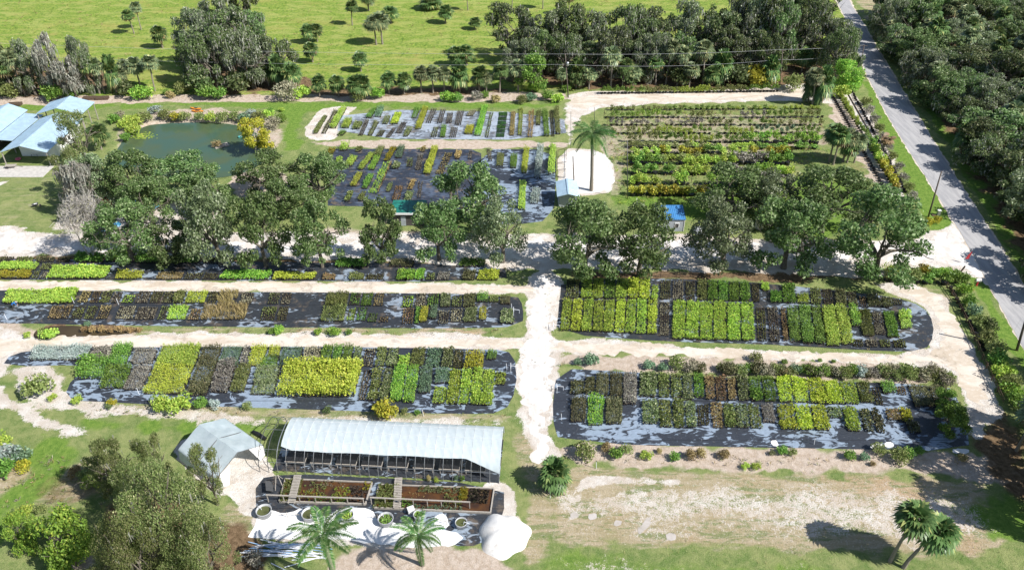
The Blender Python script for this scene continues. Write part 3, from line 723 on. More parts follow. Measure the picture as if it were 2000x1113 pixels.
def pot_template():
    n = 6; Q = []
    for k in range(n):
        a, b = 2 * math.pi * k / n, 2 * math.pi * (k + 1) / n
        Q.append([[.095 * math.cos(a), .095 * math.sin(a), .0], [.095 * math.cos(b), .095 * math.sin(b), 0], [.125 * math.cos(b), .125 * math.sin(b), .21], [.125 * math.cos(a), .125 * math.sin(a), .21]])
    P = [[.11 * math.cos(2 * math.pi * k / 6), .11 * math.sin(2 * math.pi * k / 6), .185] for k in range(6)]
    Q.append([P[0], P[1], P[2], P[3]]); Q.append([P[3], P[4], P[5], P[0]])
    return np.array(Q), np.array([0] * 6 + [1, 1])
POT, POTM = pot_template()
SPACE = dict(bushy=.325, tall=.42, grassy=.36, tallgrass=.6, low=.34, sparse=.42, turf=.3)
def spread(T, pos, rot, scl):
    c, s = np.cos(rot), np.sin(rot); out = []
    M = T[None]  # (1,q,4,3)
    x = M[..., 0] * c[:, None, None] - M[..., 1] * s[:, None, None]; y = M[..., 0] * s[:, None, None] + M[..., 1] * c[:, None, None]
    z = np.broadcast_to(M[..., 2], x.shape)
    A = np.stack([x, y, z], -1) * scl[:, None, None, None]
    A = A + pos[:, None, None, :]; return A.reshape(-1, 4, 3)
NBLK = [0]
def block(quad, style, col, label, group, hs=1.0, cover=1.0, cat='plant block', name='plant_block'):
    "quad: four photo corners (top left, top right, bottom right, bottom left) of the block on the ground"
    a, b, c, d = [G(*q) for q in quad]; NBLK[0] += 1
    wdt = ((b - a).length + (c - d).length) / 2; dep = ((d - a).length + (c - b).length) / 2
    sp = SPACE[style] * (min(1.0, max(.66, hs)) if style in ('tall', 'bushy', 'sparse') else 1); cen = (a + b + c + d) / 4
    far = 1.0
    nu = max(1, int(round(wdt / sp))); nv = max(1, int(round(dep / sp)))
    u, v = np.meshgrid((np.arange(nu) + .5) / nu, (np.arange(nv) + .5) / nv); u = u.ravel(); v = v.ravel()
    A, B, Cc, D = (np.array(q) for q in (a, b, c, d))
    P = ((A[None] * (1 - u)[:, None] + B[None] * u[:, None]) * (1 - v)[:, None] + (D[None] * (1 - u)[:, None] + Cc[None] * u[:, None]) * v[:, None])
    P[:, 2] = .03; P[:, :2] += rng.normal(size=(len(P), 2)) * .045
    edge = (u < 1.01 / nu) | (u > 1 - 1.01 / nu) | (v < 1.01 / nv) | (v > 1 - 1.01 / nv)
    keep = rng.uniform(size=len(P)) < min(cover, .965)
    # growth differs in soft patches through the block
    vig = .70 + .66 * vnoise(P[:, 0], P[:, 1], .55, NBLK[0])
    base = Vector((cen.x, cen.y, 0)); off = np.array([cen.x, cen.y, 0])
    t = thing(name, label, cat, base, 0, group)
    Qs = []
    ti = rng.integers(0, 6, len(P))
    for k in range(6):
        m = keep & (ti == k)
        if m.any(): Qs.append(spread(TPL[style][k], P[m] - off, rng.uniform(0, 6.28, m.sum()), vig[m] * rng.uniform(.8, 1.2, m.sum()) * hs))
    if Qs: link(bpy.data.objects.new('foliage', quadmesh('foliage', np.concatenate(Qs), col)), t)
    if style != 'turf':
        m = edge if style in ('bushy', 'tall', 'grassy', 'tallgrass') and cover > .8 else np.ones(len(P), bool)
        ps = 1.25 if hs > 1.3 else 1.0
        Q = spread(POT, P[m] - off, rng.uniform(0, 6.28, m.sum()), np.full(m.sum(), ps))
        o = link(bpy.data.objects.new('pots', quadmesh('pots', Q, ['black_plastic', 'potting_soil'], np.tile(POTM, m.sum()))), t); o['kind'] = 'stuff'
    else:
        mb = MB(); q = [Vector(z) - base for z in (a, b, c, d)]; mb.add([p + Vector((0, 0, .03)) for p in q] + [p + Vector((0, 0, .12)) for p in q], [(3, 2, 1, 0), (4, 5, 6, 7), (0, 1, 5, 4), (1, 2, 6, 5), (2, 3, 7, 6), (3, 0, 4, 7)]); mb.obj('tray', 'black_plastic', t)
    return t
WORD = dict(lime_leaf='lime yellow', limegreen_leaf='lime green', bright_leaf='bright green', green_leaf='fresh green', midolive_leaf='olive green', darkolive_leaf='dark olive', variegated_leaf='cream speckled green',
            blue_leaf='blue green', silver_leaf='silvery', grey_leaf='grey leafless', tan_leaf='straw coloured', red_leaf='reddish', brown_leaf='brown', yellow_leaf='yellow', orange_leaf='pale orange', turf_leaf='even dark green')
SW = dict(bushy='bushy', tall='tall shrubby', grassy='grassy', tallgrass='long grass', low='small seedling', sparse='twiggy', turf='turf tray')
def row(where, group, items, y0, y1, skew, seq=0):
    "items: (x0, x1, style, colour[, dy0, dy1, height]); y0, y1, skew are functions of x"
    for i, it in enumerate(items):
        x0, x1, st, col = it[:4]; d0 = it[4] if len(it) > 4 else 0; d1 = it[5] if len(it) > 5 else 0; hs = it[6] if len(it) > 6 else 1
        xm = (x0 + x1) / 2; s = skew(xm); g = .8
        full = y1(xm) - y0(xm); ta = y0(xm) + d0; tb = y1(xm) + d1
        sa = s * (ta - y0(xm)) / full; sb = s * (tb - y0(xm)) / full
        q = [(x0 + g + sa, ta), (x1 - g + sa, ta), (x1 - g + sb, tb), (x0 + g + sb, tb)]
        block(q, st, col, f'{WORD[col]} {SW[st]} plants, {ordw(i)} block from left, {where}', group, hs, .6 if st == 'sparse' else 1)
def lin(*pts):
    xs_, ys_ = zip(*pts); return lambda x: float(np.interp(x, xs_, ys_))
def cols(x0, x1, n, st, col, *a):
    w_ = (x1 - x0) / n; return [(x0 + i * w_, x0 + (i + 1) * w_ - 1.6, st, (col[i % len(col)] if isinstance(col, (list, tuple)) else col), *a) for i in range(n)]
B, T_, Gs, TG, LO, SP, TU = 'bushy', 'tall', 'grassy', 'tallgrass', 'low', 'sparse', 'turf'
# upper right bed, front row
gq = 'blocks of potted plants on the upper right mat'
row('front row of upper right mat', gq,
    cols(1099, 1286, 9, B, ['limegreen_leaf', 'lime_leaf', 'limegreen_leaf', 'limegreen_leaf', 'limegreen_leaf', 'lime_leaf', 'limegreen_leaf', 'limegreen_leaf', 'lime_leaf']) +
    [(1288, 1309, LO, 'brown_leaf', 2, 2)] + cols(1314, 1472, 6, B, ['limegreen_leaf', 'limegreen_leaf', 'limegreen_leaf', 'limegreen_leaf', 'limegreen_leaf', 'limegreen_leaf'], 0, 8) +
    [(1474, 1494, LO, 'midolive_leaf', 6, 8), (1496, 1518, LO, 'brown_leaf', 6, 8), (1522, 1533, B, 'red_leaf', 6, 6), (1534, 1555, T_, 'green_leaf', 4, 6, .7), (1557, 1580, T_, 'green_leaf', 2, 8, .7), (1582, 1600, T_, 'green_leaf', 2, 8, .7), (1602, 1628, T_, 'limegreen_leaf', 2, 10, .75), (1630, 1652, T_, 'limegreen_leaf', 0, 6, .8),
     (1655, 1672, T_, 'bright_leaf', 0, -30, .9), (1674, 1697, B, 'midolive_leaf', 4, -14, .8), (1699, 1720, LO, 'brown_leaf', 6, -18), (1722, 1744, B, 'green_leaf', 4, -14, .7), (1750, 1772, T_, 'limegreen_leaf', 4, -32, .8)],
    lin((1097, 588), (1300, 590), (1500, 596), (1760, 608)), lin((1097, 647), (1300, 655), (1500, 660), (1760, 676)), lin((1097, -6), (1400, 0), (1560, 8), (1680, 14), (1760, 15)))
row('nearest short row of upper right mat', gq, [(1662, 1684, LO, 'darkolive_leaf'), (1687, 1712, LO, 'brown_leaf'), (1714, 1737, LO, 'midolive_leaf'), (1741, 1767, LO, 'midolive_leaf')],
    lin((1660, 664), (1767, 667)), lin((1660, 678), (1767, 681)), lambda x: 4)
row('back row of upper right mat', gq,
    [(1106, 1133, LO, 'midolive_leaf')] + cols(1136, 1272, 6, B, ['limegreen_leaf', 'limegreen_leaf', 'green_leaf', 'limegreen_leaf', 'lime_leaf', 'lime_leaf']) + [(1273, 1286, B, 'limegreen_leaf', 12, 2), (1289, 1311, LO, 'darkolive_leaf'), (1313, 1336, LO, 'brown_leaf'), (1338, 1358, LO, 'darkolive_leaf')] +
    cols(1361, 1465, 5, B, ['midolive_leaf', 'green_leaf', 'green_leaf', 'green_leaf', 'green_leaf']) + [(1467, 1483, LO, 'darkolive_leaf'), (1485, 1501, B, 'limegreen_leaf', 0, -22), (1503, 1524, B, 'green_leaf', 16), (1527, 1551, B, 'green_leaf', 0, 0), (1554, 1577, B, 'limegreen_leaf', 14), (1580, 1602, LO, 'midolive_leaf'), (1604, 1625, LO, 'darkolive_leaf'), (1628, 1650, B, 'darkolive_leaf'), (1652, 1672, LO, 'darkolive_leaf'), (1675, 1688, LO, 'red_leaf', 8), (1690, 1714, B, 'darkolive_leaf', 2), (1717, 1738, B, 'darkolive_leaf', 8), (1740, 1760, LO, 'darkolive_leaf', 6, -6)],
    lin((1097, 547), (1300, 549), (1500, 556), (1760, 580)), lin((1097, 584), (1300, 586), (1500, 592), (1760, 603)), lin((1097, -3), (1400, 0), (1680, 5)))
# lower right bed
gq = 'blocks of potted plants on the lower right mat'
row('back row of lower right mat', gq,
    [(1115, 1141, B, 'darkolive_leaf', 10, -2), (1143, 1162, B, 'darkolive_leaf', 4, -2), (1164, 1189, T_, 'darkolive_leaf', -2, 0, .7), (1191, 1215, T_, 'darkolive_leaf', -2, 2, .7), (1217, 1243, T_, 'grey_leaf', -2, 16, .75), (1249, 1281, B, 'variegated_leaf', -2, 0, 1.15), (1284, 1307, B, 'midolive_leaf'), (1309, 1330, B, 'midolive_leaf'), (1332, 1351, B, 'variegated_leaf', 2, 4), (1354, 1373, B, 'green_leaf', -2, -2), (1375, 1393, B, 'red_leaf'), (1395, 1415, B, 'red_leaf', 2, 2), (1418, 1434, B, 'tan_leaf', 6), (1437, 1458, B, 'variegated_leaf'), (1460, 1483, B, 'green_leaf'), (1486, 1510, B, 'green_leaf')] +
    [(1514, 1541, B, 'lime_leaf', 0, 0, 1.1), (1543, 1572, B, 'lime_leaf', 0, 0, 1.1), (1574, 1604, B, 'lime_leaf', 0, 0, 1.1), (1606, 1636, B, 'lime_leaf', 0, 0, 1.1), (1638, 1666, B, 'limegreen_leaf', 2, 0), (1669, 1694, B, 'midolive_leaf', 2, -4), (1696, 1714, LO, 'darkolive_leaf', 10, 0), (1716, 1742, T_, 'green_leaf', 0, -24, .7), (1744, 1764, LO, 'red_leaf', 6, -22), (1769, 1807, T_, 'darkolive_leaf', 4, 0, .65), (1809, 1843, T_, 'darkolive_leaf', 6, 0, .65)],
    lin((1100, 736), (1300, 733), (1500, 740), (1800, 752)), lin((1100, 772), (1300, 778), (1500, 786), (1800, 796)), lin((1100, -2), (1350, 2), (1550, 8), (1800, 17)))
row('front row of lower right mat', gq,
    [(1116, 1145, T_, 'darkolive_leaf', 0, 0, .6), (1148, 1179, T_, 'bright_leaf', -1, 6, .8), (1183, 1215, T_, 'darkolive_leaf', 0, 2, .6), (1253, 1284, B, 'variegated_leaf', 0, 0, 1.1), (1286, 1309, B, 'midolive_leaf', 0, 6), (1312, 1334, B, 'midolive_leaf', 0, 6), (1337, 1357, B, 'variegated_leaf', 4, 4), (1359, 1383, LO, 'darkolive_leaf', 4), (1386, 1408, B, 'red_leaf', 0, 4), (1411, 1432, B, 'midolive_leaf', 2, 2), (1434, 1457, B, 'variegated_leaf', 2, 2), (1459, 1481, B, 'midolive_leaf', 2, 2), (1484, 1508, T_, 'grey_leaf', 0, -10, .5)] +
    [(1515, 1546, B, 'lime_leaf', 0, 2, 1.1), (1548, 1578, B, 'lime_leaf', 0, 2, 1.1), (1580, 1610, B, 'lime_leaf', 0, 2, 1.1), (1612, 1638, B, 'variegated_leaf', 2, -22), (1641, 1668, B, 'limegreen_leaf', 2, 2), (1674, 1692, B, 'darkolive_leaf', 6, 2), (1696, 1714, B, 'darkolive_leaf', 6, 4), (1725, 1750, B, 'red_leaf', 4, -22), (1753, 1774, B, 'yellow_leaf', 2, -20), (1758, 1782, B, 'darkolive_leaf', 28, 2)],
    lin((1100, 780), (1300, 784), (1500, 794), (1800, 800)), lin((1100, 825), (1300, 830), (1500, 837), (1800, 846)), lin((1100, -3), (1300, 2), (1550, 9), (1700, 15), (1800, 17)))
# lower left bed
gq = 'blocks of potted plants on the lower left mat'
row('back row of lower left mat', gq,
    [(70, 182, T_, 'silver_leaf', -2, -2, .6), (185, 228, B, 'grey_leaf'), (225, 262, T_, 'green_leaf', -4, 8, .8), (268, 312, T_, 'grey_leaf', 6, 0, .6), (318, 395, T_, 'limegreen_leaf', -2, 4, .65), (398, 436, T_, 'darkolive_leaf', 0, 0, .7), (438, 476, T_, 'blue_leaf', 0, 6, .65), (478, 493, B, 'grey_leaf'), (496, 525, T_, 'lime_leaf', 0, 2, .7), (528, 551, T_, 'lime_leaf', 0, -18, .6), (520, 552, T_, 'green_leaf', 16, 6, .5), (554, 594, T_, 'blue_leaf', 0, 2, .5), (597, 630, B, 'brown_leaf', 0, 0), (632, 652, T_, 'green_leaf', -2, 0, .7), (654, 672, T_, 'green_leaf', -2, 0, .7), (674, 692, T_, 'green_leaf', -2, 0, .7), (694, 710, B, 'variegated_leaf', 0, 0), (713, 736, LO, 'brown_leaf', 0, 0), (738, 758, B, 'midolive_leaf'), (760, 781, B, 'variegated_leaf', 0, 0), (783, 804, B, 'limegreen_leaf', 16, 0), (806, 833, B, 'midolive_leaf', 0, 0), (836, 864, B, 'blue_leaf'), (867, 887, B, 'variegated_leaf', 0, 0), (889, 908, B, 'darkolive_leaf', 6, 2), (912, 948, T_, 'yellow_leaf', 10, 4, .85), (952, 972, T_, 'green_leaf', 4, -16, .5)],
    lin((60, 680), (300, 679), (600, 681), (960, 684)), lin((60, 706), (300, 712), (600, 716), (960, 720)), lin((60, -14), (300, -12), (600, -9), (960, -4)))
row('front row of lower left mat', gq,
    [(158, 212, T_, 'green_leaf', -12, -18, .95), (214, 262, T_, 'green_leaf', 2, -2, .85), (264, 300, T_, 'grey_leaf', 0, -2, .6), (304, 382, T_, 'lime_leaf', -1, 2, .65), (385, 425, T_, 'darkolive_leaf', -6, 2, .75), (428, 462, T_, 'grey_leaf', -10, -4, .8), (464, 492, T_, 'midolive_leaf', -4, -6, .7), (502, 550, T_, 'variegated_leaf', -2, -2, .5), (556, 708, T_, 'lime_leaf', -10, 0, 1.15), (711, 728, LO, 'brown_leaf', 0, 4), (730, 749, B, 'midolive_leaf', 0, 4), (751, 770, B, 'variegated_leaf', 0, 4), (772, 795, T_, 'bright_leaf', -4, 4, .65), (797, 819, T_, 'bright_leaf', -6, 6, .75), (822, 847, T_, 'blue_leaf', -4, -14, .6), (852, 879, T_, 'blue_leaf', -2, -34, .6), (852, 877, B, 'limegreen_leaf', 34, 6), (880, 902, B, 'limegreen_leaf', 0, 6, 1.1), (904, 923, B, 'limegreen_leaf', 0, 6, 1.1), (925, 944, B, 'limegreen_leaf', 0, 6, 1.1), (946, 968, B, 'limegreen_leaf', 0, 6, 1.1), (969, 990, B, 'limegreen_leaf', 2, -34)],
    lin((150, 716), (400, 718), (600, 722), (1000, 727)), lin((150, 758), (400, 772), (600, 776), (1000, 788)), lin((150, -8), (300, -26), (500, -14), (700, -14), (850, -7), (1000, -6)))
# upper left bed
gq = 'blocks of potted plants on the upper left mat'
row('back row of upper left mat', gq,
    [(18, 156, B, 'limegreen_leaf', -1, 2, 1.15), (162, 182, LO, 'tan_leaf'), (184, 201, LO, 'tan_leaf'), (203, 224, LO, 'midolive_leaf'), (226, 243, LO, 'brown_leaf', 2), (245, 270, LO, 'limegreen_leaf', 8, 0), (272, 298, LO, 'brown_leaf'), (300, 322, LO, 'darkolive_leaf'), (324, 344, LO, 'darkolive_leaf'), (346, 366, B, 'midolive_leaf'), (368, 409, Gs, 'lime_leaf', 0, 0, 1.1), (411, 430, LO, 'darkolive_leaf'), (432, 470, TG, 'tan_leaf', -1, 4, .9), (474, 500, LO, 'brown_leaf', 2), (528, 551, LO, 'variegated_leaf', 2), (553, 573, LO, 'brown_leaf', 2), (640, 684, Gs, 'midolive_leaf', 0, 2, 1.2), (686, 707, LO, 'green_leaf'), (709, 731, Gs, 'green_leaf', 0, 2, .9), (733, 753, Gs, 'tan_leaf', 0, 2, .7), (788, 811, LO, 'limegreen_leaf', 6, 4), (813, 834, LO, 'brown_leaf', 0, 2), (836, 860, LO, 'green_leaf', 0, 2), (862, 882, B, 'variegated_leaf', 2, 2, .8), (884, 905, LO, 'midolive_leaf', 4, 2), (907, 930, B, 'darkolive_leaf', 2, 2, .8), (932, 955, T_, 'green_leaf', 0, -8, .8), (957, 975, B, 'midolive_leaf', 4, -8, .8), (978, 998, T_, 'darkolive_leaf', 4, -4, .5)],
    lin((0, 569), (400, 571), (1000, 576)), lin((0, 592), (400, 594), (1000, 600)), lin((0, -12), (400, -8), (800, -4), (1000, -1)))
row('front row of upper left mat', gq,
    [(104, 146, LO, 'tan_leaf'), (148, 172, LO, 'midolive_leaf'), (174, 196, LO, 'midolive_leaf', 0), (198, 222, LO, 'tan_leaf'), (234, 270, LO, 'brown_leaf'), (272, 312, LO, 'brown_leaf', 2), (316, 332, LO, 'midolive_leaf'), (334, 372, Gs, 'limegreen_leaf', 0, 0, 1), (376, 398, LO, 'red_leaf', 6), (400, 488, TG, 'tan_leaf', -2, 0, .95), (514, 544, LO, 'midolive_leaf'), (546, 567, LO, 'darkolive_leaf'), (632, 678, Gs, 'midolive_leaf', -1, 2, 1.2), (681, 698, Gs, 'limegreen_leaf', 2, 0, .8), (700, 720, Gs, 'green_leaf', 0, 0, .8), (722, 742, Gs, 'green_leaf', 12, 3, .7), (744, 764, LO, 'tan_leaf', 18, 3), (788, 812, LO, 'red_leaf', 2, 6), (814, 822, B, 'green_leaf', 2, 5, .8), (823, 838, T_, 'yellow_leaf', 0, 2, .6), (841, 856, T_, 'blue_leaf', -2, -4, .6), (857, 880, LO, 'brown_leaf', 6, 6), (882, 905, LO, 'brown_leaf', 2, 2), (908, 932, B, 'variegated_leaf', 2, 2, .8), (936, 952, T_, 'yellow_leaf', -1, -2, .5), (978, 1004, B, 'variegated_leaf', 4, 4, 1)],
    lin((0, 598), (400, 600), (1000, 603)), lin((0, 622), (400, 627), (1000, 629)), lin((0, -14), (400, -9), (800, -4), (1000, -1)))
# bed beside the drive
gq = 'blocks of potted plants on the mat beside the drive'
row('back row beside the drive', gq,
    [(-40, 30, LO, 'darkolive_leaf'), (33, 70, LO, 'midolive_leaf'), (73, 110, LO, 'darkolive_leaf'), (113, 140, LO, 'darkolive_leaf'), (150, 205, B, 'green_leaf', -6, 0, 1.3), (210, 262, T_, 'bright_leaf', -10, -2, .8), (270, 330, T_, 'green_leaf', -8, 0, .9), (340, 392, T_, 'green_leaf', -8, 0, 1), (400, 440, B, 'darkolive_leaf', 0), (660, 720, B, 'green_leaf', 0, 4, 1.1), (765, 812, B, 'darkolive_leaf', 0, 2), (900, 950, B, 'green_leaf', -2, 0)],
    lin((0, 503), (1000, 512)), lin((0, 512), (1000, 523)), lambda x: -4)
row('middle row beside the drive', gq, [(-60, 0, B, 'limegreen_leaf', 0, 0, .9), (3, 80, B, 'limegreen_leaf', 0, 0, .9), (84, 120, LO, 'midolive_leaf')], lin((0, 515), (1000, 520)), lin((0, 528), (1000, 533)), lambda x: -8)
row('front row beside the drive', gq,
    [(-60, 66, B, 'yellow_leaf', 2, 0), (68, 82, LO, 'midolive_leaf'), (84, 98, LO, 'brown_leaf'), (100, 215, B, 'limegreen_leaf', -8, 0, 1.25), (232, 284, B, 'lime_leaf', 0, 0, 1.1), (312, 362, B, 'tan_leaf', 2, 0, .7), (366, 400, LO, 'darkolive_leaf', 2), (402, 430, LO, 'darkolive_leaf', 2), (438, 532, B, 'bright_leaf', -1, 0, 1.1), (540, 622, B, 'lime_leaf', 2, 0, 1.1), (632, 658, B, 'red_leaf', 4, 0, .8), (684, 714, B, 'midolive_leaf', 2, 0, .8), (716, 752, LO, 'darkolive_leaf', 2), (776, 812, B, 'bright_leaf', -6, 0, 1.1), (814, 830, B, 'bright_leaf', -6, 0, 1.1), (834, 852, LO, 'midolive_leaf', 0), (856, 880, B, 'grey_leaf', 0), (905, 930, B, 'darkolive_leaf', -4, 0, 1), (934, 976, B, 'lime_leaf', -5, 0, 1.15)],
    lin((0, 531), (400, 533), (1000, 536)), lin((0, 545), (400, 547), (1000, 549)), lambda x: -3 if x > 600 else -7)
# far left bed: narrow strips running away from the camera
gq = 'strips of potted plants on the far mat'
def strips(where, group, items):
    for i, (xt, yt, xb, yb, wd, st, col, hs) in enumerate(items):
        k = 1 - (yb - yt) / 900
        q = [(xt - wd / 2 * k, yt), (xt + wd / 2 * k, yt), (xb + wd / 2, yb), (xb - wd / 2, yb)]
        block(q, st, col, f'{WORD[col]} {SW[st]} plants, {ordw(i)} strip from left, {where}', group, hs, .75 if st == 'sparse' else 1, 'plant strip', 'plant_strip')
strips('on the farthest mat', gq, [
    (636, 228, 616, 262, 8, B, 'midolive_leaf', .8), (656, 218, 632, 262, 8, T_, 'darkolive_leaf', .5), (672, 212, 650, 252, 12, T_, 'limegreen_leaf', .7), (682, 236, 674, 252, 14, T_, 'limegreen_leaf', .7), (672, 258, 664, 266, 12, T_, 'green_leaf', .5), (702, 242, 695, 254, 14, B, 'midolive_leaf', 1.1),
    (732, 214, 720, 232, 10, T_, 'green_leaf', .6), (744, 214, 738, 230, 12, T_, 'blue_leaf', .7), (718, 236, 704, 266, 9, SP, 'grey_leaf', .8), (736, 240, 722, 266, 9, T_, 'midolive_leaf', .5), (758, 228, 752, 244, 11, T_, 'variegated_leaf', .6), (748, 256, 740, 268, 12, SP, 'darkolive_leaf', .8), (778, 225, 770, 244, 13, B, 'lime_leaf', 1.2), (770, 252, 757, 270, 9, SP, 'grey_leaf', .8), (790, 240, 778, 262, 12, SP, 'grey_leaf', .9), (816, 214, 808, 232, 10, T_, 'green_leaf', .6), (800, 254, 792, 268, 10, T_, 'midolive_leaf', .6), (832, 212, 816, 254, 11, T_, 'lime_leaf', .65),
    (848, 214, 836, 242, 12, SP, 'grey_leaf', 1), (866, 216, 858, 242, 11, SP, 'grey_leaf', 1.1), (852, 250, 846, 270, 12, SP, 'midolive_leaf', 1.1), (868, 250, 864, 270, 9, T_, 'green_leaf', .6), (880, 222, 876, 242, 12, SP, 'grey_leaf', .9), (900, 218, 894, 246, 13, SP, 'grey_leaf', 1.2), (888, 250, 884, 270, 14, SP, 'grey_leaf', 1), (924, 218, 917, 228, 12, B, 'brown_leaf', .7), (919, 248, 914, 264, 15, T_, 'yellow_leaf', .65), (947, 212, 933, 267, 12, T_, 'bright_leaf', .8), (960, 222, 950, 270, 8, SP, 'midolive_leaf', 1),
    (1003, 220, 999, 266, 8, B, 'tan_leaf', .8), (1018, 214, 1015, 266, 8, T_, 'limegreen_leaf', .5), (1038, 218, 1035, 270, 12, TG, 'orange_leaf', .75), (1052, 218, 1051, 246, 8, T_, 'midolive_leaf', .6), (1064, 218, 1068, 268, 10, T_, 'green_leaf', .8), (1076, 218, 1080, 268, 7, SP, 'darkolive_leaf', .9), (1086, 216, 1090, 264, 9, T_, 'midolive_leaf', .9)])
for i in range(6):
    y0 = 220.5 + i * 8.2; x0 = 983 - i * 1.1
    block([(x0 - 8, y0), (x0 + 8, y0), (x0 + 7, y0 + 7), (x0 - 9, y0 + 7)], TU, 'turf_leaf', f'flat dark green turf tray, {ordw(i)} from the back of its column', 'flat turf trays on the farthest mat', 1, 1, 'turf tray', 'turf_tray')
gq = 'strips of potted plants on the mats behind the oaks'
strips('on the mats behind the oaks', gq, [
    (650, 292, 645, 302, 12, B, 'yellow_leaf', 1), (676, 286, 670, 296, 15, T_, 'limegreen_leaf', .9), (664, 310, 662, 320, 12, B, 'limegreen_leaf', 1), (692, 311, 680, 326, 14, T_, 'limegreen_leaf', .7), (704, 290, 699, 298, 11, B, 'midolive_leaf', 1), (728, 302, 704, 333, 10, T_, 'limegreen_leaf', .6), (738, 308, 725, 334, 12, T_, 'bright_leaf', .7), (746, 288, 738, 306, 12, T_, 'midolive_leaf', .7), (704, 340, 690, 366, 11, T_, 'lime_leaf', .7), (726, 344, 712, 370, 10, T_, 'green_leaf', .7), (770, 290, 755, 316, 12, Gs, 'yellow_leaf', 1.1), (756, 320, 728, 380, 16, TG, 'limegreen_leaf', .65), (764, 318, 738, 378, 7, TG, 'orange_leaf', .5), (686, 376, 678, 396, 10, B, 'midolive_leaf', 1), (710, 380, 704, 394, 10, B, 'midolive_leaf', 1.1), (785, 288, 778, 310, 13, T_, 'blue_leaf', .6), (778, 322, 772, 332, 12, B, 'variegated_leaf', 1.2), (764, 360, 758, 376, 9, T_, 'midolive_leaf', .5), (802, 312, 799, 328, 12, SP, 'midolive_leaf', 1), (822, 304, 816, 334, 11, SP, 'grey_leaf', .8), (850, 290, 834, 342, 13, T_, 'lime_leaf', .7), (828, 290, 825, 298, 9, B, 'tan_leaf', 1),
    (808, 356, 800, 372, 10, B, 'orange_leaf', 1), (802, 378, 796, 394, 12, B, 'variegated_leaf', 1.1), (822, 356, 818, 388, 10, SP, 'grey_leaf', 1), (896, 300, 893, 312, 10, B, 'orange_leaf', 1.1), (920, 296, 917, 312, 8, SP, 'grey_leaf', .9), (954, 292, 958, 316, 8, SP, 'brown_leaf', .9), (978, 304, 976, 326, 13, T_, 'midolive_leaf', .6), (1004, 306, 1002, 330, 12, T_, 'green_leaf', .6), (1029, 292, 1023, 340, 11, T_, 'lime_leaf', .75), (1021, 360, 1019, 412, 12, T_, 'limegreen_leaf', .75), (1056, 288, 1049, 350, 13, T_, 'silver_leaf', .95), (1048, 372, 1043, 400, 16, T_, 'silver_leaf', .95), (1080, 288, 1076, 342, 12, T_, 'limegreen_leaf', .95)])
for i, (yt) in enumerate((300, 308.5, 317, 325.5, 334)):
    x0 = 876 - i * 4
    block([(x0 - 7, yt), (x0 + 8, yt), (x0 + 6, yt + 7.5), (x0 - 9, yt + 7.5)], LO, 'tan_leaf', f'straw coloured seedling block in the column behind the oaks, {ordw(i)} from the back', 'seedling column behind the oaks')
block([(773, 366), (788, 366), (780, 393), (765, 393)], Gs, 'orange_leaf', 'rounded pale orange dry grass block on the dark mat behind the green roofed shed', 'strips of potted plants on the mats behind the oaks', .8, 1)
# ---------------- trees, palms and shrubs ----------------
LIB = {}
def proto(key, parts, dims):
    "parts: list of (name, mesh, parent index or None)"
    LIB[key] = (parts, dims)
def put(key, name, label, cat, bx, by, topy=None, wpx=None, rz=None, group=None, h=None, wm=None, xy=None, z=0):
    parts, (H0, W0) = LIB[key]
    g = G(bx, by) if xy is None else Vector((xy[0], xy[1], 0))
    if h is None: h = hgt(bx, by, topy)
    if key in ('sabal0', 'sabal1', 'sabal2', 'sabal3'):
        ww = wm or wpx / (F / (g.y * CT + (CH - h * .6) * ST))
        key = min(('sabal0', 'sabal1', 'sabal2', 'sabal3'), key=lambda k: abs(LIB[k][1][0] / LIB[k][1][1] - h / ww)); parts, (H0, W0) = LIB[key]
    if wm is None: wm = wpx / (F / (g.y * CT + (CH - h * .6) * ST))
    t = thing(name, label, cat, (g.x, g.y, z), rz if rz is not None else random.uniform(0, 6.28), group)
    t.scale = (wm / W0, wm / W0, h / H0)
    for nm, me in parts:
        if me is not None:
            o = link(bpy.data.objects.new(nm, me), t)
            if nm in ('spanish_moss', 'twigs'): o['kind'] = 'stuff'
    return t
for i, (h, w_, n) in enumerate([(8.5, 9, 8500), (8, 8, 7500), (9, 10, 9500), (8, 9, 8000), (7.5, 7, 7000)]):
    tr, cr, _ = build_oak(h, w_, n, .34, ['oak_leaf', 'oak_leaf', 'oak_leaf', 'oak_leaf_pale', 'oak_leaf'][i], .10, 40 + i * 3)
    proto(f'oak{i}', [('trunk', tr), ('crown', cr)], (h, w_))
for i, (h, w_, n) in enumerate([(11, 12, 9500), (12, 11, 9000), (10, 13, 10000)]):
    tr, cr, ms = build_oak(h, w_, n, .42, ['oak_leaf_pale', 'wood_leaf', 'oak_leaf'][i], .06, 44, .16)
    proto(f'moss{i}', [('trunk', tr), ('crown', cr), ('spanish_moss', ms)], (h, w_))
for i, (h, w_, n) in enumerate([(10, 11, 8500), (9, 9, 7500), (11, 10, 8500)]):
    tr, cr, ms = build_oak(h, w_, n, .42, ['wood_leaf', 'oak_leaf', 'wood_leaf'][i], .05, 40, .05)
    proto(f'wood{i}', [('trunk', tr), ('crown', cr), ('spanish_moss', ms)], (h, w_))
tr, cr, ms = build_oak(10, 12, 26000, .2, 'olive_leaf', .1, 40, .004); proto('big_olive', [('trunk', tr), ('crown', cr), ('spanish_moss', ms)], (10, 12))
tr, cr, ms = build_oak(7, 7, 8000, .2, 'olive_leaf', .15, 26, .004); proto('olive_tree', [('trunk', tr), ('crown', cr), ('spanish_moss', ms)], (7, 7))
tr, cr, ms = build_oak(7, 7, 2200, .3, 'grey_leaf', .12, 30, .5); proto('greytree', [('trunk', tr), ('crown', cr), ('spanish_moss', ms)], (7, 7))
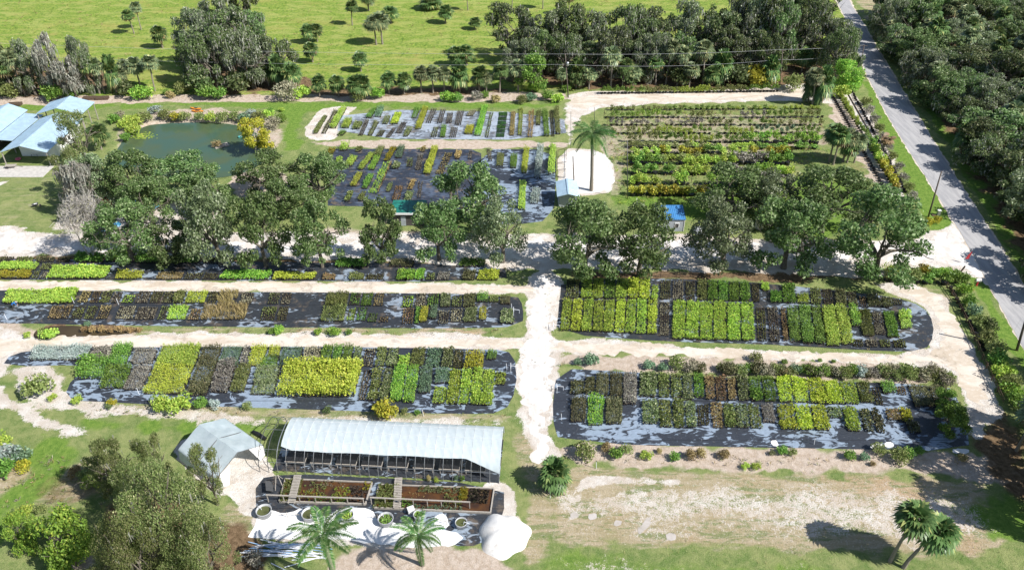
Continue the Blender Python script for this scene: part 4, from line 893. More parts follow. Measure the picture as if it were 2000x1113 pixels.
tr, cr, ms = build_oak(5, 6, 7000, .30, 'bright_leaf', .04, 40, 0, rs=1.45); proto('bright_tree', [('trunk', tr), ('crown', cr)], (5, 6))
tr, cr, ms = build_oak(5, 5, 4500, .30, 'yellow_leaf', .12, 28, 0, 'bark_pale', rs=1.3); proto('yellow_tree', [('trunk', tr), ('crown', cr)], (5, 5))
tr, cr, ms = build_oak(5, 5, 5000, .30, 'green_leaf', .05, 30, 0, rs=1.4); proto('green_tree', [('trunk', tr), ('crown', cr)], (5, 5))
tr, tw, cr = build_bare(7, 6); proto('bare', [('trunk', tr), ('twigs', tw), ('crown', cr)], (7, 6))
for i, (h, lean) in enumerate([(5.0, .2), (6.2, -.2), (7.4, .5), (8.8, .7)]):
    tr, cr, dd = build_sabal(h, 2.2, 62, lean, 'palm_leaf' if i % 2 == 0 else 'palm_grey', 12); proto(f'sabal{i}', [('trunk', tr), ('crown', cr), ('dead_fronds', dd)], (h + .9, 4.6))
tr, cr, dd = build_sabal(3.2, 2.1, 50, 0, 'palm_leaf', 4); proto('sabal_low', [('trunk', tr), ('crown', cr), ('dead_fronds', dd)], (3.2, 4.2))
tr, cr, dd = build_sabal(6, 1.6, 10, .6, 'palm_dead', 26); proto('sabal_dead', [('trunk', tr), ('crown', cr), ('dead_fronds', dd)], (6, 3.4))
SH = {}
for nm, (w_, h, n, lf, mt) in dict(
        lime=(2.6, 1.6, 700, .28, 'limegreen_leaf'), green=(2.8, 1.8, 800, .28, 'green_leaf'), bright=(3, 1.9, 800, .3, 'bright_leaf'), olive=(2.8, 1.6, 800, .24, 'midolive_leaf'), dark=(3, 2, 850, .28, 'wood_leaf'),
        rust=(2.6, 1.6, 750, .22, 'brown_leaf'), grey=(2.4, 1.4, 650, .2, 'grey_leaf'), silver=(2.6, 1.8, 700, .26, 'silver_leaf'), yellow=(2.6, 1.8, 700, .26, 'yellow_leaf'), orange=(2.4, 1.0, 500, .22, 'orange_leaf'), blue=(2.6, 1.7, 700, .26, 'blue_leaf'), dolive=(2.8, 1.8, 850, .24, 'darkolive_leaf'), tan=(2.4, 1.2, 600, .24, 'tan_leaf')).items():
    proto('sh_' + nm, [('foliage', build_shrub(w_, h, n, lf, mt))], (h * 1.05, w_ * 1.1))
def tree(key, label, bx, by, topy, wpx, group=None, rz=None, cat='tree', name=None):
    nm = name or {'oak': 'oak_tree', 'mos': 'oak_tree', 'woo': 'woodland_tree', 'sab': 'palm_tree', 'bar': 'bare_tree', 'gre': 'leafless_tree'}.get(key[:3], 'tree')
    if key[:3] == 'sab': cat = 'palm'; wpx *= 1.12
    return put(key, nm, label, cat, bx, by, topy, wpx, rz, group)
def shrub(key, label, bx, by, wpx, h=None, group=None, cat='shrub', name='shrub'):
    wpx *= 1.28; return put('sh_' + key, name, label, cat, bx, by, None, wpx, None, group, h if h else max(.5, wpx / ppm(bx, by) * .62))

# the two lines of live oaks along the drive
front = [(258, 508, 395, 120), (345, 512, 430, 80), (432, 517, 360, 105), (520, 520, 372, 92), (630, 522, 392, 92), (748, 517, 385, 68), (858, 508, 388, 84), (982, 512, 392, 98), (1140, 540, 392, 118), (1248, 540, 400, 100), (1408, 525, 398, 100), (1530, 524, 388, 108), (1702, 540, 375, 150)]
for i, (bx, by, ty, w_) in enumerate(front):
    tree(f'oak{[0, 4, 3, 1, 0, 4, 1, 3, 2, 0, 3, 1, 2][i]}', f'live oak, {ordw(i)} from the left in the row on the near side of the drive', bx, by, ty + 7, w_ * (1.38 if i > 7 else 1.16), 'live oaks on the near side of the drive')
back = [(205, 400, 300, 95), (275, 405, 288, 110), (365, 372, 296, 100), (300, 440, 345, 100), (415, 420, 330, 75), (530, 390, 292, 110), (630, 392, 298, 100), (575, 425, 345, 90), (922, 450, 316, 140), (1165, 455, 396, 80), (1430, 425, 326, 130), (1505, 440, 340, 95), (1602, 452, 324, 150)]
for i, (bx, by, ty, w_) in enumerate(back):
    tree(f'oak{[3, 2, 1, 0, 4, 2, 0, 1, 2, 4, 0, 3, 2][i]}', f'spreading live oak, {ordw(i)} from the left on the far side of the drive', bx, by, ty + 8, w_ * (1.28 if i > 8 else 1.15), 'live oaks on the far side of the drive')
tree('bare', 'pale bare tree with rusty twigs at the left end of the near oak row', 182, 505, 400, 70)
tree('olive_tree', 'slanting olive brown tree beside the pale metal roofs', 172, 328, 222, 85)
tree('olive_tree', 'thin olive tree below the slanting tree near the lawn', 150, 385, 300, 70)
tree('greytree', 'grey thin tree leaning beside the lawn by the left oaks', 170, 425, 322, 85)
# big tree in the near left corner
tree('big_olive', 'large olive leaved tree filling the near left corner', 345, 1120, 930, 185)
tree('big_olive', 'olive leaved tree in front of the marsh, left of the corner tree', 300, 1010, 900, 105)
tree('big_olive', 'olive leaved tree at the bottom edge below the corner tree', 300, 1180, 1010, 150)
tree('big_olive', 'olive leaved tree at the bottom edge right of the corner tree', 420, 1160, 1000, 150)
tree('olive_tree', 'olive tree with knobbly crown beside the brown marsh', 250, 975, 865, 80)
tree('olive_tree', 'small olive tree in front of the white tent', 318, 968, 855, 75)
tree('olive_tree', 'olive tree whose crown overlaps the corner of the white tent', 425, 985, 872, 75)
tree('olive_tree', 'olive tree above the marsh at the left of the corner tree', 210, 960, 885, 70)
tree('bright_tree', 'rounded bright green tree with yellow patches at lower left', 150, 1100, 1015, 112)
tree('bright_tree', 'small rounded bright green tree left of the larger bright one', 57, 1072, 1012, 55)
tree('green_tree', 'bushy green shrub tree at the right corner of the lower right mat', 1850, 848, 796, 62)
tree('green_tree', 'dark bushy tree above the bright shrub at the mat corner', 1843, 800, 768, 46)
tree('bright_tree', 'bushy light green tree by the top right sand lane', 1650, 172, 122, 62)
tree('green_tree', 'tall dark green tree among the palms left of the utility pole', 1040, 180, 112, 60)
tree('yellow_tree', 'yellow leaved tree on the right bank of the pond', 500, 296, 238, 62)
# clumps behind the lawn
for i, (bx, by, ty, w_, k) in enumerate([(400, 135, 14, 92, 'moss0'), (455, 140, 20, 110, 'moss1'), (425, 172, 62, 95, 'moss2'), (495, 172, 66, 95, 'moss0'), (545, 160, 74, 80, 'moss1'), (505, 120, 28, 85, 'moss2'), (435, 95, -10, 85, 'moss0'), (480, 62, -28, 66, 'wood0'), (385, 165, 75, 60, 'wood1')]):
    tree(k, f'moss hung grey green oak, {ordw(i)} of the clump behind the pond lawn', bx, by, ty, w_, 'moss hung oaks behind the pond')
for i, (bx, by, ty, w_, k) in enumerate([(25, 182, 90, 70, 'wood0'), (70, 186, 82, 60, 'moss0'), (118, 190, 75, 60, 'greytree'), (150, 194, 118, 62, 'greytree'), (178, 182, 70, 62, 'moss0'), (-30, 190, 80, 80, 'wood1')]):
    tree(k, f'greyish straggly tree, {ordw(i)} from the left behind the metal roofs', bx, by, ty, w_, 'straggly trees behind the metal roofs')
mid = []
for i, x in enumerate(range(1015, 1660, 44)):   # nearer line, trunks just behind the sand lane
    if 1530 < x < 1600: continue
    mid.append((x + random.uniform(-8, 8), 152 + random.uniform(-5, 4), [74, 62, 70, 88, 58][i % 5], 78, ['moss0', 'wood1', 'moss2', 'wood2', 'moss1', 'wood0'][i % 6]))
for i, x in enumerate(range(1000, 1660, 55)):   # taller line behind
    mid.append((x + random.uniform(-10, 10), 122 + random.uniform(-6, 6), [10, 22, 2, 30, 14, 26, 8, 18, -6, -14, 0, 34][i], 100, ['moss1', 'moss0', 'wood0', 'moss0', 'moss2'][i % 5]))
mid += [(1450, 118, -4, 118, 'moss0'), (1490, 118, -18, 120, 'moss1'), (1540, 80, -30, 74, 'wood1'), (1590, 66, -36, 80, 'wood2')]
for i, (bx, by, ty, w_, k) in enumerate(mid):
    tree(k, f'dark mossy oak, {ordw(i)} placed in the belt behind the tree rows', bx, by, ty, w_, 'mossy oaks in the belt behind the tree rows')
# palms
pal = [(262, 66, 14, 27), (276, 59, 1, 24), (318, 94, 45, 34), (688, 50, -4, 26), (735, 88, 24, 40), (747, 87, 18, 40), (720, 22, -30, 34), (764, 46, 10, 38), (620, 82, 42, 30), (604, 85, 44, 30), (611, 122, 78, 32), (870, 46, 6, 33), (914, 21, -26, 22), (927, 58, 32, 27), (705, 140, 98, 32), (892, 128, 86, 36), (912, 128, 84, 36), (1112, 30, -20, 26), (1060, 18, -30, 24), (1000, 14, -28, 20)]
for i, (bx, by, ty, w_) in enumerate(pal):
    tree(f'sabal{i % 4}', f'cabbage palm standing in the bright pasture, {ordw(i)} of the scattered palms', bx, by, ty, w_, 'cabbage palms scattered in the pasture')
tree('sabal_low', 'low bushy palm at the top edge of the pasture', 842, 18, -8, 48)
pal = [(8, 170, 88, 34), (50, 187, 90, 32), (60, 165, 82, 30), (30, 187, 105, 40), (195, 183, 104, 40), (205, 183, 108, 34), (228, 182, 112, 34), (250, 165, 112, 34), (275, 170, 105, 38), (303, 178, 105, 34), (245, 178, 125, 30), (525, 168, 118, 34), (548, 172, 112, 38), (575, 178, 118, 42), (500, 172, 128, 34), (625, 190, 142, 32), (662, 190, 142, 34), (695, 196, 142, 40), (712, 194, 150, 34), (760, 184, 137, 34), (790, 184, 136, 32), (823, 182, 124, 34), (846, 182, 124, 34), (868, 180, 124, 32), (898, 180, 122, 40), (936, 181, 124, 40), (950, 182, 136, 26), (976, 181, 118, 34), (1012, 178, 112, 38), (1098, 172, 128, 26), (1125, 172, 118, 34), (1150, 174, 128, 30), (1215, 172, 110, 34), (1235, 173, 122, 30), (1345, 173, 116, 34), (1385, 174, 124, 34), (1500, 168, 112, 36), (1193, 172, 84, 38), (1280, 166, 104, 34), (1300, 165, 70, 32), (1322, 168, 84, 30), (1372, 168, 74, 40), (1406, 165, 102, 42), (1420, 160, 130, 30), (1462, 160, 128, 30), (1565, 140, 88, 34), (1575, 138, 100, 30), (1735, 30, -22, 44), (1748, 64, 30, 36), (1786, 40, 2, 30), (1828, 30, -10, 34)]
for i, (bx, by, ty, w_) in enumerate(pal):
    tree(f'sabal{(i * 7) % 4}' if i % 6 else 'sabal_low', f'cabbage palm, {ordw(i)} from the left in the line between nursery and pasture' if by > 100 else f'cabbage palm at the far end of the road, {ordw(i)} of the line', bx, by, ty, w_, 'cabbage palms lining the far edge of the nursery' if by > 100 else 'cabbage palms at the far end of the road')
for i, (bx, by, ty, w_) in enumerate([(1586, 206, 128, 36), (1600, 204, 134, 40), (1578, 200, 140, 34)]): tree('sabal_low' if i else 'sabal1', f'bushy palm, {ordw(i)} of the tight clump on the top right sand lane', bx, by, ty, w_, 'palm clump on the top right sand lane')
for i, (bx, by, ty, w_) in enumerate([(1619, 316, 233, 44), (1627, 322, 238, 42), (1646, 316, 244, 44), (1654, 318, 262, 40), (1668, 318, 256, 38)]): tree(f'sabal{[1, 3, 0, 1, 3][i]}', f'palm with dark drooping crown, {ordw(i)} from the left in the clump by the tree rows', bx, by, ty, w_, 'palm clump beside the tree rows')
tree('sabal_dead', 'brown dead palm leaning over the pot rows near the road', 1716, 308, 262, 32)
tree('sabal1', 'fluffy low palm left of the pond', 198, 292, 238, 46)
tr, cr, dd = build_sabal(7.2, 2.0, 60, .9, 'palm_leaf', 9); proto('sabal_pair_a', [('trunk', tr), ('crown', cr), ('dead_fronds', dd)], (7.6, 4.3))
tr, cr, dd = build_sabal(6.0, 2.0, 60, 2.0, 'palm_leaf', 9); proto('sabal_pair_b', [('trunk', tr), ('crown', cr), ('dead_fronds', dd)], (6.3, 4.3))
tree('sabal_pair_a', 'tall cabbage palm at the bottom right, the left one of the pair', 1738, 1096, 990, 76, None, 0)
tree('sabal_pair_b', 'shorter leaning cabbage palm at the bottom right, the right one of the pair', 1764, 1108, 1020, 80, None, -.15)
tree('sabal_low', 'round low palm on the dry ground right of the greenhouse', 1082, 950, 905, 64)
# wood on the far side of the road
wood = []
WP = [Vector((G(*p).x, G(*p).y, 0)) for p in [(1718, 62), (1735, 25), (1790, 56), (1900, 12), (1990, -20), (2700, 60), (3000, 700), (2560, 900), (2160, 690), (2035, 560), (1990, 440), (1935, 350), (1870, 270), (1808, 200), (1752, 125)]]
tries = 0
def inside(x, y): return float(sdf(np.array([[x]]), np.array([[y]]), WP)[0, 0]) > 0
while len(wood) < 250 and tries < 9000:
    tries += 1; x = random.uniform(60, 190); y = random.uniform(60, 262)
    if x > 1060 / F * (y * CT + CH * ST) + 8 or not inside(x, y): continue
    if all((x - a) ** 2 + (y - b) ** 2 > 6.0 ** 2 for a, b in wood): wood.append((x, y))
for i, (x, y) in enumerate(wood):
    r = random.random()
    px, py = Ppx(x, y, 0)
    if r < .34:
        put(f'sabal{random.choice([0, 1, 2, 3])}', 'palm_tree', 'cabbage palm crown showing between the trees of the wood across the road', 'palm', 0, 0, h=random.uniform(9, 12), wm=random.uniform(5.4, 6.8), xy=(x, y), group='palms in the wood across the road')
    else:
        k = random.choice(['wood0', 'wood1', 'wood2', 'wood0', 'wood2', 'moss2', 'moss1', 'moss0' if y > 170 else 'wood1', 'oak1', 'oak4', 'green_tree' if random.random() < .4 else 'oak3'])
        put(k, 'woodland_tree', {'wo': 'dark green tree in the dense wood across the road', 'mo': 'moss hung grey green tree in the wood across the road', 'oa': 'light green oak in the wood across the road', 'gr': 'fresh green vine covered tree in the wood across the road'}[k[:2]], 'tree', 0, 0, h=random.uniform(7, 12.5), wm=random.uniform(9, 15), xy=(x, y), group='trees of the wood across the road')
# low growth along the wood's edge
n_ = 0
for (px, py, w_, k) in [(1770, 88, 30, 'dark'), (1795, 130, 30, 'dark'), (1830, 190, 34, 'grey'), (1858, 228, 40, 'dark'), (1885, 268, 40, 'dark'), (1905, 300, 46, 'green'), (1930, 330, 44, 'bright'), (1950, 372, 40, 'dark'), (1975, 405, 44, 'green'), (1992, 440, 50, 'dark'), (1925, 290, 60, 'bright'), (1990, 300, 60, 'green'), (1960, 250, 40, 'bright')]:
    shrub(k, f'rounded undergrowth shrub at the edge of the wood, {ordw(n_)} going towards the camera', px, py, w_, 3.2, 'undergrowth along the edge of the wood'); n_ += 1
for i in range(18):
    x, y = 90 + i * 2.2 + random.uniform(-2, 2), 215 - i * 8.2 + random.uniform(-2, 2)
for (bx, by, ty, w_) in [(1985, 470, 400, 40), (1975, 300, 250, 60), (1890, 330, 262, 44), (1850, 300, 240, 40)]:
    tree(random.choice(['sabal0', 'sabal2', 'sabal_low']), 'bright cabbage palm leaning out of the wood towards the road', bx + 25, by, ty, w_, 'palms at the edge of the wood')
# near right corner
for i, (bx, by, ty, w_, k) in enumerate([(2040, 860, 700, 120, 'wood0'), (2075, 980, 800, 170, 'wood2'), (2080, 740, 620, 110, 'wood1'), (2050, 920, 740, 130, 'wood1'), (2120, 1060, 860, 170, 'wood0')]):
    tree(k, f'dense dark tree cut by the right edge, {ordw(i)} of the near right group', bx, by, ty, w_, 'trees cut by the right edge of the view')
tree('sabal0', 'palm with glossy fronds at the right edge behind the fence', 1985, 880, 770, 70)
# hedge inside the fence on the right, tree by tree
hd = [(1690, 205), (1697, 222), (1706, 240), (1714, 258), (1722, 276), (1731, 294), (1741, 314), (1752, 334), (1762, 354), (1772, 374), (1781, 392)]
for i, (a, b) in enumerate(hd): shrub('grey' if i % 3 else 'olive', f'wispy grey green shrub, {ordw(i)} from the far end of the roadside hedge', a, b, 24, 2.2, 'wispy hedge beside the road')
hd = [(1872, 555, 30, 'green'), (1880, 575, 30, 'bright'), (1890, 598, 30, 'green'), (1900, 618, 32, 'blue'), (1912, 640, 34, 'olive'), (1930, 648, 36, 'dark'), (1925, 672, 36, 'olive'), (1938, 690, 44, 'olive'), (1948, 712, 44, 'green'), (1955, 735, 46, 'lime'), (1966, 758, 44, 'olive'), (1978, 775, 50, 'bright'), (1990, 800, 50, 'green'), (2000, 830, 54, 'dark')]
for i, (a, b, w_, k) in enumerate(hd): shrub(k, f'leafy hedge shrub, {ordw(i)} from the entrance along the lower right fence', a, b, w_, 2.6, 'hedge along the lower right fence')
hd = [(1740, 535, 34, 'lime'), (1762, 532, 30, 'olive'), (1785, 540, 34, 'olive'), (1805, 532, 30, 'yellow'), (1822, 540, 32, 'green'), (1842, 538, 34, 'bright'), (1860, 545, 34, 'green'), (1812, 440, 22, 'yellow'), (1828, 436, 18, 'yellow'), (1892, 572, 14, 'yellow')]
for i, (a, b, w_, k) in enumerate(hd): shrub(k, f'flowering yellow green shrub, {ordw(i)} of those around the entrance from the road', a, b, w_, 1.8, 'shrubs around the entrance')
# strip of shrubs between the right hand beds
hd = [(1128, 712, 20, 'blue'), (1155, 712, 34, 'blue'), (1268, 720, 26, 'blue'), (1292, 722, 24, 'blue'), (1318, 718, 36, 'olive'), (1345, 722, 34, 'rust'), (1370, 724, 26, 'dolive'), (1418, 728, 32, 'dolive'), (1450, 726, 22, 'silver'), (1475, 705, 26, 'olive'), (1480, 728, 36, 'dolive'), (1502, 730, 26, 'rust'), (1530, 732, 22, 'tan'), (1552, 730, 30, 'blue'), (1580, 732, 30, 'green'), (1605, 734, 34, 'green'), (1635, 734, 30, 'rust'), (1652, 736, 30, 'olive'), (1680, 734, 32, 'silver'), (1705, 734, 28, 'grey'), (1722, 732, 32, 'olive'), (1745, 728, 30, 'rust'), (1772, 738, 42, 'olive'), (1802, 736, 34, 'dolive'), (1825, 734, 36, 'rust'), (1848, 752, 30, 'rust'), (1530, 710, 14, 'green'), (1600, 706, 10, 'green'), (1628, 708, 10, 'green')] + [(1410 + 17 * q, 724 + q * .45 + (q % 3) * 3, 24 + (q * 7) % 9, ['olive', 'rust', 'dolive', 'green', 'olive', 'dolive'][(q * 5) % 6]) for q in range(27)]
for i, (a, b, w_, k) in enumerate(hd): shrub(k, f'rounded {dict(blue="blue green", olive="olive", rust="rusty", dolive="dark olive", silver="silvery", tan="straw coloured", green="green", grey="grey")[k]} shrub, {ordw(i)} along the strip between the right hand mats', a, b, w_, None, 'shrubs in the strip between the right hand mats')
hd = [(1140, 892, 46, 'olive'), (1184, 880, 24, 'tan'), (1205, 893, 30, 'green'), (1223, 884, 26, 'olive'), (1262, 894, 24, 'lime'), (1288, 884, 14, 'tan'), (1317, 896, 24, 'green'), (1350, 894, 26, 'tan'), (1370, 890, 24, 'tan'), (1412, 892, 26, 'tan'), (1455, 914, 18, 'lime'), (1476, 914, 20, 'lime'), (1508, 888, 14, 'dolive'), (1528, 885, 24, 'green'), (1547, 888, 20, 'olive'), (1656, 895, 26, 'green'), (1688, 898, 22, 'blue'), (1704, 908, 14, 'tan'), (1712, 884, 30, 'olive'), (1752, 900, 40, 'olive'), (1772, 892, 30, 'green'), (1792, 886, 22, 'green'), (1878, 898, 22, 'tan')]
for i, (a, b, w_, k) in enumerate(hd): shrub(k, f'tufted {dict(blue="blue green", olive="olive", dolive="dark olive", tan="straw coloured", green="green", lime="lime green")[k]} plant, {ordw(i)} along the bare bank in front of the lower right mat', a, b, w_, None, 'plants on the bank below the lower right mat', 'plant', 'tufted_plant')
hd = [(80, 770, 58, 'olive'), (62, 764, 30, 'olive'), (104, 780, 18, 'lime'), (152, 786, 22, 'lime'), (220, 790, 22, 'yellow'), (214, 798, 16, 'dark'), (318, 798, 44, 'lime'), (352, 800, 48, 'lime'), (392, 796, 30, 'green'), (420, 796, 26, 'silver'), (485, 798, 22, 'olive'), (640, 806, 20, 'dark'), (755, 812, 56, 'yellow'), (745, 808, 30, 'olive'), (790, 806, 16, 'olive'), (815, 808, 14, 'green'), (545, 650, 24, 'bright'), (530, 652, 16, 'green'), (622, 652, 18, 'bright'), (655, 654, 26, 'bright'), (682, 652, 16, 'green'), (55, 658, 16, 'lime'), (98, 660, 32, 'lime'), (172, 636, 16, 'blue'), (165, 646, 14, 'orange'), (182, 648, 16, 'orange'), (200, 647, 17, 'orange'), (218, 649, 15, 'orange'), (235, 647, 18, 'orange'), (254, 649, 16, 'orange'), (272, 648, 15, 'orange')]
for i, (a, b, w_, k) in enumerate(hd): shrub(k, f'{dict(olive="olive", lime="yellow green", yellow="orange yellow", dark="dark green", green="green", silver="silvery", bright="bright green", blue="blue green", orange="orange brown")[k]} bush, {ordw(i)} of those on the banks around the left hand mats', a, b, w_, None, 'bushes on the banks around the left hand mats')
# pond bank growth
hd = [(224, 240, 26, 'green'), (236, 232, 22, 'rust'), (248, 252, 34, 'lime'), (268, 246, 34, 'lime'), (286, 240, 30, 'olive'), (262, 262, 32, 'lime'), (305, 224, 26, 'silver'), (322, 234, 28, 'olive'), (345, 236, 28, 'yellow'), (362, 236, 26, 'olive'), (392, 236, 24, 'olive'), (412, 237, 26, 'lime'), (436, 237, 28, 'olive'), (458, 236, 26, 'olive'), (478, 240, 30, 'blue'), (494, 232, 26, 'silver'), (508, 238, 30, 'olive'), (524, 232, 26, 'lime'), (532, 252, 34, 'rust'), (548, 240, 24, 'green'), (550, 218, 12, 'lime'), (527, 222, 16, 'green'), (505, 290, 40, 'yellow'), (522, 296, 32, 'yellow'), (245, 275, 22, 'green'), (410, 340, 30, 'olive')]
for i, (a, b, w_, k) in enumerate(hd): shrub(k, f'{dict(olive="olive", lime="yellow green", yellow="golden", green="green", silver="silvery", rust="rust brown", blue="blue green")[k]} waterside bush, {ordw(i)} going round the pond from the left', a, b, w_, None, 'bushes around the pond')
hd = [(105, 196, 44, 'green'), (145, 192, 24, 'green'), (280, 194, 42, 'bright'), (325, 186, 16, 'green'), (335, 192, 20, 'tan'), (360, 184, 34, 'olive'), (405, 194, 40, 'green'), (432, 194, 34, 'green'), (560, 195, 50, 'rust'), (590, 192, 36, 'lime'), (735, 192, 34, 'bright'), (700, 196, 36, 'olive'), (875, 198, 30, 'bright'), (892, 200, 26, 'green'), (930, 196, 28, 'grey'), (945, 192, 20, 'green'), (968, 200, 22, 'tan'), (1018, 202, 24, 'olive'), (1035, 198, 26, 'blue'), (1070, 196, 26, 'green'), (1088, 200, 26, 'lime'), (1105, 180, 20, 'green'), (1042, 180, 30, 'bright'), (1480, 170, 60, 'yellow'), (1500, 165, 44, 'lime'), (1545, 176, 44, 'olive'), (1640, 190, 36, 'lime'), (1668, 165, 30, 'bright'), (20, 192, 40, 'olive'), (60, 180, 50, 'olive'), (250, 188, 40, 'dark'), (395, 184, 60, 'dark'), (470, 184, 60, 'dark'), (1130, 172, 60, 'dark'), (1230, 170, 60, 'dark'), (1330, 170, 60, 'dark'), (1440, 168, 60, 'dark')]
for i, (a, b, w_, k) in enumerate(hd): shrub(k, f'{dict(olive="olive", lime="yellow green", yellow="yellow", green="green", bright="bright green", rust="rust brown", blue="blue green", tan="straw coloured", grey="greyish", dark="dark")[k]} bush, {ordw(i)} of those along the far edge of the nursery', a, b, w_, None, 'bushes along the far edge of the nursery')
hd = [(15, 905, 60, 'silver'), (40, 900, 50, 'blue'), (48, 918, 34, 'yellow'), (8, 925, 50, 'green'), (5, 880, 50, 'lime'), (52, 1002, 30, 'lime'), (80, 1000, 26, 'olive'), (95, 1040, 30, 'blue'), (125, 1020, 40, 'silver'), (170, 935, 36, 'olive'), (185, 948, 40, 'lime'), (230, 950, 50, 'olive'), (150, 930, 30, 'tan'), (245, 925, 40, 'olive'), (290, 940, 40, 'lime'), (500, 1100, 40, 'grey')]
for i, (a, b, w_, k) in enumerate(hd): shrub(k, f'{dict(olive="olive", lime="yellow green", yellow="orange yellow", green="green", silver="silvery", blue="blue green", tan="straw coloured", grey="grey spiky")[k]} bush, {ordw(i)} of those in the near left marsh garden', a, b, w_, None, 'bushes of the near left marsh garden')

# royal palms with separate fronds
FR = [frond_mesh(3.1, .62, .55), frond_mesh(3.0, .6, .75), frond_mesh(2.9, .62, .95)]
def royal(label, bx, by, cx_, cy_, wpx, nf, tilt0):
    g = G(bx, by); h = hgt(bx, by, cy_); r = wpx / 2 / (F / (g.y * CT + (CH - h) * ST)); k = r / 2.75
    gc = None
    t = thing('royal_palm', label, 'palm', (g.x, g.y, 0), 0, 'royal palms')
    topx = G(cx_, cy_, h).x - g.x
    mb = MB(); hs_ = h - 1.3 * k
    mb.mat('palm_trunk').tube([(0, 0, -.1), (topx * .2, 0, hs_ * .35), (topx * .5, 0, hs_ * .7), (topx * .85, 0, hs_)], [.24 * k + .03, .2 * k, .2 * k, .17 * k], 10, False)
    mb.obj('trunk', None, t, True)
    mb = MB(); mb.tube([(topx * .85, 0, hs_ - .02), (topx, 0, h)], [.18 * k, .09 * k], 8); mb.obj('crownshaft', 'crownshaft', t, True)
    for i in range(nf):
        az = tilt0 + 2 * math.pi * i / nf + random.uniform(-.15, .15); el = [0.15, .5, -.15][i % 3]
        o = link(bpy.data.objects.new('frond', FR[i % 3]), t); o.location = (topx, 0, h - .05)
        o.rotation_euler = (random.uniform(-.15, .15), -el, az); s_ = k * random.uniform(.92, 1.08); o.scale = (s_, s_, s_)
    return t
royal('royal palm with spreading star of fronds in front of the left tubs', 655, 1140, 630, 1042, 136, 14, .3)
royal('royal palm in front of the right tubs beside the dark shade cloth', 826, 1103, 815, 1044, 108, 13, .9)
royal('tall royal palm on the white shell yard beside the pale blue shed', 1155, 372, 1157, 262, 92, 20, .2)
# ---------------- rows of young trees in pots, upper right ----------------
def potted(kind, seed):
    r = random.Random(seed); mb = MB(); mb.lathe([(.26, 0), (.33, .42), (.30, .42), (.29, .37), (0.001, .37)], n=8)
    pot = mb.mesh('pot', 'black_plastic')
    h = {'green_leaf': 1.7, 'limegreen_leaf': 1.4, 'midolive_leaf': 1.8, 'yellow_leaf': 1.4, 'grey_leaf': 1.6, 'bright_leaf': 1.6, 'blue_leaf': 1.7}[kind]
    st = MB(); st.tube([(0, 0, .36), (.03, .02, h * .6), (0, 0, h * .85)], [.03, .02, .01], 4, False)
    cen = [[r.uniform(-.32, .32), r.uniform(-.32, .32), h * r.uniform(.45, .95)] for _ in range(7)]
    P, Nn = clump_points(cen, [.42] * 7, [26] * 7, .3)
    return pot, st.mesh('stem', 'bark'), quadmesh('foliage', leaves(P, .27, .6, .4, Nn), kind)
PK = {k: potted(k, i) for i, k in enumerate(['green_leaf', 'limegreen_leaf', 'midolive_leaf', 'yellow_leaf', 'grey_leaf', 'bright_leaf', 'blue_leaf'])}
rows_ = []   # (x0, y0, x1, y1, spacing m, kinds by part of the row, where)
def prow(x0, y0, x1, y1, sp, kinds, where, hs=1.0, keep=1.0, empties=.12): rows_.append((x0, y0, x1, y1, sp, kinds, where, hs, keep, empties))
prow(1172, 184, 1522, 180, 1.0, ['green_leaf', 'midolive_leaf', 'limegreen_leaf', 'midolive_leaf', 'green_leaf'], 'the farthest row beside the sand lane', .95, 1, 0)
prow(1180, 232, 1330, 231, 1.35, ['green_leaf', 'bright_leaf', 'green_leaf'], 'the second row', 1)
prow(1345, 233, 1612, 230, 1.5, ['midolive_leaf', 'grey_leaf', 'green_leaf', 'midolive_leaf'], 'the second row', 1, .9)
prow(1190, 246, 1605, 246, 1.35, ['grey_leaf', 'grey_leaf', 'midolive_leaf', 'green_leaf', 'midolive_leaf'], 'the third row', .9, .95, .2)
prow(1192, 263, 1600, 262, 1.35, ['midolive_leaf', 'limegreen_leaf', 'green_leaf', 'limegreen_leaf', 'blue_leaf', 'green_leaf'], 'the fourth row', 1, .95, .12)
prow(1225, 279, 1598, 281, 1.3, ['midolive_leaf', 'green_leaf', 'limegreen_leaf', 'green_leaf', 'bright_leaf', 'bright_leaf', 'bright_leaf'], 'the fifth row', 1.1, 1, .1)
prow(1226, 301, 1548, 303, 1.3, ['limegreen_leaf', 'yellow_leaf', 'green_leaf', 'limegreen_leaf', 'yellow_leaf'], 'the sixth row', .9, 1, .3)
prow(1228, 322, 1542, 322, 1.25, ['green_leaf', 'midolive_leaf', 'limegreen_leaf', 'limegreen_leaf', 'grey_leaf', 'green_leaf'], 'the seventh row', 1.1, 1, .1)
prow(1230, 340, 1455, 342, 1.3, ['green_leaf', 'limegreen_leaf', 'grey_leaf'], 'the eighth row', 1, 1, .35)
prow(1465, 342, 1545, 345, 1.2, ['bright_leaf', 'limegreen_leaf'], 'the right part of the eighth row', 1.1)
prow(1230, 361, 1545, 363, 1.3, ['limegreen_leaf', 'bright_leaf', 'grey_leaf'], 'the ninth row', 1.2, .9, .3)
prow(1190, 216, 1600, 214, 1.5, ['midolive_leaf', 'green_leaf', 'limegreen_leaf'], 'the low weedy row', .55, .9, 0)
prow(1230, 312, 1548, 313, 1.6, ['limegreen_leaf', 'midolive_leaf', 'green_leaf'], 'the low row between the middle rows', .55, .9, 0)
prow(1225, 289, 1598, 291, 1.6, ['midolive_leaf', 'limegreen_leaf', 'green_leaf'], 'the low row behind the sixth row', .55, .9, 0)
prow(1230, 382, 1500, 384, 1.2, ['yellow_leaf', 'green_leaf'], 'the tenth row', 1, 1, .1)
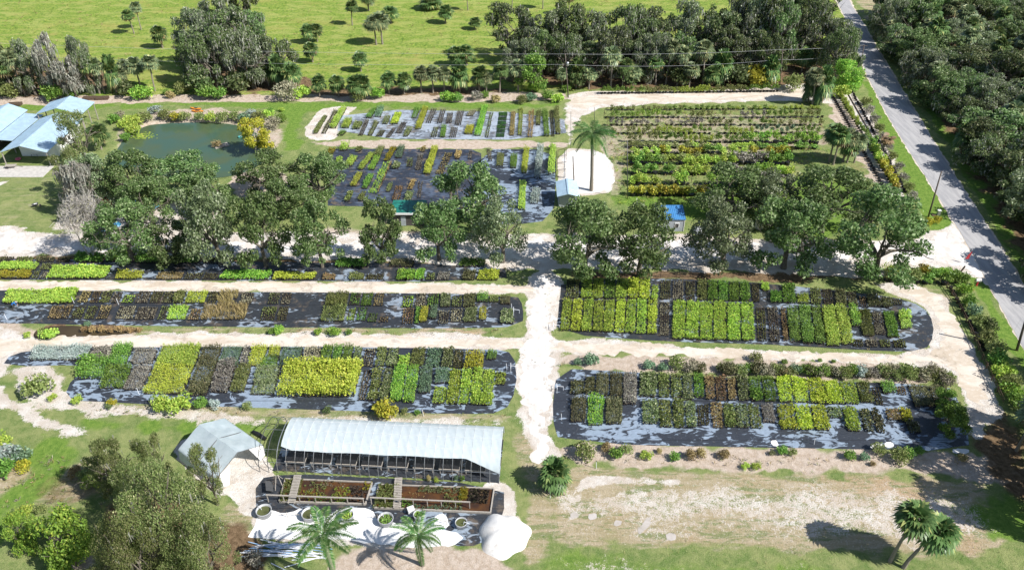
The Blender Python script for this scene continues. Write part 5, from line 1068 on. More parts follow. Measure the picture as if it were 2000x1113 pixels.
prow(1636, 185, 1750, 372, 1.5, ['limegreen_leaf', 'limegreen_leaf', 'green_leaf', 'limegreen_leaf', 'yellow_leaf'], 'the slanting row near the road', 1, 1, 0)
prow(1626, 190, 1728, 372, 1.3, ['grey_leaf'], 'the slanting row of bare pots', 1, 1, 1)
prow(1662, 178, 1770, 378, 1.2, ['grey_leaf'], 'the row under the roadside hedge', 1, 1, 1)
prow(1855, 560, 1925, 690, 1.15, ['green_leaf'], 'the pot row inside the lower right fence', 1, 1, 1)
prow(1722, 548, 1850, 556, 1.2, ['midolive_leaf', 'green_leaf'], 'the row at the entrance end', .8, 1, .4)
allp = []
for (x0, y0, x1, y1, sp, kinds, where, hs, keep, emp) in rows_:
    a, b = G(x0, y0), G(x1, y1); n = int((b - a).length / (sp * .85))
    for i in range(n):
        if random.random() > keep: continue
        q = a.lerp(b, (i + .5) / n); k = kinds[min(len(kinds) - 1, int((i / n) * len(kinds) + random.uniform(-.3, .3)))] if kinds else kinds[0]
        allp.append((q.x + random.uniform(-.12, .12), q.y + random.uniform(-.15, .15), k, hs * random.uniform(.9, 1.5), where, random.random() < emp, i))
allp.sort(key=lambda p: p[1])
rest = []
for i, (x, y, k, s, where, em, pos_) in enumerate(allp):
    if i < 290:
        lb = f'bare black pot, {ordw(pos_)} place along {where}' if em else f'{WORD[k]} young tree in black pot, {ordw(pos_)} along {where}'
        t = thing('potted_tree' if not em else 'plant_pot', lb, 'potted tree' if not em else 'pot', (x, y, 0), random.uniform(0, 6.28), f'pots in {where}')
        t.scale = (1.75, 1.75, s * 1.15) if not em else (1, 1, 1)
        p = PK[k]; link(bpy.data.objects.new('pot', p[0]), t)
        if not em: link(bpy.data.objects.new('stem', p[1]), t); link(bpy.data.objects.new('foliage', p[2]), t)
    else: rest.append((x, y, k, s, em))
if rest:
    Qs, mi = [], []; names = ['black_plastic'] + list(PK)
    for (x, y, k, s, em) in rest:
        n = 8
        for j in range(n):
            a, b = 2 * math.pi * j / n, 2 * math.pi * (j + 1) / n
            Qs.append([[x + .26 * math.cos(a), y + .26 * math.sin(a), 0], [x + .26 * math.cos(b), y + .26 * math.sin(b), 0], [x + .33 * math.cos(b), y + .33 * math.sin(b), .42], [x + .33 * math.cos(a), y + .33 * math.sin(a), .42]]); mi.append(0)
        if em: continue
        me = PK[k][2]; co = np.empty(len(me.vertices) * 3, np.float32); me.vertices.foreach_get('co', co); q = co.reshape(-1, 4, 3).copy(); ang = random.uniform(0, 6.28); c_, s_ = math.cos(ang), math.sin(ang)
        q = np.stack([q[..., 0] * c_ - q[..., 1] * s_ + x, q[..., 0] * s_ + q[..., 1] * c_ + y, q[..., 2] * s], -1); Qs += q.tolist(); mi += [names.index(k)] * len(q)
    o = link(bpy.data.objects.new('distant_potted_trees', quadmesh('distant_potted_trees', np.array(Qs), names, mi)))
    tag(o, 'farther rows of young trees in black pots near the top right sand lane', 'potted trees', None, 'stuff')

# low weeds between the rows and tufts on the bare ground
def tufts(name, label, polys, dens, kinds, size, seed):
    r = np.random.default_rng(seed); Q = []; mi = []
    T = leaf_template('grassy', seed); T = T[:7] * np.array([1.3, 1.3, .55])
    for px, dn in polys:
        P = [G(*p) for p in px]; x0, x1 = min(p.x for p in P), max(p.x for p in P); y0, y1 = min(p.y for p in P), max(p.y for p in P)
        n = int((x1 - x0) * (y1 - y0) * dn * dens); X_ = r.uniform(x0, x1, n); Y_ = r.uniform(y0, y1, n)
        ok = sdf(X_, Y_, P) > 0; nz = vnoise(X_, Y_, .5, seed); ok &= nz > r.uniform(.25, .75, n)
        X_, Y_ = X_[ok], Y_[ok]; q = spread(T, np.stack([X_, Y_, X_ * 0], 1), r.uniform(0, 6.28, len(X_)), r.uniform(.5, 1.5, len(X_)) * size); Q.append(q); mi.append(np.repeat(r.integers(0, len(kinds), len(X_)), len(T)))
    o = link(bpy.data.objects.new(name, quadmesh(name, np.concatenate(Q), kinds, np.concatenate(mi)))); tag(o, label, 'weeds', None, 'stuff')
tufts('weeds', 'low weeds and grass tufts growing between the rows of potted trees', [([(1180, 212), (1600, 208), (1620, 300), (1560, 400), (1210, 400)], 1)], 2.0, ['midolive_leaf', 'limegreen_leaf', 'tan_leaf'], 1.3, 3)
tufts('dry_weeds', 'dry weeds on the banks and verges around the plant mats', [([(330, 640), (1020, 644), (1020, 656), (330, 652)], 2), ([(1090, 700), (1850, 716), (1850, 748), (1090, 716)], 1.5), ([(1090, 880), (1890, 888), (1890, 915), (1100, 905)], 1.5), ([(160, 790), (1000, 812), (1000, 828), (160, 812)], 1.5), ([(0, 178), (1100, 170), (1100, 196), (0, 200)], .5)], 1.0, ['tan_leaf', 'midolive_leaf', 'tan_leaf', 'brown_leaf'], .9, 4)
tufts('marsh_grass', 'matted marsh plants in the near left corner', [([(-60, 900), (60, 890), (300, 900), (300, 990), (60, 990), (-60, 1010)], 2)], 1.2, ['tan_leaf', 'brown_leaf', 'midolive_leaf'], 1, 5)
tufts('field_grass', 'thin grass tufts over the dry field at lower right', [([(1080, 915), (1900, 925), (2000, 1120), (1050, 1120)], 1)], 1.6, ['tan_leaf', 'midolive_leaf', 'green_leaf'], .55, 6)
tufts('ground_litter', 'fallen leaves and small weeds scattered over the sandy crossing and drive', [([(1030, 570), (1095, 570), (1085, 700), (1075, 850), (1030, 850), (1020, 700)], 1.2), ([(0, 470), (1000, 475), (1700, 480), (1700, 520), (1000, 510), (0, 500)], .6), ([(1090, 690), (1850, 700), (1900, 800), (1880, 640), (1500, 685)], .4)], .5, ['brown_leaf', 'tan_leaf', 'darkolive_leaf'], .6, 9)
tufts('pasture_grass', 'coarse grass tussocks over the bright pasture', [([(-60, -60), (1640, -60), (1640, 165), (-60, 180)], 1)], .22, ['limegreen_leaf', 'green_leaf', 'tan_leaf'], 1.5, 8)

# ---------------- buildings ----------------
def slope(mb, a, b, c, d, ribs, t=.06):
    "one roof slope: a-b along the ridge, d-c along the eave; ribbed sheet with thickness"
    a, b, c, d = map(Vector, (a, b, c, d)); n = (b - a).cross(d - a).normalized()
    if n.z < 0: n = -n
    mb.add([a, b, c, d, a - n * t, b - n * t, c - n * t, d - n * t], [(0, 3, 2, 1) if (b - a).cross(d - a).z < 0 else (0, 1, 2, 3), (4, 5, 6, 7), (0, 1, 5, 4), (1, 2, 6, 5), (2, 3, 7, 6), (3, 0, 4, 7)])
def ribs(mb, a, b, c, d, n, r=.03):
    a, b, c, d = map(Vector, (a, b, c, d)); nn = (b - a).cross(d - a).normalized(); nn = nn if nn.z > 0 else -nn
    for i in range(n + 1):
        u = i / n; mb.tube([a.lerp(b, u) + nn * r, d.lerp(c, u) + nn * r], r, 4, False)
def gable(label, name, cx, y0, y1, hw_l, hw_r, zr, ze, roofmat, posts=True, walls=None, sheets=6, slopes=(1, 1), group=None):
    t = thing(name, label, 'building', (cx, (y0 + y1) / 2, 0), 0, group); oy = (y0 + y1) / 2; a, b = y0 - oy, y1 - oy
    for side, hw in ((-1, hw_l), (1, hw_r)):
        if not hw: continue
        zz = zr - (zr - ze)
        for i in range(sheets):
            u0, u1 = i / sheets, (i + 1) / sheets; p, q = a + (b - a) * u0, a + (b - a) * u1 - .02; dz = .006 * (i % 2)
            mb = MB(); slope(mb, (0, p, zr + dz), (0, q, zr + dz), (side * hw, q, ze + dz), (side * hw, p, ze + dz), 0); ribs(mb, (0, p, zr + dz), (0, q, zr + dz), (side * hw, q, ze + dz), (side * hw, p, ze + dz), 4, .022)
            mb.obj('roof_panel', roofmat, t)
    mb = MB(); mb.box((0, 0, zr + .05), (.3, b - a, .06)); mb.obj('ridge_cap', roofmat, t)
    for y in (a + .3, b - .3, 0):
        for x in (-hw_l + .3 if hw_l else 0, hw_r - .3):
            if posts: m2 = MB(); m2.box((x, y, ze / 2 - .05), (.16, .16, ze - .1)); m2.obj('post', 'wood_grey', t)
    if walls:
        w0, w1, ya, yb, wm = walls; mb = MB(); hh = ze - .1
        mb.box((w0, (ya + yb) / 2 - oy, hh / 2), (.12, yb - ya, hh)); mb.box((w1, (ya + yb) / 2 - oy, hh / 2), (.12, yb - ya, hh))
        mb.box(((w0 + w1) / 2, ya - oy, hh / 2), (w1 - w0 - .13, .12, hh)); mb.box(((w0 + w1) / 2, yb - oy, hh / 2), (w1 - w0 - .13, .12, hh)); mb.obj('wall', wm, t)
        for k in range(3):
            w2 = MB(); w2.mat('white_paint').box((w1 + .07, ya - oy + (k + 1) * (yb - ya) / 4, 1.7), (.06, 1.2, 1.1)).mat('glass_dark').box((w1 + .11, ya - oy + (k + 1) * (yb - ya) / 4, 1.7), (.03, 1.0, .9)); w2.obj('window', None, t)
    return t
gable('long low building with pale blue ribbed metal roof, open porch at its near end', 'metal_roofed_house', -102.6, 152.8, 170.4, 4.7, 5.2, 4.8, 3.3, 'metal_roof_pale', True, (-3.6, 4.3, 158, 169.5, 'white_paint'), 8)
gable('higher canopy roof of pale metal on posts behind the long building', 'carport', -103.0, 170.7, 177.8, 5.2, 5.3, 5.7, 4.2, 'metal_roof_pale', True, None, 4)
gable('wide pale metal roofed barn cut by the left edge', 'barn', -116.1, 158.5, 174.8, 5.5, 3.9, 5.1, 3.5, 'metal_roof_pale', True, (-4.6, 3.2, 160, 173.5, 'wall_dark'), 8)
gable('lower lean-to roof of pale metal sheets between the barn and the long building', 'lean_to', -112.0, 159.2, 173.3, 0, 4.0, 3.35, 3.0, 'metal_roof_pale', True, None, 7)
mb = MB(); mb.box((-103, 150.5, .04), (12, 5, .1)); tag(mb.obj('patio', 'concrete'), kind='structure')
# small pale blue shed
t = gable('small shed with pale blue gabled metal roof beside the white shell yard', 'shed', 10.75, 134.4, 140.6, 2.15, 2.15, 3.5, 2.9, 'metal_roof_pale', False, (-1.7, 1.7, 135.6, 140.2, 'wall_grey'), 3)
def cross_gable(label, name, x0, x1, y0, y1, ze, zr, roofmat, wallmat, ridge=.75):
    t = thing(name, label, 'building', ((x0 + x1) / 2, (y0 + y1) / 2, 0)); w_ = (x1 - x0) / 2; a, b = -(y1 - y0) / 2, (y1 - y0) / 2; yr = a + (b - a) * ridge
    mb = MB(); mb.box((0, 0, ze / 2), (2 * w_ - .4, b - a - .4, ze)); mb.obj('wall', wallmat, t)
    n = 5
    for i in range(n):
        p, q = -w_ + 2 * w_ * i / n, -w_ + 2 * w_ * (i + 1) / n - .02; dz = .006 * (i % 2)
        for (ya, yb) in ((a, yr), (b, yr)):
            m2 = MB(); slope(m2, (p, yb, zr + dz), (q, yb, zr + dz), (q, ya, ze + dz), (p, ya, ze + dz), 0); ribs(m2, (p, yb, zr + dz), (q, yb, zr + dz), (q, ya, ze + dz), (p, ya, ze + dz), 3, .02); m2.obj('roof_panel', roofmat, t)
    return t, a
t, a = cross_gable('small pale grey cabin with bright blue metal roof and one window under the oaks', 'cabin', 26.6, 31.8, 126.3, 131.8, 2.6, 3.3, 'metal_roof_blue', 'wall_grey')
f_ = MB().mat('white_paint').box((1.1, a + .17, 1.35), (.85, .08, .95)).obj('window_frame', None, t); MB().box((1.1, a + .12, 1.3), (.6, .06, .7)).obj('pane', 'glass_dark', f_)
MB().box((2.42, a + .16, 1.3), (.08, .08, 2.5)).obj('corner_board', 'white_paint', t)
t = thing('shed', 'flat green roofed shed with white fascia between two oaks', 'building', (-19.3, 130.6, 0))
MB().box((.1, 0, 1.35), (5.6, 4.2, 2.7)).obj('wall', 'wall_dark', t)
for i in range(4): MB().box((-2.4 + 1.6 * i, 0, 2.85 + .004 * (i % 2)), (1.56, 5.0, .1)).obj('roof_panel', 'roof_green', t)
MB().box((0, -2.56, 2.8), (6.5, .08, .4)).obj('fascia', 'white_paint', t)
dr = MB().box((-.9, -2.14, 1.05), (.9, .06, 2.0)).obj('door', 'wall_grey', t); MB().box((-.55, -2.19, 1.0), (.05, .05, .15)).obj('handle', 'steel', dr)

# ---------------- hoop greenhouse ----------------
ga, gb = G(508, 921), G(975, 944); gd = (gb - ga).normalized(); gl = (gb - ga).length; ang = math.atan2(gd.y, gd.x)
GW, GH = 8.0, 3.5
t = thing('greenhouse', 'long hoop greenhouse with milky white film over steel hoops', 'greenhouse', (ga.x, ga.y, 0), ang)
def arc(s, z0=0): # s 0..1 from the front foot over the top to the back foot
    a_ = math.pi * s; return (GW / 2 - GW / 2 * math.copysign(abs(math.cos(a_)) ** .8, math.cos(a_)), GH * math.sin(a_) ** .75)
nh = 27
for i in range(nh):
    x = gl * i / (nh - 1); m2 = MB(); m2.tube([(x, *arc(s / 16)) for s in range(17)], .035 if i > 2 else .045, 5, False); m2.obj('hoop', 'steel' if i > 1 else 'dark_steel', t)
for s in (0.12, .28, .5, .72, .9):
    y, z = arc(s); MB().tube([(0, y, z - .05), (gl, y, z - .05)], .025, 5).obj('purlin', 'steel', t)
xs0, xs1 = gl * 2.3 / (nh - 1), gl + .1
nx_, ns = 150, 30; V = []; Fc = []
for i in range(nx_ + 1):
    x = xs0 + (xs1 - xs0) * i / nx_; u = (x / gl * (nh - 1)) % 1; sag = .016 * math.sin(math.pi * u)
    lo = .27 - .004 * math.sin(x * .9) - (.16 * max(0, (x - gl * .86) / (gl * .14))) + (.05 * max(0, 1 - (x - xs0) / 1.5))
    for j in range(ns + 1):
        s = lo + (.97 - lo) * j / ns; y, z = arc(s); k = 1 - sag / 2.5; V.append((x + .25 * (.5 - s) * (i == 0), GW / 2 + (y - GW / 2) * k, z * k + .06 + .015 * math.sin(x * 7 + j)))
for i in range(nx_):
    for j in range(ns): a_ = i * (ns + 1) + j; Fc.append((a_, a_ + 1, a_ + ns + 2, a_ + ns + 1))
m2 = MB(); m2.add(V, Fc); m2.obj('film_cover', 'greenhouse_film', t, True)
for i in range(3, nh):
    x = gl * i / (nh - 1); m2 = MB(); m2.tube([(x, arc(s)[0], arc(s)[1] + .085) for s in [.27 + .67 * q / 12 for q in range(13)]], .014, 4, False); m2.obj('hold_down_strap', 'white_paint', t)
for s in (.38, .5, .62): y, z = arc(s); MB().tube([(xs0, y, z + .085), (xs1, y, z + .085)], .018, 4, False).obj('hold_down_strap', 'white_paint', t)
for i in range(8):   # benches with dark trays under the cover
    b_ = thing('plant_bench', f'dark staging bench with plant trays inside the hoop greenhouse, {ordw(i)} from the left', 'bench', ga + gd * (4.2 + i * 3.25), ang, 'staging benches in the hoop greenhouse')
    MB().box((0, 1.9, .8), (2.6, 1.6, .07)).obj('bench_top', 'wood_grey', b_)
    for x in (-1.15, 1.15):
        for y in (1.2, 2.6): MB().box((x, y, .38), (.09, .09, .76)).obj('leg', 'wood_grey', b_)
    for k in range(3): MB().box((-.85 + k * .85, 1.9, .89), (.78, 1.4, .1)).obj('tray', 'black_plastic', b_)
    b2 = thing('plant_bench', f'rear staging bench in the hoop greenhouse, {ordw(i)} from the left', 'bench', ga + gd * (4.2 + i * 3.25), ang, 'rear staging benches in the hoop greenhouse'); MB().box((0, 5.2, .8), (2.6, 2.0, .07)).obj('bench_top', 'wood_dark', b2)
    for x in (-1.15, 1.15): MB().box((x, 5.2, .38), (.09, 1.6, .76)).obj('leg', 'wood_dark', b2)
q_ = [ga + gd * 1.5 + Vector((-gd.y, gd.x, 0)) * .3, ga + gd * gl + Vector((-gd.y, gd.x, 0)) * .1, ga + gd * gl + Vector((-gd.y, gd.x, 0)) * 7.4, ga + gd * 1.5 + Vector((-gd.y, gd.x, 0)) * 7.4]
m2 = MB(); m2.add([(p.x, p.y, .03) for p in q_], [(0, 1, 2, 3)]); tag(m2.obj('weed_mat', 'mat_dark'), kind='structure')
for (px, py, k, h) in [(838, 938, 'variegated', .9), (852, 940, 'lime', .7), (892, 938, 'blue', 1.1), (903, 938, 'green', 1)]:
    put({'variegated': 'sh_tan', 'lime': 'sh_lime', 'blue': 'sh_blue', 'green': 'sh_green'}[k], 'potted_plant', f'{ {"variegated": "pale", "lime": "yellow green", "blue": "blue green", "green": "green"}[k]} plant standing by the open side of the hoop greenhouse', 'plant', px, py, None, 14, None, 'plants by the open side of the hoop greenhouse', h)
# ---------------- gabled shade tent ----------------
t = thing('shade_tent', 'small gabled shade tent covered with pale grey sheeting', 'tent', (-36.8, 70.9, 0), math.atan2(-4.6, 6.0))
Lh, Wh, Zr, Ze = 3.9, 3.5, 3.5, 1.9
def sheetgrid(f, nu, nv, name, mat):
    V = []; Fc = []
    for i in range(nu + 1):
        for j in range(nv + 1): V.append(f(i / nu, j / nv))
    for i in range(nu):
        for j in range(nv): a_ = i * (nv + 1) + j; Fc.append((a_, a_ + 1, a_ + nv + 2, a_ + nv + 1))
    m2 = MB(); m2.add(V, Fc); return m2.obj(name, mat, t, True)
def sl_(sign):
    def f(u, v):
        x = -Lh + 2 * Lh * u; w_ = .05 * math.sin(u * 19 + v * 7) * math.sin(v * 9 + u * 3)
        if v < .7: k = v / .7; return (x, sign * Wh * k, Zr - (Zr - Ze) * k - .18 * math.sin(math.pi * u) * math.sin(math.pi * k) + w_)
        k = (v - .7) / .3; return (x, sign * (Wh + .25 * k), Ze - (Ze - .3) * k + w_ * .4)
    return f
for s_ in (-1, 1): sheetgrid(sl_(s_), 30, 24, 'roof_sheet', 'tent_film')
for x in (-Lh, 0, Lh):
    m2 = MB(); m2.tube([(x, -Wh, 0), (x, -Wh, Ze - .06), (x, 0, Zr - .08), (x, Wh, Ze - .06), (x, Wh, 0)], .05, 5); m2.obj('frame_arch', 'dark_steel', t)
m2 = MB(); m2.add([(-Lh, -Wh, .2), (-Lh, Wh, .2), (-Lh, Wh, Ze), (-Lh, 0, Zr - .02), (-Lh, -Wh, Ze)], [(0, 1, 2, 3, 4)]); m2.obj('end_sheet', 'tent_film', t)
m2 = MB(); m2.add([(Lh, -Wh, .1), (Lh + .5, -Wh + 1.2, .05), (Lh + .2, -1.4, 2.7), (Lh, -Wh, Ze)], [(0, 1, 2, 3)]); m2.add([(Lh, Wh, .1), (Lh + .3, Wh - 1.0, .05), (Lh + .1, 1.5, 2.8), (Lh, Wh, Ze)], [(0, 1, 2, 3)]); m2.obj('door_flap', 'tarp_white', t)
t2 = thing('shade_cloth_roll', 'roll of black cloth behind the white tent near the greenhouse', 'cloth roll', G(506, 853)); MB().tube([(-1, .8, .15), (0, .2, .2), (1, -.5, .15)], [.25, .3, .25], 8).obj('roll', 'black_plastic', t2)
# ---------------- framed water beds ----------------
def waterbed(label, c4, bridge, rail, contents, wmat):
    P = [G(*p) for p in c4]; o = sum(P, Vector()) / 4; t = thing('water_bed', label, 'water bed', (o.x, o.y, 0), 0, 'framed water beds'); L4 = [p - o for p in P]
    for i in range(4):
        a_, b_ = L4[i], L4[(i + 1) % 4]; m2 = MB(); d_ = (b_ - a_); m2.box(((a_ + b_) / 2) + Vector((0, 0, .16 + .003 * i)), (d_.length - .02, .14, .32), math.atan2(d_.y, d_.x)); m2.obj('frame_board', 'wood_grey', t)
    m2 = MB(); k = [p * .995 + Vector((0, 0, .14)) for p in L4]; m2.add(k, [(3, 2, 1, 0)]); m2.obj('water', wmat, t)
    for (u0, u1, v0, v1, st, col, cov, hs) in contents:
        def bl(u, v): return (L4[0] * (1 - u) + L4[1] * u) * (1 - v) + (L4[3] * (1 - u) + L4[2] * u) * v
        n = int((u1 - u0) * (v1 - v0) * 1500 * cov); u = rng.uniform(u0, u1, n); v = rng.uniform(v0, v1, n)
        A = [np.array(q) for q in L4]; pp = (A[0][None] * (1 - u)[:, None] + A[1][None] * u[:, None]) * (1 - v)[:, None] + (A[3][None] * (1 - u)[:, None] + A[2][None] * u[:, None]) * v[:, None]; pp[:, 2] = .1
        if st == LO: Q = spread(POT, pp + [0, 0, .0], rng.uniform(0, 6, n), np.full(n, 1.0)); ob = link(bpy.data.objects.new('plant_pots', quadmesh('plant_pots', Q, ['black_plastic', 'potting_soil'], np.tile(POTM, n))), t); ob['kind'] = 'stuff'
        Q = spread(TPL[st][0], pp, rng.uniform(0, 6.28, n), rng.uniform(.6, 1.2, n) * hs); ob = link(bpy.data.objects.new('water_plants', quadmesh('water_plants', Q, col)), t); ob['kind'] = 'stuff'
    (x0, y0), (x1, y1) = bridge; a_, b_ = G(x0, y0), G(x1, y1); n = 18; rz = math.atan2((b_ - a_).y, (b_ - a_).x)
    br = thing('plank_bridge', 'slatted wooden plank bridge across the ' + ('left' if x0 < 700 else 'right') + ' water bed', 'bridge', (a_.x, a_.y, 0), rz, 'plank bridges over the water beds'); ln = (b_ - a_).length
    for s_ in (-.36, .36): MB().box((ln / 2, s_, .40), (ln, .07, .12)).obj('beam', 'wood_grey', br)
    pm = MB().box((0, 0, 0), (ln / n * .66, .95, .05)).mesh('plank', 'wood_grey')
    for i in range(n): o2 = link(bpy.data.objects.new('plank', pm), br); o2.location = (ln * (i + .5) / n, random.uniform(-.02, .02), .49)
    (x0, y0), (x1, y1), nposts = rail; zr_ = 1.25; a_, b_ = G(x0, y0, zr_), G(x1, y1, zr_); r_ = thing('railing', 'weathered wooden rail on posts along the near side of the ' + ('left' if x0 < 700 else 'right') + ' water bed', 'railing', (a_.x, a_.y, 0), math.atan2((b_ - a_).y, (b_ - a_).x)); ln = (b_ - a_).length
    MB().box((ln / 2, 0, zr_), (ln + .2, .14, .12)).obj('top_rail', 'wood_grey', r_)
    for i in range(nposts): MB().box((ln * i / (nposts - 1), 0, zr_ / 2 - .04), (.09, .09, zr_ - .06)).obj('post', 'wood_grey', r_)
waterbed('left framed water bed with green and brown water plants', [(558, 937), (727, 944), (714, 986), (546, 981)], ((583, 932), (570, 987)), ((521, 966), (709, 973), 7),
    [(0, .22, 0, 1, B, 'midolive_leaf', .9, .6), (.24, .5, .5, 1, B, 'yellow_leaf', .12, .5), (.24, .5, .1, .9, B, 'midolive_leaf', .2, .6), (.3, .7, .0, .3, B, 'brown_leaf', .25, .5), (.6, .78, .3, 1, B, 'limegreen_leaf', .45, .5), (.75, 1, .2, 1, LO, 'brown_leaf', .35, .5), (.4, .8, .7, 1, B, 'green_leaf', .3, .5), (.92, 1, 0, .4, B, 'yellow_leaf', .7, .5)], 'mud_water')
waterbed('right framed water bed with brown water, yellow flowers and potted plants', [(741, 948), (965, 956), (958, 1003), (731, 993)], ((779, 937), (776, 996)), ((724, 971), (917, 980), 8),
    [(0, .18, 0, 1, B, 'midolive_leaf', 1.3, .7), (.22, .32, .55, 1, B, 'green_leaf', .8, .5), (.2, .5, .3, .7, B, 'orange_leaf', .13, .35), (.35, .72, .02, .28, B, 'variegated_leaf', 1.2, .5), (.3, .75, .82, 1, B, 'blue_leaf', .9, .5), (.58, .74, .3, .8, B, 'midolive_leaf', .9, .5), (.715, .78, .02, .5, B, 'yellow_leaf', 2.4, .6), (.80, .875, .05, .6, LO, 'darkolive_leaf', 2.2, .7), (.885, .96, .08, .62, LO, 'red_leaf', 2.2, .7)], 'mud_water')
# ---------------- round tubs ----------------
def tub(px, py, r, label, plant, mat='tub_grey', h=.75):
    g = G(px, py); t = thing('stock_tub', label, 'tub', (g.x, g.y, .02), random.uniform(0, 6), 'round water tubs')
    m2 = MB(); m2.lathe([(0.001, 0), (r * .93, 0), (r, h), (r + .05, h), (r + .05, h + .05), (r - .03, h + .05), (r * .9, .25), (0.001, .25)], n=28); m2.obj('tub_wall', mat, t, True)
    m2 = MB(); m2.lathe([(0.001, .5), (r * .95, .5)], n=28); m2.obj('water', 'algae_water', t)
    if plant:
        n = 90; a_ = rng.uniform(0, 6.28, n); rr = r * .85 * np.sqrt(rng.uniform(0, 1, n)); P = np.stack([rr * np.cos(a_), rr * np.sin(a_), rng.uniform(.5, .75, n)], 1)
        link(bpy.data.objects.new('water_plants', quadmesh('water_plants', leaves(P, .25, .6, .6), plant)), t)
    m2 = MB(); m2.tube([(r * .5, 0, .5), (r * .6, .05, h + .35)], .03, 5).tube([(r * .6, .05, h + .35), (r + .4, .3, h + .2)], .03, 5); m2.obj('pipe', 'pvc_white', t)
tub(517, 1004, .88, 'round grey water tub with dark green water, leftmost of the tubs', None)
tub(606, 1010, .9, 'round pale ribbed water tub half under the left royal palm', None)
tub(679, 1013, .75, 'round tub with yellow green plants right of the left royal palm', 'limegreen_leaf')
tub(754, 1020, .88, 'round water tub full of green plants between the two royal palms', 'green_leaf')
tub(818, 1012, .6, 'round tub partly hidden behind the right royal palm', 'green_leaf')
tub(901, 1026, .68, 'small round tub holding white pipes on the dark shade cloth', None, 'tub_grey', .6)
for i, (a_, b_) in enumerate([((548, 1008), (562, 1010)), ((573, 1008), (590, 1011)), ((722, 1012), (738, 1015)), ((858, 1020), (872, 1024)), ((632, 1012), (648, 1016))]):
    pa, pb = G(*a_), G(*b_); t = thing('pipe_stake', f'thin pipe on a stake among the tubs, {ordw(i)} listed from the left tub', 'pipe', pa, 0, 'pipes among the tubs'); d_ = pb - pa
    MB().tube([(0, 0, .5), (d_.x, d_.y, .5)], .035, 5).obj('pipe', 'wood_grey', t); MB().tube([(d_.x, d_.y, 0), (d_.x, d_.y, 1.0)], .035, 5).obj('stake', 'wood_grey', t)
MB().box((0, 0, .3), (.7, .6, .6)).mesh('crate', 'white_paint')
t = thing('white_box', 'small white box standing by the railing of the right water bed', 'box', G(803, 1000), .4); MB().box((0, 0, .35), (.75, .6, .7)).obj('box_body', 'white_paint', t); MB().box((0, 0, .73), (.8, .65, .06)).obj('lid', 'tarp_white', t)
t = thing('a_frame_stand', 'wooden A-frame stand with a dark panel at the left of the water beds', 'stand', G(545, 946), .3)
for s_ in (-.5, .5): MB().tube([(s_, -.8, 0), (s_ * .2, 0, 1.7)], .05, 5).obj('leg', 'wood_grey', t); MB().tube([(s_, .8, 0), (s_ * .2, 0, 1.7)], .05, 5).obj('leg', 'wood_grey', t)
m2 = MB(); m2.box((-1.1, -.4, .55), (.9, 1.6, .06), 0, Matrix.Rotation(.5, 3, 'Y')); m2.obj('panel', 'dark_steel', t)
# covered sand pile
g = G(984, 1045); t = thing('sand_pile', 'big rounded pile under pale sheeting right of the tubs', 'pile', (g.x, g.y, 0)); m2 = MB(); V = []; Fc = []; nr_, na = 14, 48
for i in range(nr_ + 1):
    u = i / nr_
    for k in range(na):
        a_ = 2 * math.pi * k / na; rad_ = 2.95 * (1 + .07 * math.sin(3 * a_ + 1) + .05 * math.sin(7 * a_)) * u
        z = 1.25 * (1 - u ** 2.2) + .10 * float(vnoise(rad_ * math.cos(a_) + 50, rad_ * math.sin(a_) + 50, 1.3, 4)) * (1 - u ** 6) + .05 * math.sin(9 * a_) * u * (1 - u); V.append((rad_ * math.cos(a_) , rad_ * math.sin(a_) * 1.05, z + .04 * (i < nr_)))
for i in range(nr_):
    for k in range(na): a_ = i * na + k; b_ = i * na + (k + 1) % na; Fc.append((a_, b_ , b_ + na, a_ + na)[::-1])
m2.add(V, Fc); m2.obj('covering_sheet', 'shell', t, True)
# heap of white and blue pipes
for i in range(46):
    x = 505 + random.uniform(0, 110); y = 1072 + random.uniform(-6, 16); g = G(x, y); a_ = random.gauss(-.05, .13); ln = random.uniform(2.5, 5.5)
    t = thing('plastic_pipe', 'long white plastic pipe in the heap beside the left royal palm' if i % 4 else 'pale blue plastic pipe in the heap beside the left royal palm', 'pipe', (g.x, g.y, .05 + random.uniform(0, .45)), a_, 'heap of plastic pipes')
    MB().tube([(-ln / 2, 0, 0), (0, 0, random.uniform(0, .06)), (ln / 2, 0, 0)], .055, 6).obj('pipe', 'pvc_white' if i % 4 else 'pvc_blue', t)
for i, (a_, b_) in enumerate([((530, 1100), (570, 1120)), ((556, 1108), (640, 1084)), ((570, 1094), (632, 1090)), ((600, 1080), (650, 1096))]):
    pa, pb = G(*a_), G(*b_); t = thing('plastic_pipe', f'loose white pipe lying apart from the heap, {ordw(i)} of four', 'pipe', pa, 0, 'loose pipes beside the heap'); d_ = pb - pa; MB().tube([(0, 0, .08), (d_.x, d_.y, .12)], .06, 6).obj('pipe', 'pvc_white', t)
# ---------------- poles and wires ----------------
def pole(label, bx, by, tx, ty, r=.14, cross=False, tr=False, mat='pole_wood', name='utility_pole', group=None, cat='utility pole'):
    g = G(bx, by); h = hgt(bx, by, ty); tp = G(tx, ty, h); t = thing(name, label, cat, (g.x, g.y, 0), 0, group); d_ = Vector((tp.x - g.x, tp.y - g.y, h))
    MB().tube([(0, 0, -.1), d_], [r, r * .7], 8).obj('pole', mat, t, True)
    if cross: MB().box(d_ + Vector((0, 0, -.3)), (1.8, .12, .12)).obj('crossarm', mat, t)
    if tr:
        m2 = MB(); m2.lathe([(0.001, 0), (.3, 0), (.3, .9), (.001, 1)], (d_.x * .8 + .4, d_.y * .8 - .1, h * .74), 12); m2.obj('transformer', 'steel', t, True)
    return Vector((g.x, g.y, 0)) + d_
p1 = pole('utility pole with a grey transformer at the end of the palm line', 1110, 191, 1104, 106, .15, False, True)
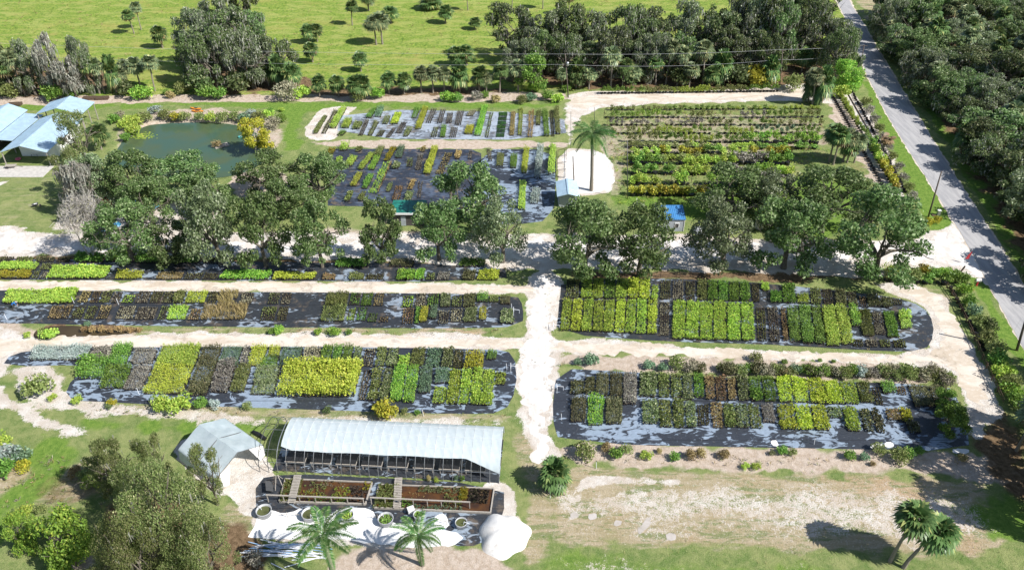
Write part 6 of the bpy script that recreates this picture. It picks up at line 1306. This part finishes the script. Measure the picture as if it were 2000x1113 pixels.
p2 = pole('tall utility pole behind the top right sand lane', 1523, 168, 1529, 97, .14, True)
p3 = pole('utility pole at the road beyond the hedge', 1680, 132, 1688, 88, .13, True)
p4 = pole('leaning dark utility pole on the verge by the entrance', 1813, 424, 1839, 335, .17)
p5 = pole('thick dark pole at the right edge beside the road', 1986, 684, 2014, 588, .2)
pole('slim grey post at the edge of the middle mats', 1115, 290, 1115, 218, .05, mat='dark_steel', name='post', cat='post')
pole('brown wooden post beside the shell yard', 1121, 352, 1119, 306, .12, mat='wood_dark', name='post', cat='post')
pole('tall thin black pole at the left end of the tree rows', 1226, 388, 1225, 275, .09, mat='dark_steel', name='post', cat='post')
pole('short post at the back of the tall royal palm', 1161, 240, 1161, 210, .06, mat='dark_steel', name='post', cat='post')
p0 = Vector((-150, 205, 10)); left_low = Vector((-150, 203, 7.5))
def wire(label, a_, b_, sag, group=None):
    pts = [a_.lerp(b_, k / 16) - Vector((0, 0, sag * 4 * (k / 16) * (1 - k / 16))) for k in range(17)]; o = Vector(pts[0]); m2 = MB(); m2.tube([p - o for p in pts], .022, 4, False); ob = m2.obj('overhead_wire', 'tub_grey'); ob.location = o; tag(ob, label, 'wire', 'overhead wires')
dn = Vector((0, 0, -2.6))
wire('upper overhead wire between the transformer pole and the next pole', p1, p2, .5); wire('lower overhead wire between the transformer pole and the next pole', p1 + dn, p2 + dn, 1.0)
wire('upper overhead wire from the second pole to the road pole', p2, p3, .3); wire('lower overhead wire from the second pole to the road pole', p2 + dn, p3 + dn * .6, .8)
wire('upper overhead wire running left in front of the pasture', p0, p1, 1.0); wire('lower overhead wire running left in front of the pasture', left_low, p1 + dn, 1.2)
# wires of the tree rows
for i, (x0, y0, x1, y1) in enumerate([(1180, 226, 1600, 226), (1186, 240, 1600, 240), (1228, 297, 1540, 298), (1230, 356, 1350, 357)]):
    a_, b_ = G(x0, y0), G(x1, y1); t = thing('trellis', f'low wire trellis on thin posts along the tree rows, {ordw(i)} from the back', 'trellis', a_, math.atan2((b_ - a_).y, (b_ - a_).x), 'wire trellises along the tree rows'); ln = (b_ - a_).length; n = int(ln / 4)
    pm = MB().tube([(0, 0, 0), (0, 0, 1.5)], .05, 5).mesh('post', 'wood_dark')
    for k in range(n + 1): o2 = link(bpy.data.objects.new('post', pm), t); o2.location = (ln * k / n, 0, 0)
    MB().tube([(0, 0, 1.4), (ln, 0, 1.4)], .02, 4).obj('wire', 'dark_steel', t)
# fences
def fence(label, pts, h, sp, mat, name='fence'):
    P = [G(*p) for p in pts]; o = P[0]; t = thing(name, label, 'fence', o)
    pm = MB().box((0, 0, h / 2), (.11, .11, h)).mesh('post', mat)
    for i in range(len(P) - 1):
        a_, b_ = P[i] - o, P[i + 1] - o; n = max(1, int((b_ - a_).length / sp)); rz = math.atan2((b_ - a_).y, (b_ - a_).x)
        for k in range(n): o2 = link(bpy.data.objects.new('post', pm), t); o2.location = a_.lerp(b_, k / n); 
        for z in (h * .45, h * .85): MB().box(((a_ + b_) / 2) + Vector((0, 0, z)), ((b_ - a_).length, .04, .1), rz).obj('rail', mat, t)
fence('dark low rail fence along the lower right hedge', [(1838, 548), (1868, 592), (1895, 650), (1925, 720), (1958, 790)], 1.1, 2.0, 'wood_dark')
fence('dark fence behind the upper right mat under the oaks', [(1268, 545), (1290, 542), (1365, 544)], 1.3, 2.2, 'wood_dark')
m2 = MB()
t = thing('timber_edging', 'pale timber edging between the slanting pot rows near the road', 'edging', G(1655, 182)); P = [G(1655, 182), G(1700, 262), (G(1755, 380))]; 
for i in range(2):
    a_, b_ = P[i] - P[0], P[i + 1] - P[0]; n = 9
    for k in range(n): p_, q_ = a_.lerp(b_, k / n), a_.lerp(b_, (k + .96) / n); MB().box((p_ + q_) / 2 + Vector((0, 0, .12)), ((q_ - p_).length, .12, .22), math.atan2((b_ - a_).y, (b_ - a_).x)).obj('plank', 'wood_dark', t)
# ---------------- road side things ----------------
g = G(1888, 514); t = thing('feather_flag', 'small red feather flag on a thin pole at the entrance', 'flag', g); MB().tube([(0, 0, 0), (.1, 0, 2.2), (.25, 0, 2.6)], .03, 5).obj('flagpole', 'dark_steel', t)
m2 = MB(); m2.add([(.1, .02, .9), (-.55, .05, .85), (-.25, .03, 1.8), (.22, .0, 2.5), (.1, -.02, .9), (-.55, -.01, .85), (-.25, -.02, 1.8), (.22, -.03, 2.5)], [(0, 1, 2, 3), (7, 6, 5, 4), (0, 4, 5, 1), (1, 5, 6, 2), (2, 6, 7, 3)]); m2.obj('flag_cloth', 'red_cloth', t)
t = thing('post', 'short dark slanting post at the end of the entrance hedge', 'post', G(1877, 530)); MB().tube([(0, 0, 0), (.35, 0, 1.1)], .14, 6).obj('post_shaft', 'wood_dark', t)
t = thing('mailbox', 'white mailbox on a red brick coloured post beside the road', 'mailbox', G(1907, 558)); MB().box((0, 0, .5), (.22, .22, 1.0)).obj('post', 'red_cloth', t)
m2 = MB(); m2.tube([(-.42, 0, 1.2), (.42, 0, 1.2)], .2, 10).box((0, 0, 1.08), (.82, .38, .2)); m2.obj('box', 'white_paint', t); MB().box((.25, -.22, 1.28), (.04, .03, .22)).obj('signal_flag', 'red_cloth', t)
t = thing('utility_cabinet', 'small pale utility cabinet beside the leaning pole', 'cabinet', G(1832, 420)); MB().box((0, 0, .5), (.55, .5, 1.0)).obj('cabinet_body', 'steel', t); MB().box((0, 0, 1.03), (.62, .56, .06)).obj('lid', 'white_paint', t); MB().box((-.9, -.2, .06), (.7, .6, .12)).obj('base_slab', 'wood_dark', t)
# ---------------- pond things ----------------
def kayak(label, px, py, rz, mat):
    g = G(px, py); t = thing('kayak', label, 'kayak', (g.x, g.y, .02), rz, 'kayaks on the pond bank'); V = []; Fc = []; n = 12
    for i in range(n + 1):
        u = i / n; x = -1.5 + 3 * u; w_ = .38 * math.sin(math.pi * u) ** .6 + .01; z = .12 * (2 * u - 1) ** 2
        V += [(x, -w_, .28 + z), (x, -w_ * .6, .03 + z), (x, w_ * .6, .03 + z), (x, w_, .28 + z), (x, w_ * .5, .34 + z), (x, -w_ * .5, .34 + z)]
    for i in range(n):
        for k in range(6): a_, b_ = i * 6 + k, i * 6 + (k + 1) % 6; Fc.append((a_, b_, b_ + 6, a_ + 6))
    m2 = MB(); m2.add(V, Fc); m2.obj('hull', mat, t, True); MB().box((0, 0, .36), (.9, .42, .06)).obj('cockpit', 'rubber', t)
kayak('orange and yellow kayak on the sandy pond bank, the farther one', 383, 214, -.25, 'orange_paint'); kayak('orange kayak on the pond bank nearest the water', 386, 219, -.1, 'orange_paint')
g = G(432, 283); t = thing('floating_raft', 'small wooden raft with plants floating on the pond', 'raft', (g.x, g.y, -.28), .6)
for i in range(6): MB().box((-1.3 + i * .52, 0, .08), (.5, 1.9, .12)).obj('plank', 'wood_grey', t)
link(bpy.data.objects.new('foliage', build_shrub(3.2, 1.5, 420, .3, 'tan_leaf')), t).location = (-.9, .1, .12)
g = G(474, 266); t = thing('rowing_boat', 'small teal boat floating under the yellow tree', 'boat', (g.x, g.y, -.30), .5); V = []; Fc = []
for i in range(9):
    u = i / 8; x = -1 + 2 * u; w_ = .42 * math.sin(math.pi * min(1, u * .8 + .2)) ** .7; V += [(x, -w_, .35), (x, -w_ * .6, 0), (x, w_ * .6, 0), (x, w_, .35), (x, w_ * .85, .33), (x, -w_ * .85, .33)]
for i in range(8):
    for k in range(6): a_, b_ = i * 6 + k, i * 6 + (k + 1) % 6; Fc.append((a_, b_, b_ + 6, a_ + 6))
m2 = MB(); m2.add(V, Fc); m2.obj('hull', 'teal_paint', t)
for s_ in (-.4, .3): MB().box((s_, 0, .37), (.22, .7, .04)).obj('seat', 'wood_grey', t)
t = thing('fallen_log', 'bleached forked log on the left bank of the pond', 'log', G(236, 266)); m2 = MB(); m2.tube([(-.8, .4, .1), (0, 0, .2), (1.6, -.2, .15), (2.9, -.3, .1)], [.12, .12, .09, .05], 6).tube([(.2, 0, .2), (1.0, -1.4, .1)], [.1, .05], 5); m2.obj('wood', 'bark_pale', t)
# lily pads on the pond
P = rng.normal(size=(150, 2)) * [1.6, .8]; g = G(275, 264); k8 = []
m2 = MB()
for (x, y) in P:
    r_ = random.uniform(.12, .24); m2.add([(x + r_ * math.cos(a_), y + r_ * math.sin(a_), random.uniform(0, .02)) for a_ in [i * math.pi / 3 for i in range(6)]], [tuple(range(6))])
o = m2.obj('lily_pads', 'limegreen_leaf'); o.location = (g.x, g.y, -.25); tag(o, 'pale green lily pads floating at the left end of the pond', 'lily pads', None, 'stuff')
# ---------------- yard things at the left ----------------
t = thing('wheelbarrow', 'dark wheelbarrow lying tipped on the left lawn', 'wheelbarrow', G(71, 404), .5)
m2 = MB(); V = [(-.6, -.35, .65), (.5, -.42, .7), (.5, .42, .7), (-.6, .35, .65), (-.35, -.2, .3), (.3, -.25, .3), (.3, .25, .3), (-.35, .2, .3)]; m2.add(V, [(4, 5, 6, 7), (0, 1, 5, 4), (1, 2, 6, 5), (2, 3, 7, 6), (3, 0, 4, 7)]); m2.obj('tray', 'dark_steel', t)
m2 = MB(); m2.tube([(-1.2, -.3, .6), (.7, -.1, .2)], .03, 5).tube([(-1.2, .3, .6), (.7, .1, .2)], .03, 5); m2.obj('handles', 'wood_grey', t); m2 = MB(); m2.tube([(.7, -.05, .2), (.7, .05, .2)], .2, 12); m2.obj('wheel', 'rubber', t)
MB().box((0, 0, .66), (.5, .3, .04)).obj('load', 'white_paint', t)
t = thing('swim_ring', 'pink inflatable ring under the porch of the long building', 'ring', G(36, 312)); m2 = MB(); m2.tube([(.45 * math.cos(a_), .45 * math.sin(a_), .2) for a_ in [i * math.pi / 8 for i in range(17)]], .16, 8, False); m2.obj('ring', 'pink_plastic', t, True)
t = thing('garden_cart', 'grey flat cart with two wheels beside the porch', 'cart', G(22, 328), .1); MB().box((0, 0, .55), (2.2, 1.1, .12)).obj('bed', 'wood_grey', t)
for s_ in (-.62, .62): m2 = MB(); m2.tube([(-.5, s_ - .05, .3), (-.5, s_ + .05, .3)], .3, 14); m2.obj('wheel', 'rubber', t)
MB().tube([(1.1, 0, .5), (2.4, 0, .15)], .04, 5).obj('drawbar', 'dark_steel', t)
t = thing('patio_table', 'white topped table under the porch of the long building', 'table', G(70, 306)); MB().box((0, 0, .75), (1.4, .9, .05)).obj('tabletop', 'white_paint', t)
for x in (-.6, .6):
    for y in (-.35, .35): MB().box((x, y, .36), (.06, .06, .72)).obj('leg', 'dark_steel', t)
def car(label, px, py, rz, mat):
    g = G(px, py); t = thing('parked_car', label, 'car', (g.x, g.y, 0), rz, 'cars parked under the oaks')
    prof = [(-2.2, .45), (-2.15, .95), (-1.5, 1.05), (-1.0, 1.5), (.5, 1.5), (1.1, 1.02), (2.0, .9), (2.2, .45)]
    V = [(x, -.86 if z < 1.2 else -.68, z) for x, z in prof] + [(x, .86 if z < 1.2 else .68, z) for x, z in prof]; n = len(prof)
    m2 = MB(); m2.add(V, [tuple(range(n)), tuple(range(2 * n - 1, n - 1, -1))] + [(i + n, (i + 1) % n + n, (i + 1) % n, i) for i in range(n)]); m2.obj('body', mat, t)
    MB().box((-.25, 0, 1.28), (1.5, 1.5, .3)).obj('side_windows', 'glass_dark', t); m2 = MB(); m2.add([(.56, -.64, 1.47), (1.08, -.78, 1.06), (1.08, .78, 1.06), (.56, .64, 1.47)], [(0, 1, 2, 3)]); m2.obj('windscreen', 'glass_dark', t); m2.mats
    for x in (-1.4, 1.35):
        for y in (-.8, .8): m3 = MB(); m3.tube([(x, y - .1, .33), (x, y + .1, .33)], .33, 14); m3.obj('wheel', 'rubber', t)
car('dark red car parked in the shade under the left oaks', 210, 402, .3, 'red_cloth'); car('blue car parked under the left oaks beside the red one', 245, 398, .2, 'blue_cloth'); car('silver car parked under the left oaks nearer the drive', 275, 428, -.6, 'steel')
for i, (px, py) in enumerate([(300, 404), (225, 440), (195, 450)]):
    t = thing('folded_tarp', f'pale blue tarpaulin heap in the shade under the left oaks, {ordw(i)} of three', 'tarpaulin', G(px, py), i, 'tarpaulins under the left oaks'); m2 = MB(); m2.lathe([(1.1, 0), (.9, .3), (.3, .5), (.001, .52)], n=9); m2.obj('cloth', 'blue_tarp', t)
t = thing('tarped_heap', 'grey tarp covered heap right of the blue roofed cabin', 'heap', G(1366, 453)); m2 = MB(); m2.lathe([(1.3, 0), (1.15, .6), (.5, .95), (.001, 1.0)], n=11); m2.obj('tarp', 'tub_grey', t, True)
t = thing('white_tank', 'pale blue white upright tank between the oaks right of the cabin', 'tank', G(1482, 445)); m2 = MB(); m2.lathe([(.001, 0), (.8, 0), (.8, 1.9), (.45, 2.3), (.001, 2.35)], n=18); m2.obj('tank_body', 'white_paint', t, True); m3 = MB(); m3.lathe([(.22, 2.33), (.22, 2.45), (.001, 2.45)], n=12); m3.obj('cap', 'dark_steel', t)
# sprinkler risers and hose pieces on the mats
for i, (px, py) in enumerate([(14, 625), (145, 592), (232, 595), (272, 770), (990, 722), (827, 812), (1097, 820), (1660, 800), (1880, 810), (1710, 585), (1075, 972), (1590, 868), (1165, 915), (1000, 605)]):
    t = thing('sprinkler_riser', f'thin white sprinkler pipe standing on the beds, {ordw(i)} of the scattered risers', 'sprinkler', G(px, py), 0, 'sprinkler risers'); MB().tube([(0, 0, 0), (-.1, .05, 1.25)], .035, 5).obj('riser', 'pvc_white', t); MB().tube([(-.1, .05, 1.22), (-.1, .05, 1.36)], .06, 6).obj('sprinkler_head', 'dark_steel', t)
# barrier frames at the mat ends
for i, (px, py) in enumerate([(1093, 762), (1008, 612), (1003, 722), (1086, 642)]):
    t = thing('hose_frame', f'low white pipe frame at the end of a mat, {ordw(i)} of four by the crossing', 'frame', G(px, py), 0, 'pipe frames at the crossing'); m2 = MB(); m2.tube([(-.4, -.6, 0), (-.4, -.6, .8), (-.4, .6, .8), (-.4, .6, 0)], .04, 5).tube([(-.4, 0, .8), (.5, 0, .7), (.5, 0, 0)], .035, 5); m2.obj('pipe', 'pvc_white', t)
# pallets by the back wall of roofs
for i, (px, py) in enumerate([(175, 194), (200, 194), (30, 206)]):
    t = thing('timber_stack', f'low stack of dark timber on the dirt behind the metal roofs, {ordw(i)} of three', 'timber', G(px, py), .1, 'timber stacks behind the metal roofs')
    for k in range(4): MB().box((0, -.6 + .4 * k, .3), (3.0, .3, .6)).obj('beam', 'wood_dark', t)
# tall shade-house frame beside the mats
t = thing('ladder_frame', 'rusty ladder like frame lying between the mats and the shell yard', 'frame', G(1090, 296)); pa, pb = G(1106, 292) - G(1090, 296), G(1105, 348) - G(1090, 296); pc, pd_ = Vector((0, 0, 0)), G(1087, 348) - G(1090, 296)
for a_, b_ in [(pa, pb), (pc, pd_)] + [(pc.lerp(pd_, k / 4), pa.lerp(pb, k / 4)) for k in range(5)]: MB().tube([a_ + Vector((0, 0, .35)), b_ + Vector((0, 0, .35))], .05, 5).obj('pipe', 'wood_dark', t)
# ---------------- the person at the far left bed ----------------
def person(px, py):
    g = G(px, py); root = thing('person', 'person in blue clothes bending over the left end of the plant mat', 'person', (g.x, g.y, .03), .3)
    J = dict(pel=(0, 0, .92), l1=(.02, .1, .9), lk=(.12, .12, .50), la=(-.02, .13, .08), lt=(.16, .14, .03), r1=(.02, -.1, .9), rk=(.08, -.13, .50), ra=(-.06, -.14, .08), rt=(.12, -.15, .03), wa=(.18, 0, 1.05), ch=(.42, 0, 1.18), nk=(.56, 0, 1.20), hd=(.68, 0, 1.14), ht=(.78, 0, 1.08), ls=(.46, .18, 1.14), le=(.56, .24, .86), lw=(.68, .18, .62), lh=(.72, .16, .54), rs=(.46, -.18, 1.14), re=(.58, -.24, .88), rw=(.72, -.16, .66), rh=(.76, -.14, .58))
    Rr = dict(pel=.15, l1=.11, lk=.07, la=.05, lt=.045, r1=.11, rk=.07, ra=.05, rt=.045, wa=.14, ch=.16, nk=.06, hd=.10, ht=.08, ls=.075, le=.05, lw=.036, lh=.035, rs=.075, re=.05, rw=.036, rh=.035)
    E_ = [('pel', 'l1'), ('l1', 'lk'), ('lk', 'la'), ('la', 'lt'), ('pel', 'r1'), ('r1', 'rk'), ('rk', 'ra'), ('ra', 'rt'), ('pel', 'wa'), ('wa', 'ch'), ('ch', 'nk'), ('nk', 'hd'), ('hd', 'ht'), ('ch', 'ls'), ('ls', 'le'), ('le', 'lw'), ('lw', 'lh'), ('ch', 'rs'), ('rs', 're'), ('re', 'rw'), ('rw', 'rh')]
    ks = list(J); vs = [Vector(J[k]) for k in ks]; es = [(ks.index(a_), ks.index(b_)) for a_, b_ in E_]; rad = [Rr[k] for k in ks]
    for side, hk in ((1, 'lh'), (-1, 'rh')):
        h0 = Vector(J[hk]); hi = ks.index(hk)
        for f in range(5):
            off = (f - 2) * .017; base = h0 + Vector((.01, off, -.03)); l = [.045, .07, .08, .072, .055][f]
            if f == 0: base = h0 + Vector((-.01, side * -.03, -.005)); tip = base + Vector((.02, side * -.03, -.035)); mid = (base + tip) / 2
            else: mid = base + Vector((.012, 0, -l * .55)); tip = mid + Vector((-.012, 0, -l * .45))
            n0 = len(vs); vs += [base, mid, tip]; rad += [.011, .0095, .008]; es += [(hi, n0), (n0, n0 + 1), (n0 + 1, n0 + 2)]
    me = bpy.data.meshes.new('body'); me.from_pydata([tuple(v) for v in vs], es, []); ob = link(bpy.data.objects.new('body', me), root)
    md = ob.modifiers.new('skin', 'SKIN'); sv = me.skin_vertices[0].data
    for i, r_ in enumerate(rad): sv[i].radius = (r_, r_)
    sv[0].use_root = True; sb = ob.modifiers.new('sub', 'SUBSURF'); sb.levels = sb.render_levels = 1
    dg = bpy.context.evaluated_depsgraph_get(); ev = ob.evaluated_get(dg); m2 = bpy.data.meshes.new_from_object(ev); ob.modifiers.clear(); ob.data = m2; m2.materials.clear()
    for k in ('blue_cloth', 'skin', 'dark_steel'): m2.materials.append(MATS[k])
    for p in m2.polygons:
        c = p.center; p.material_index = 1 if (c.x > .6 and c.z > 1.0) or (c.z < .72 and c.x > .6) else (2 if c.z < .88 and c.x < .3 else 0); p.use_smooth = True
    m3 = MB(); m3.lathe([(.001, .11), (.07, .09), (.105, .03), (.2, .0), (.2, -.012), (.1, -.012)], (0, 0, 0), 14); hat = m3.obj('hat', 'wood_grey', root, True); hat.location = (.72, 0, 1.22); hat.rotation_euler = (0, .5, 0)
    return root
person(27, 603)
g = G(20, 602)
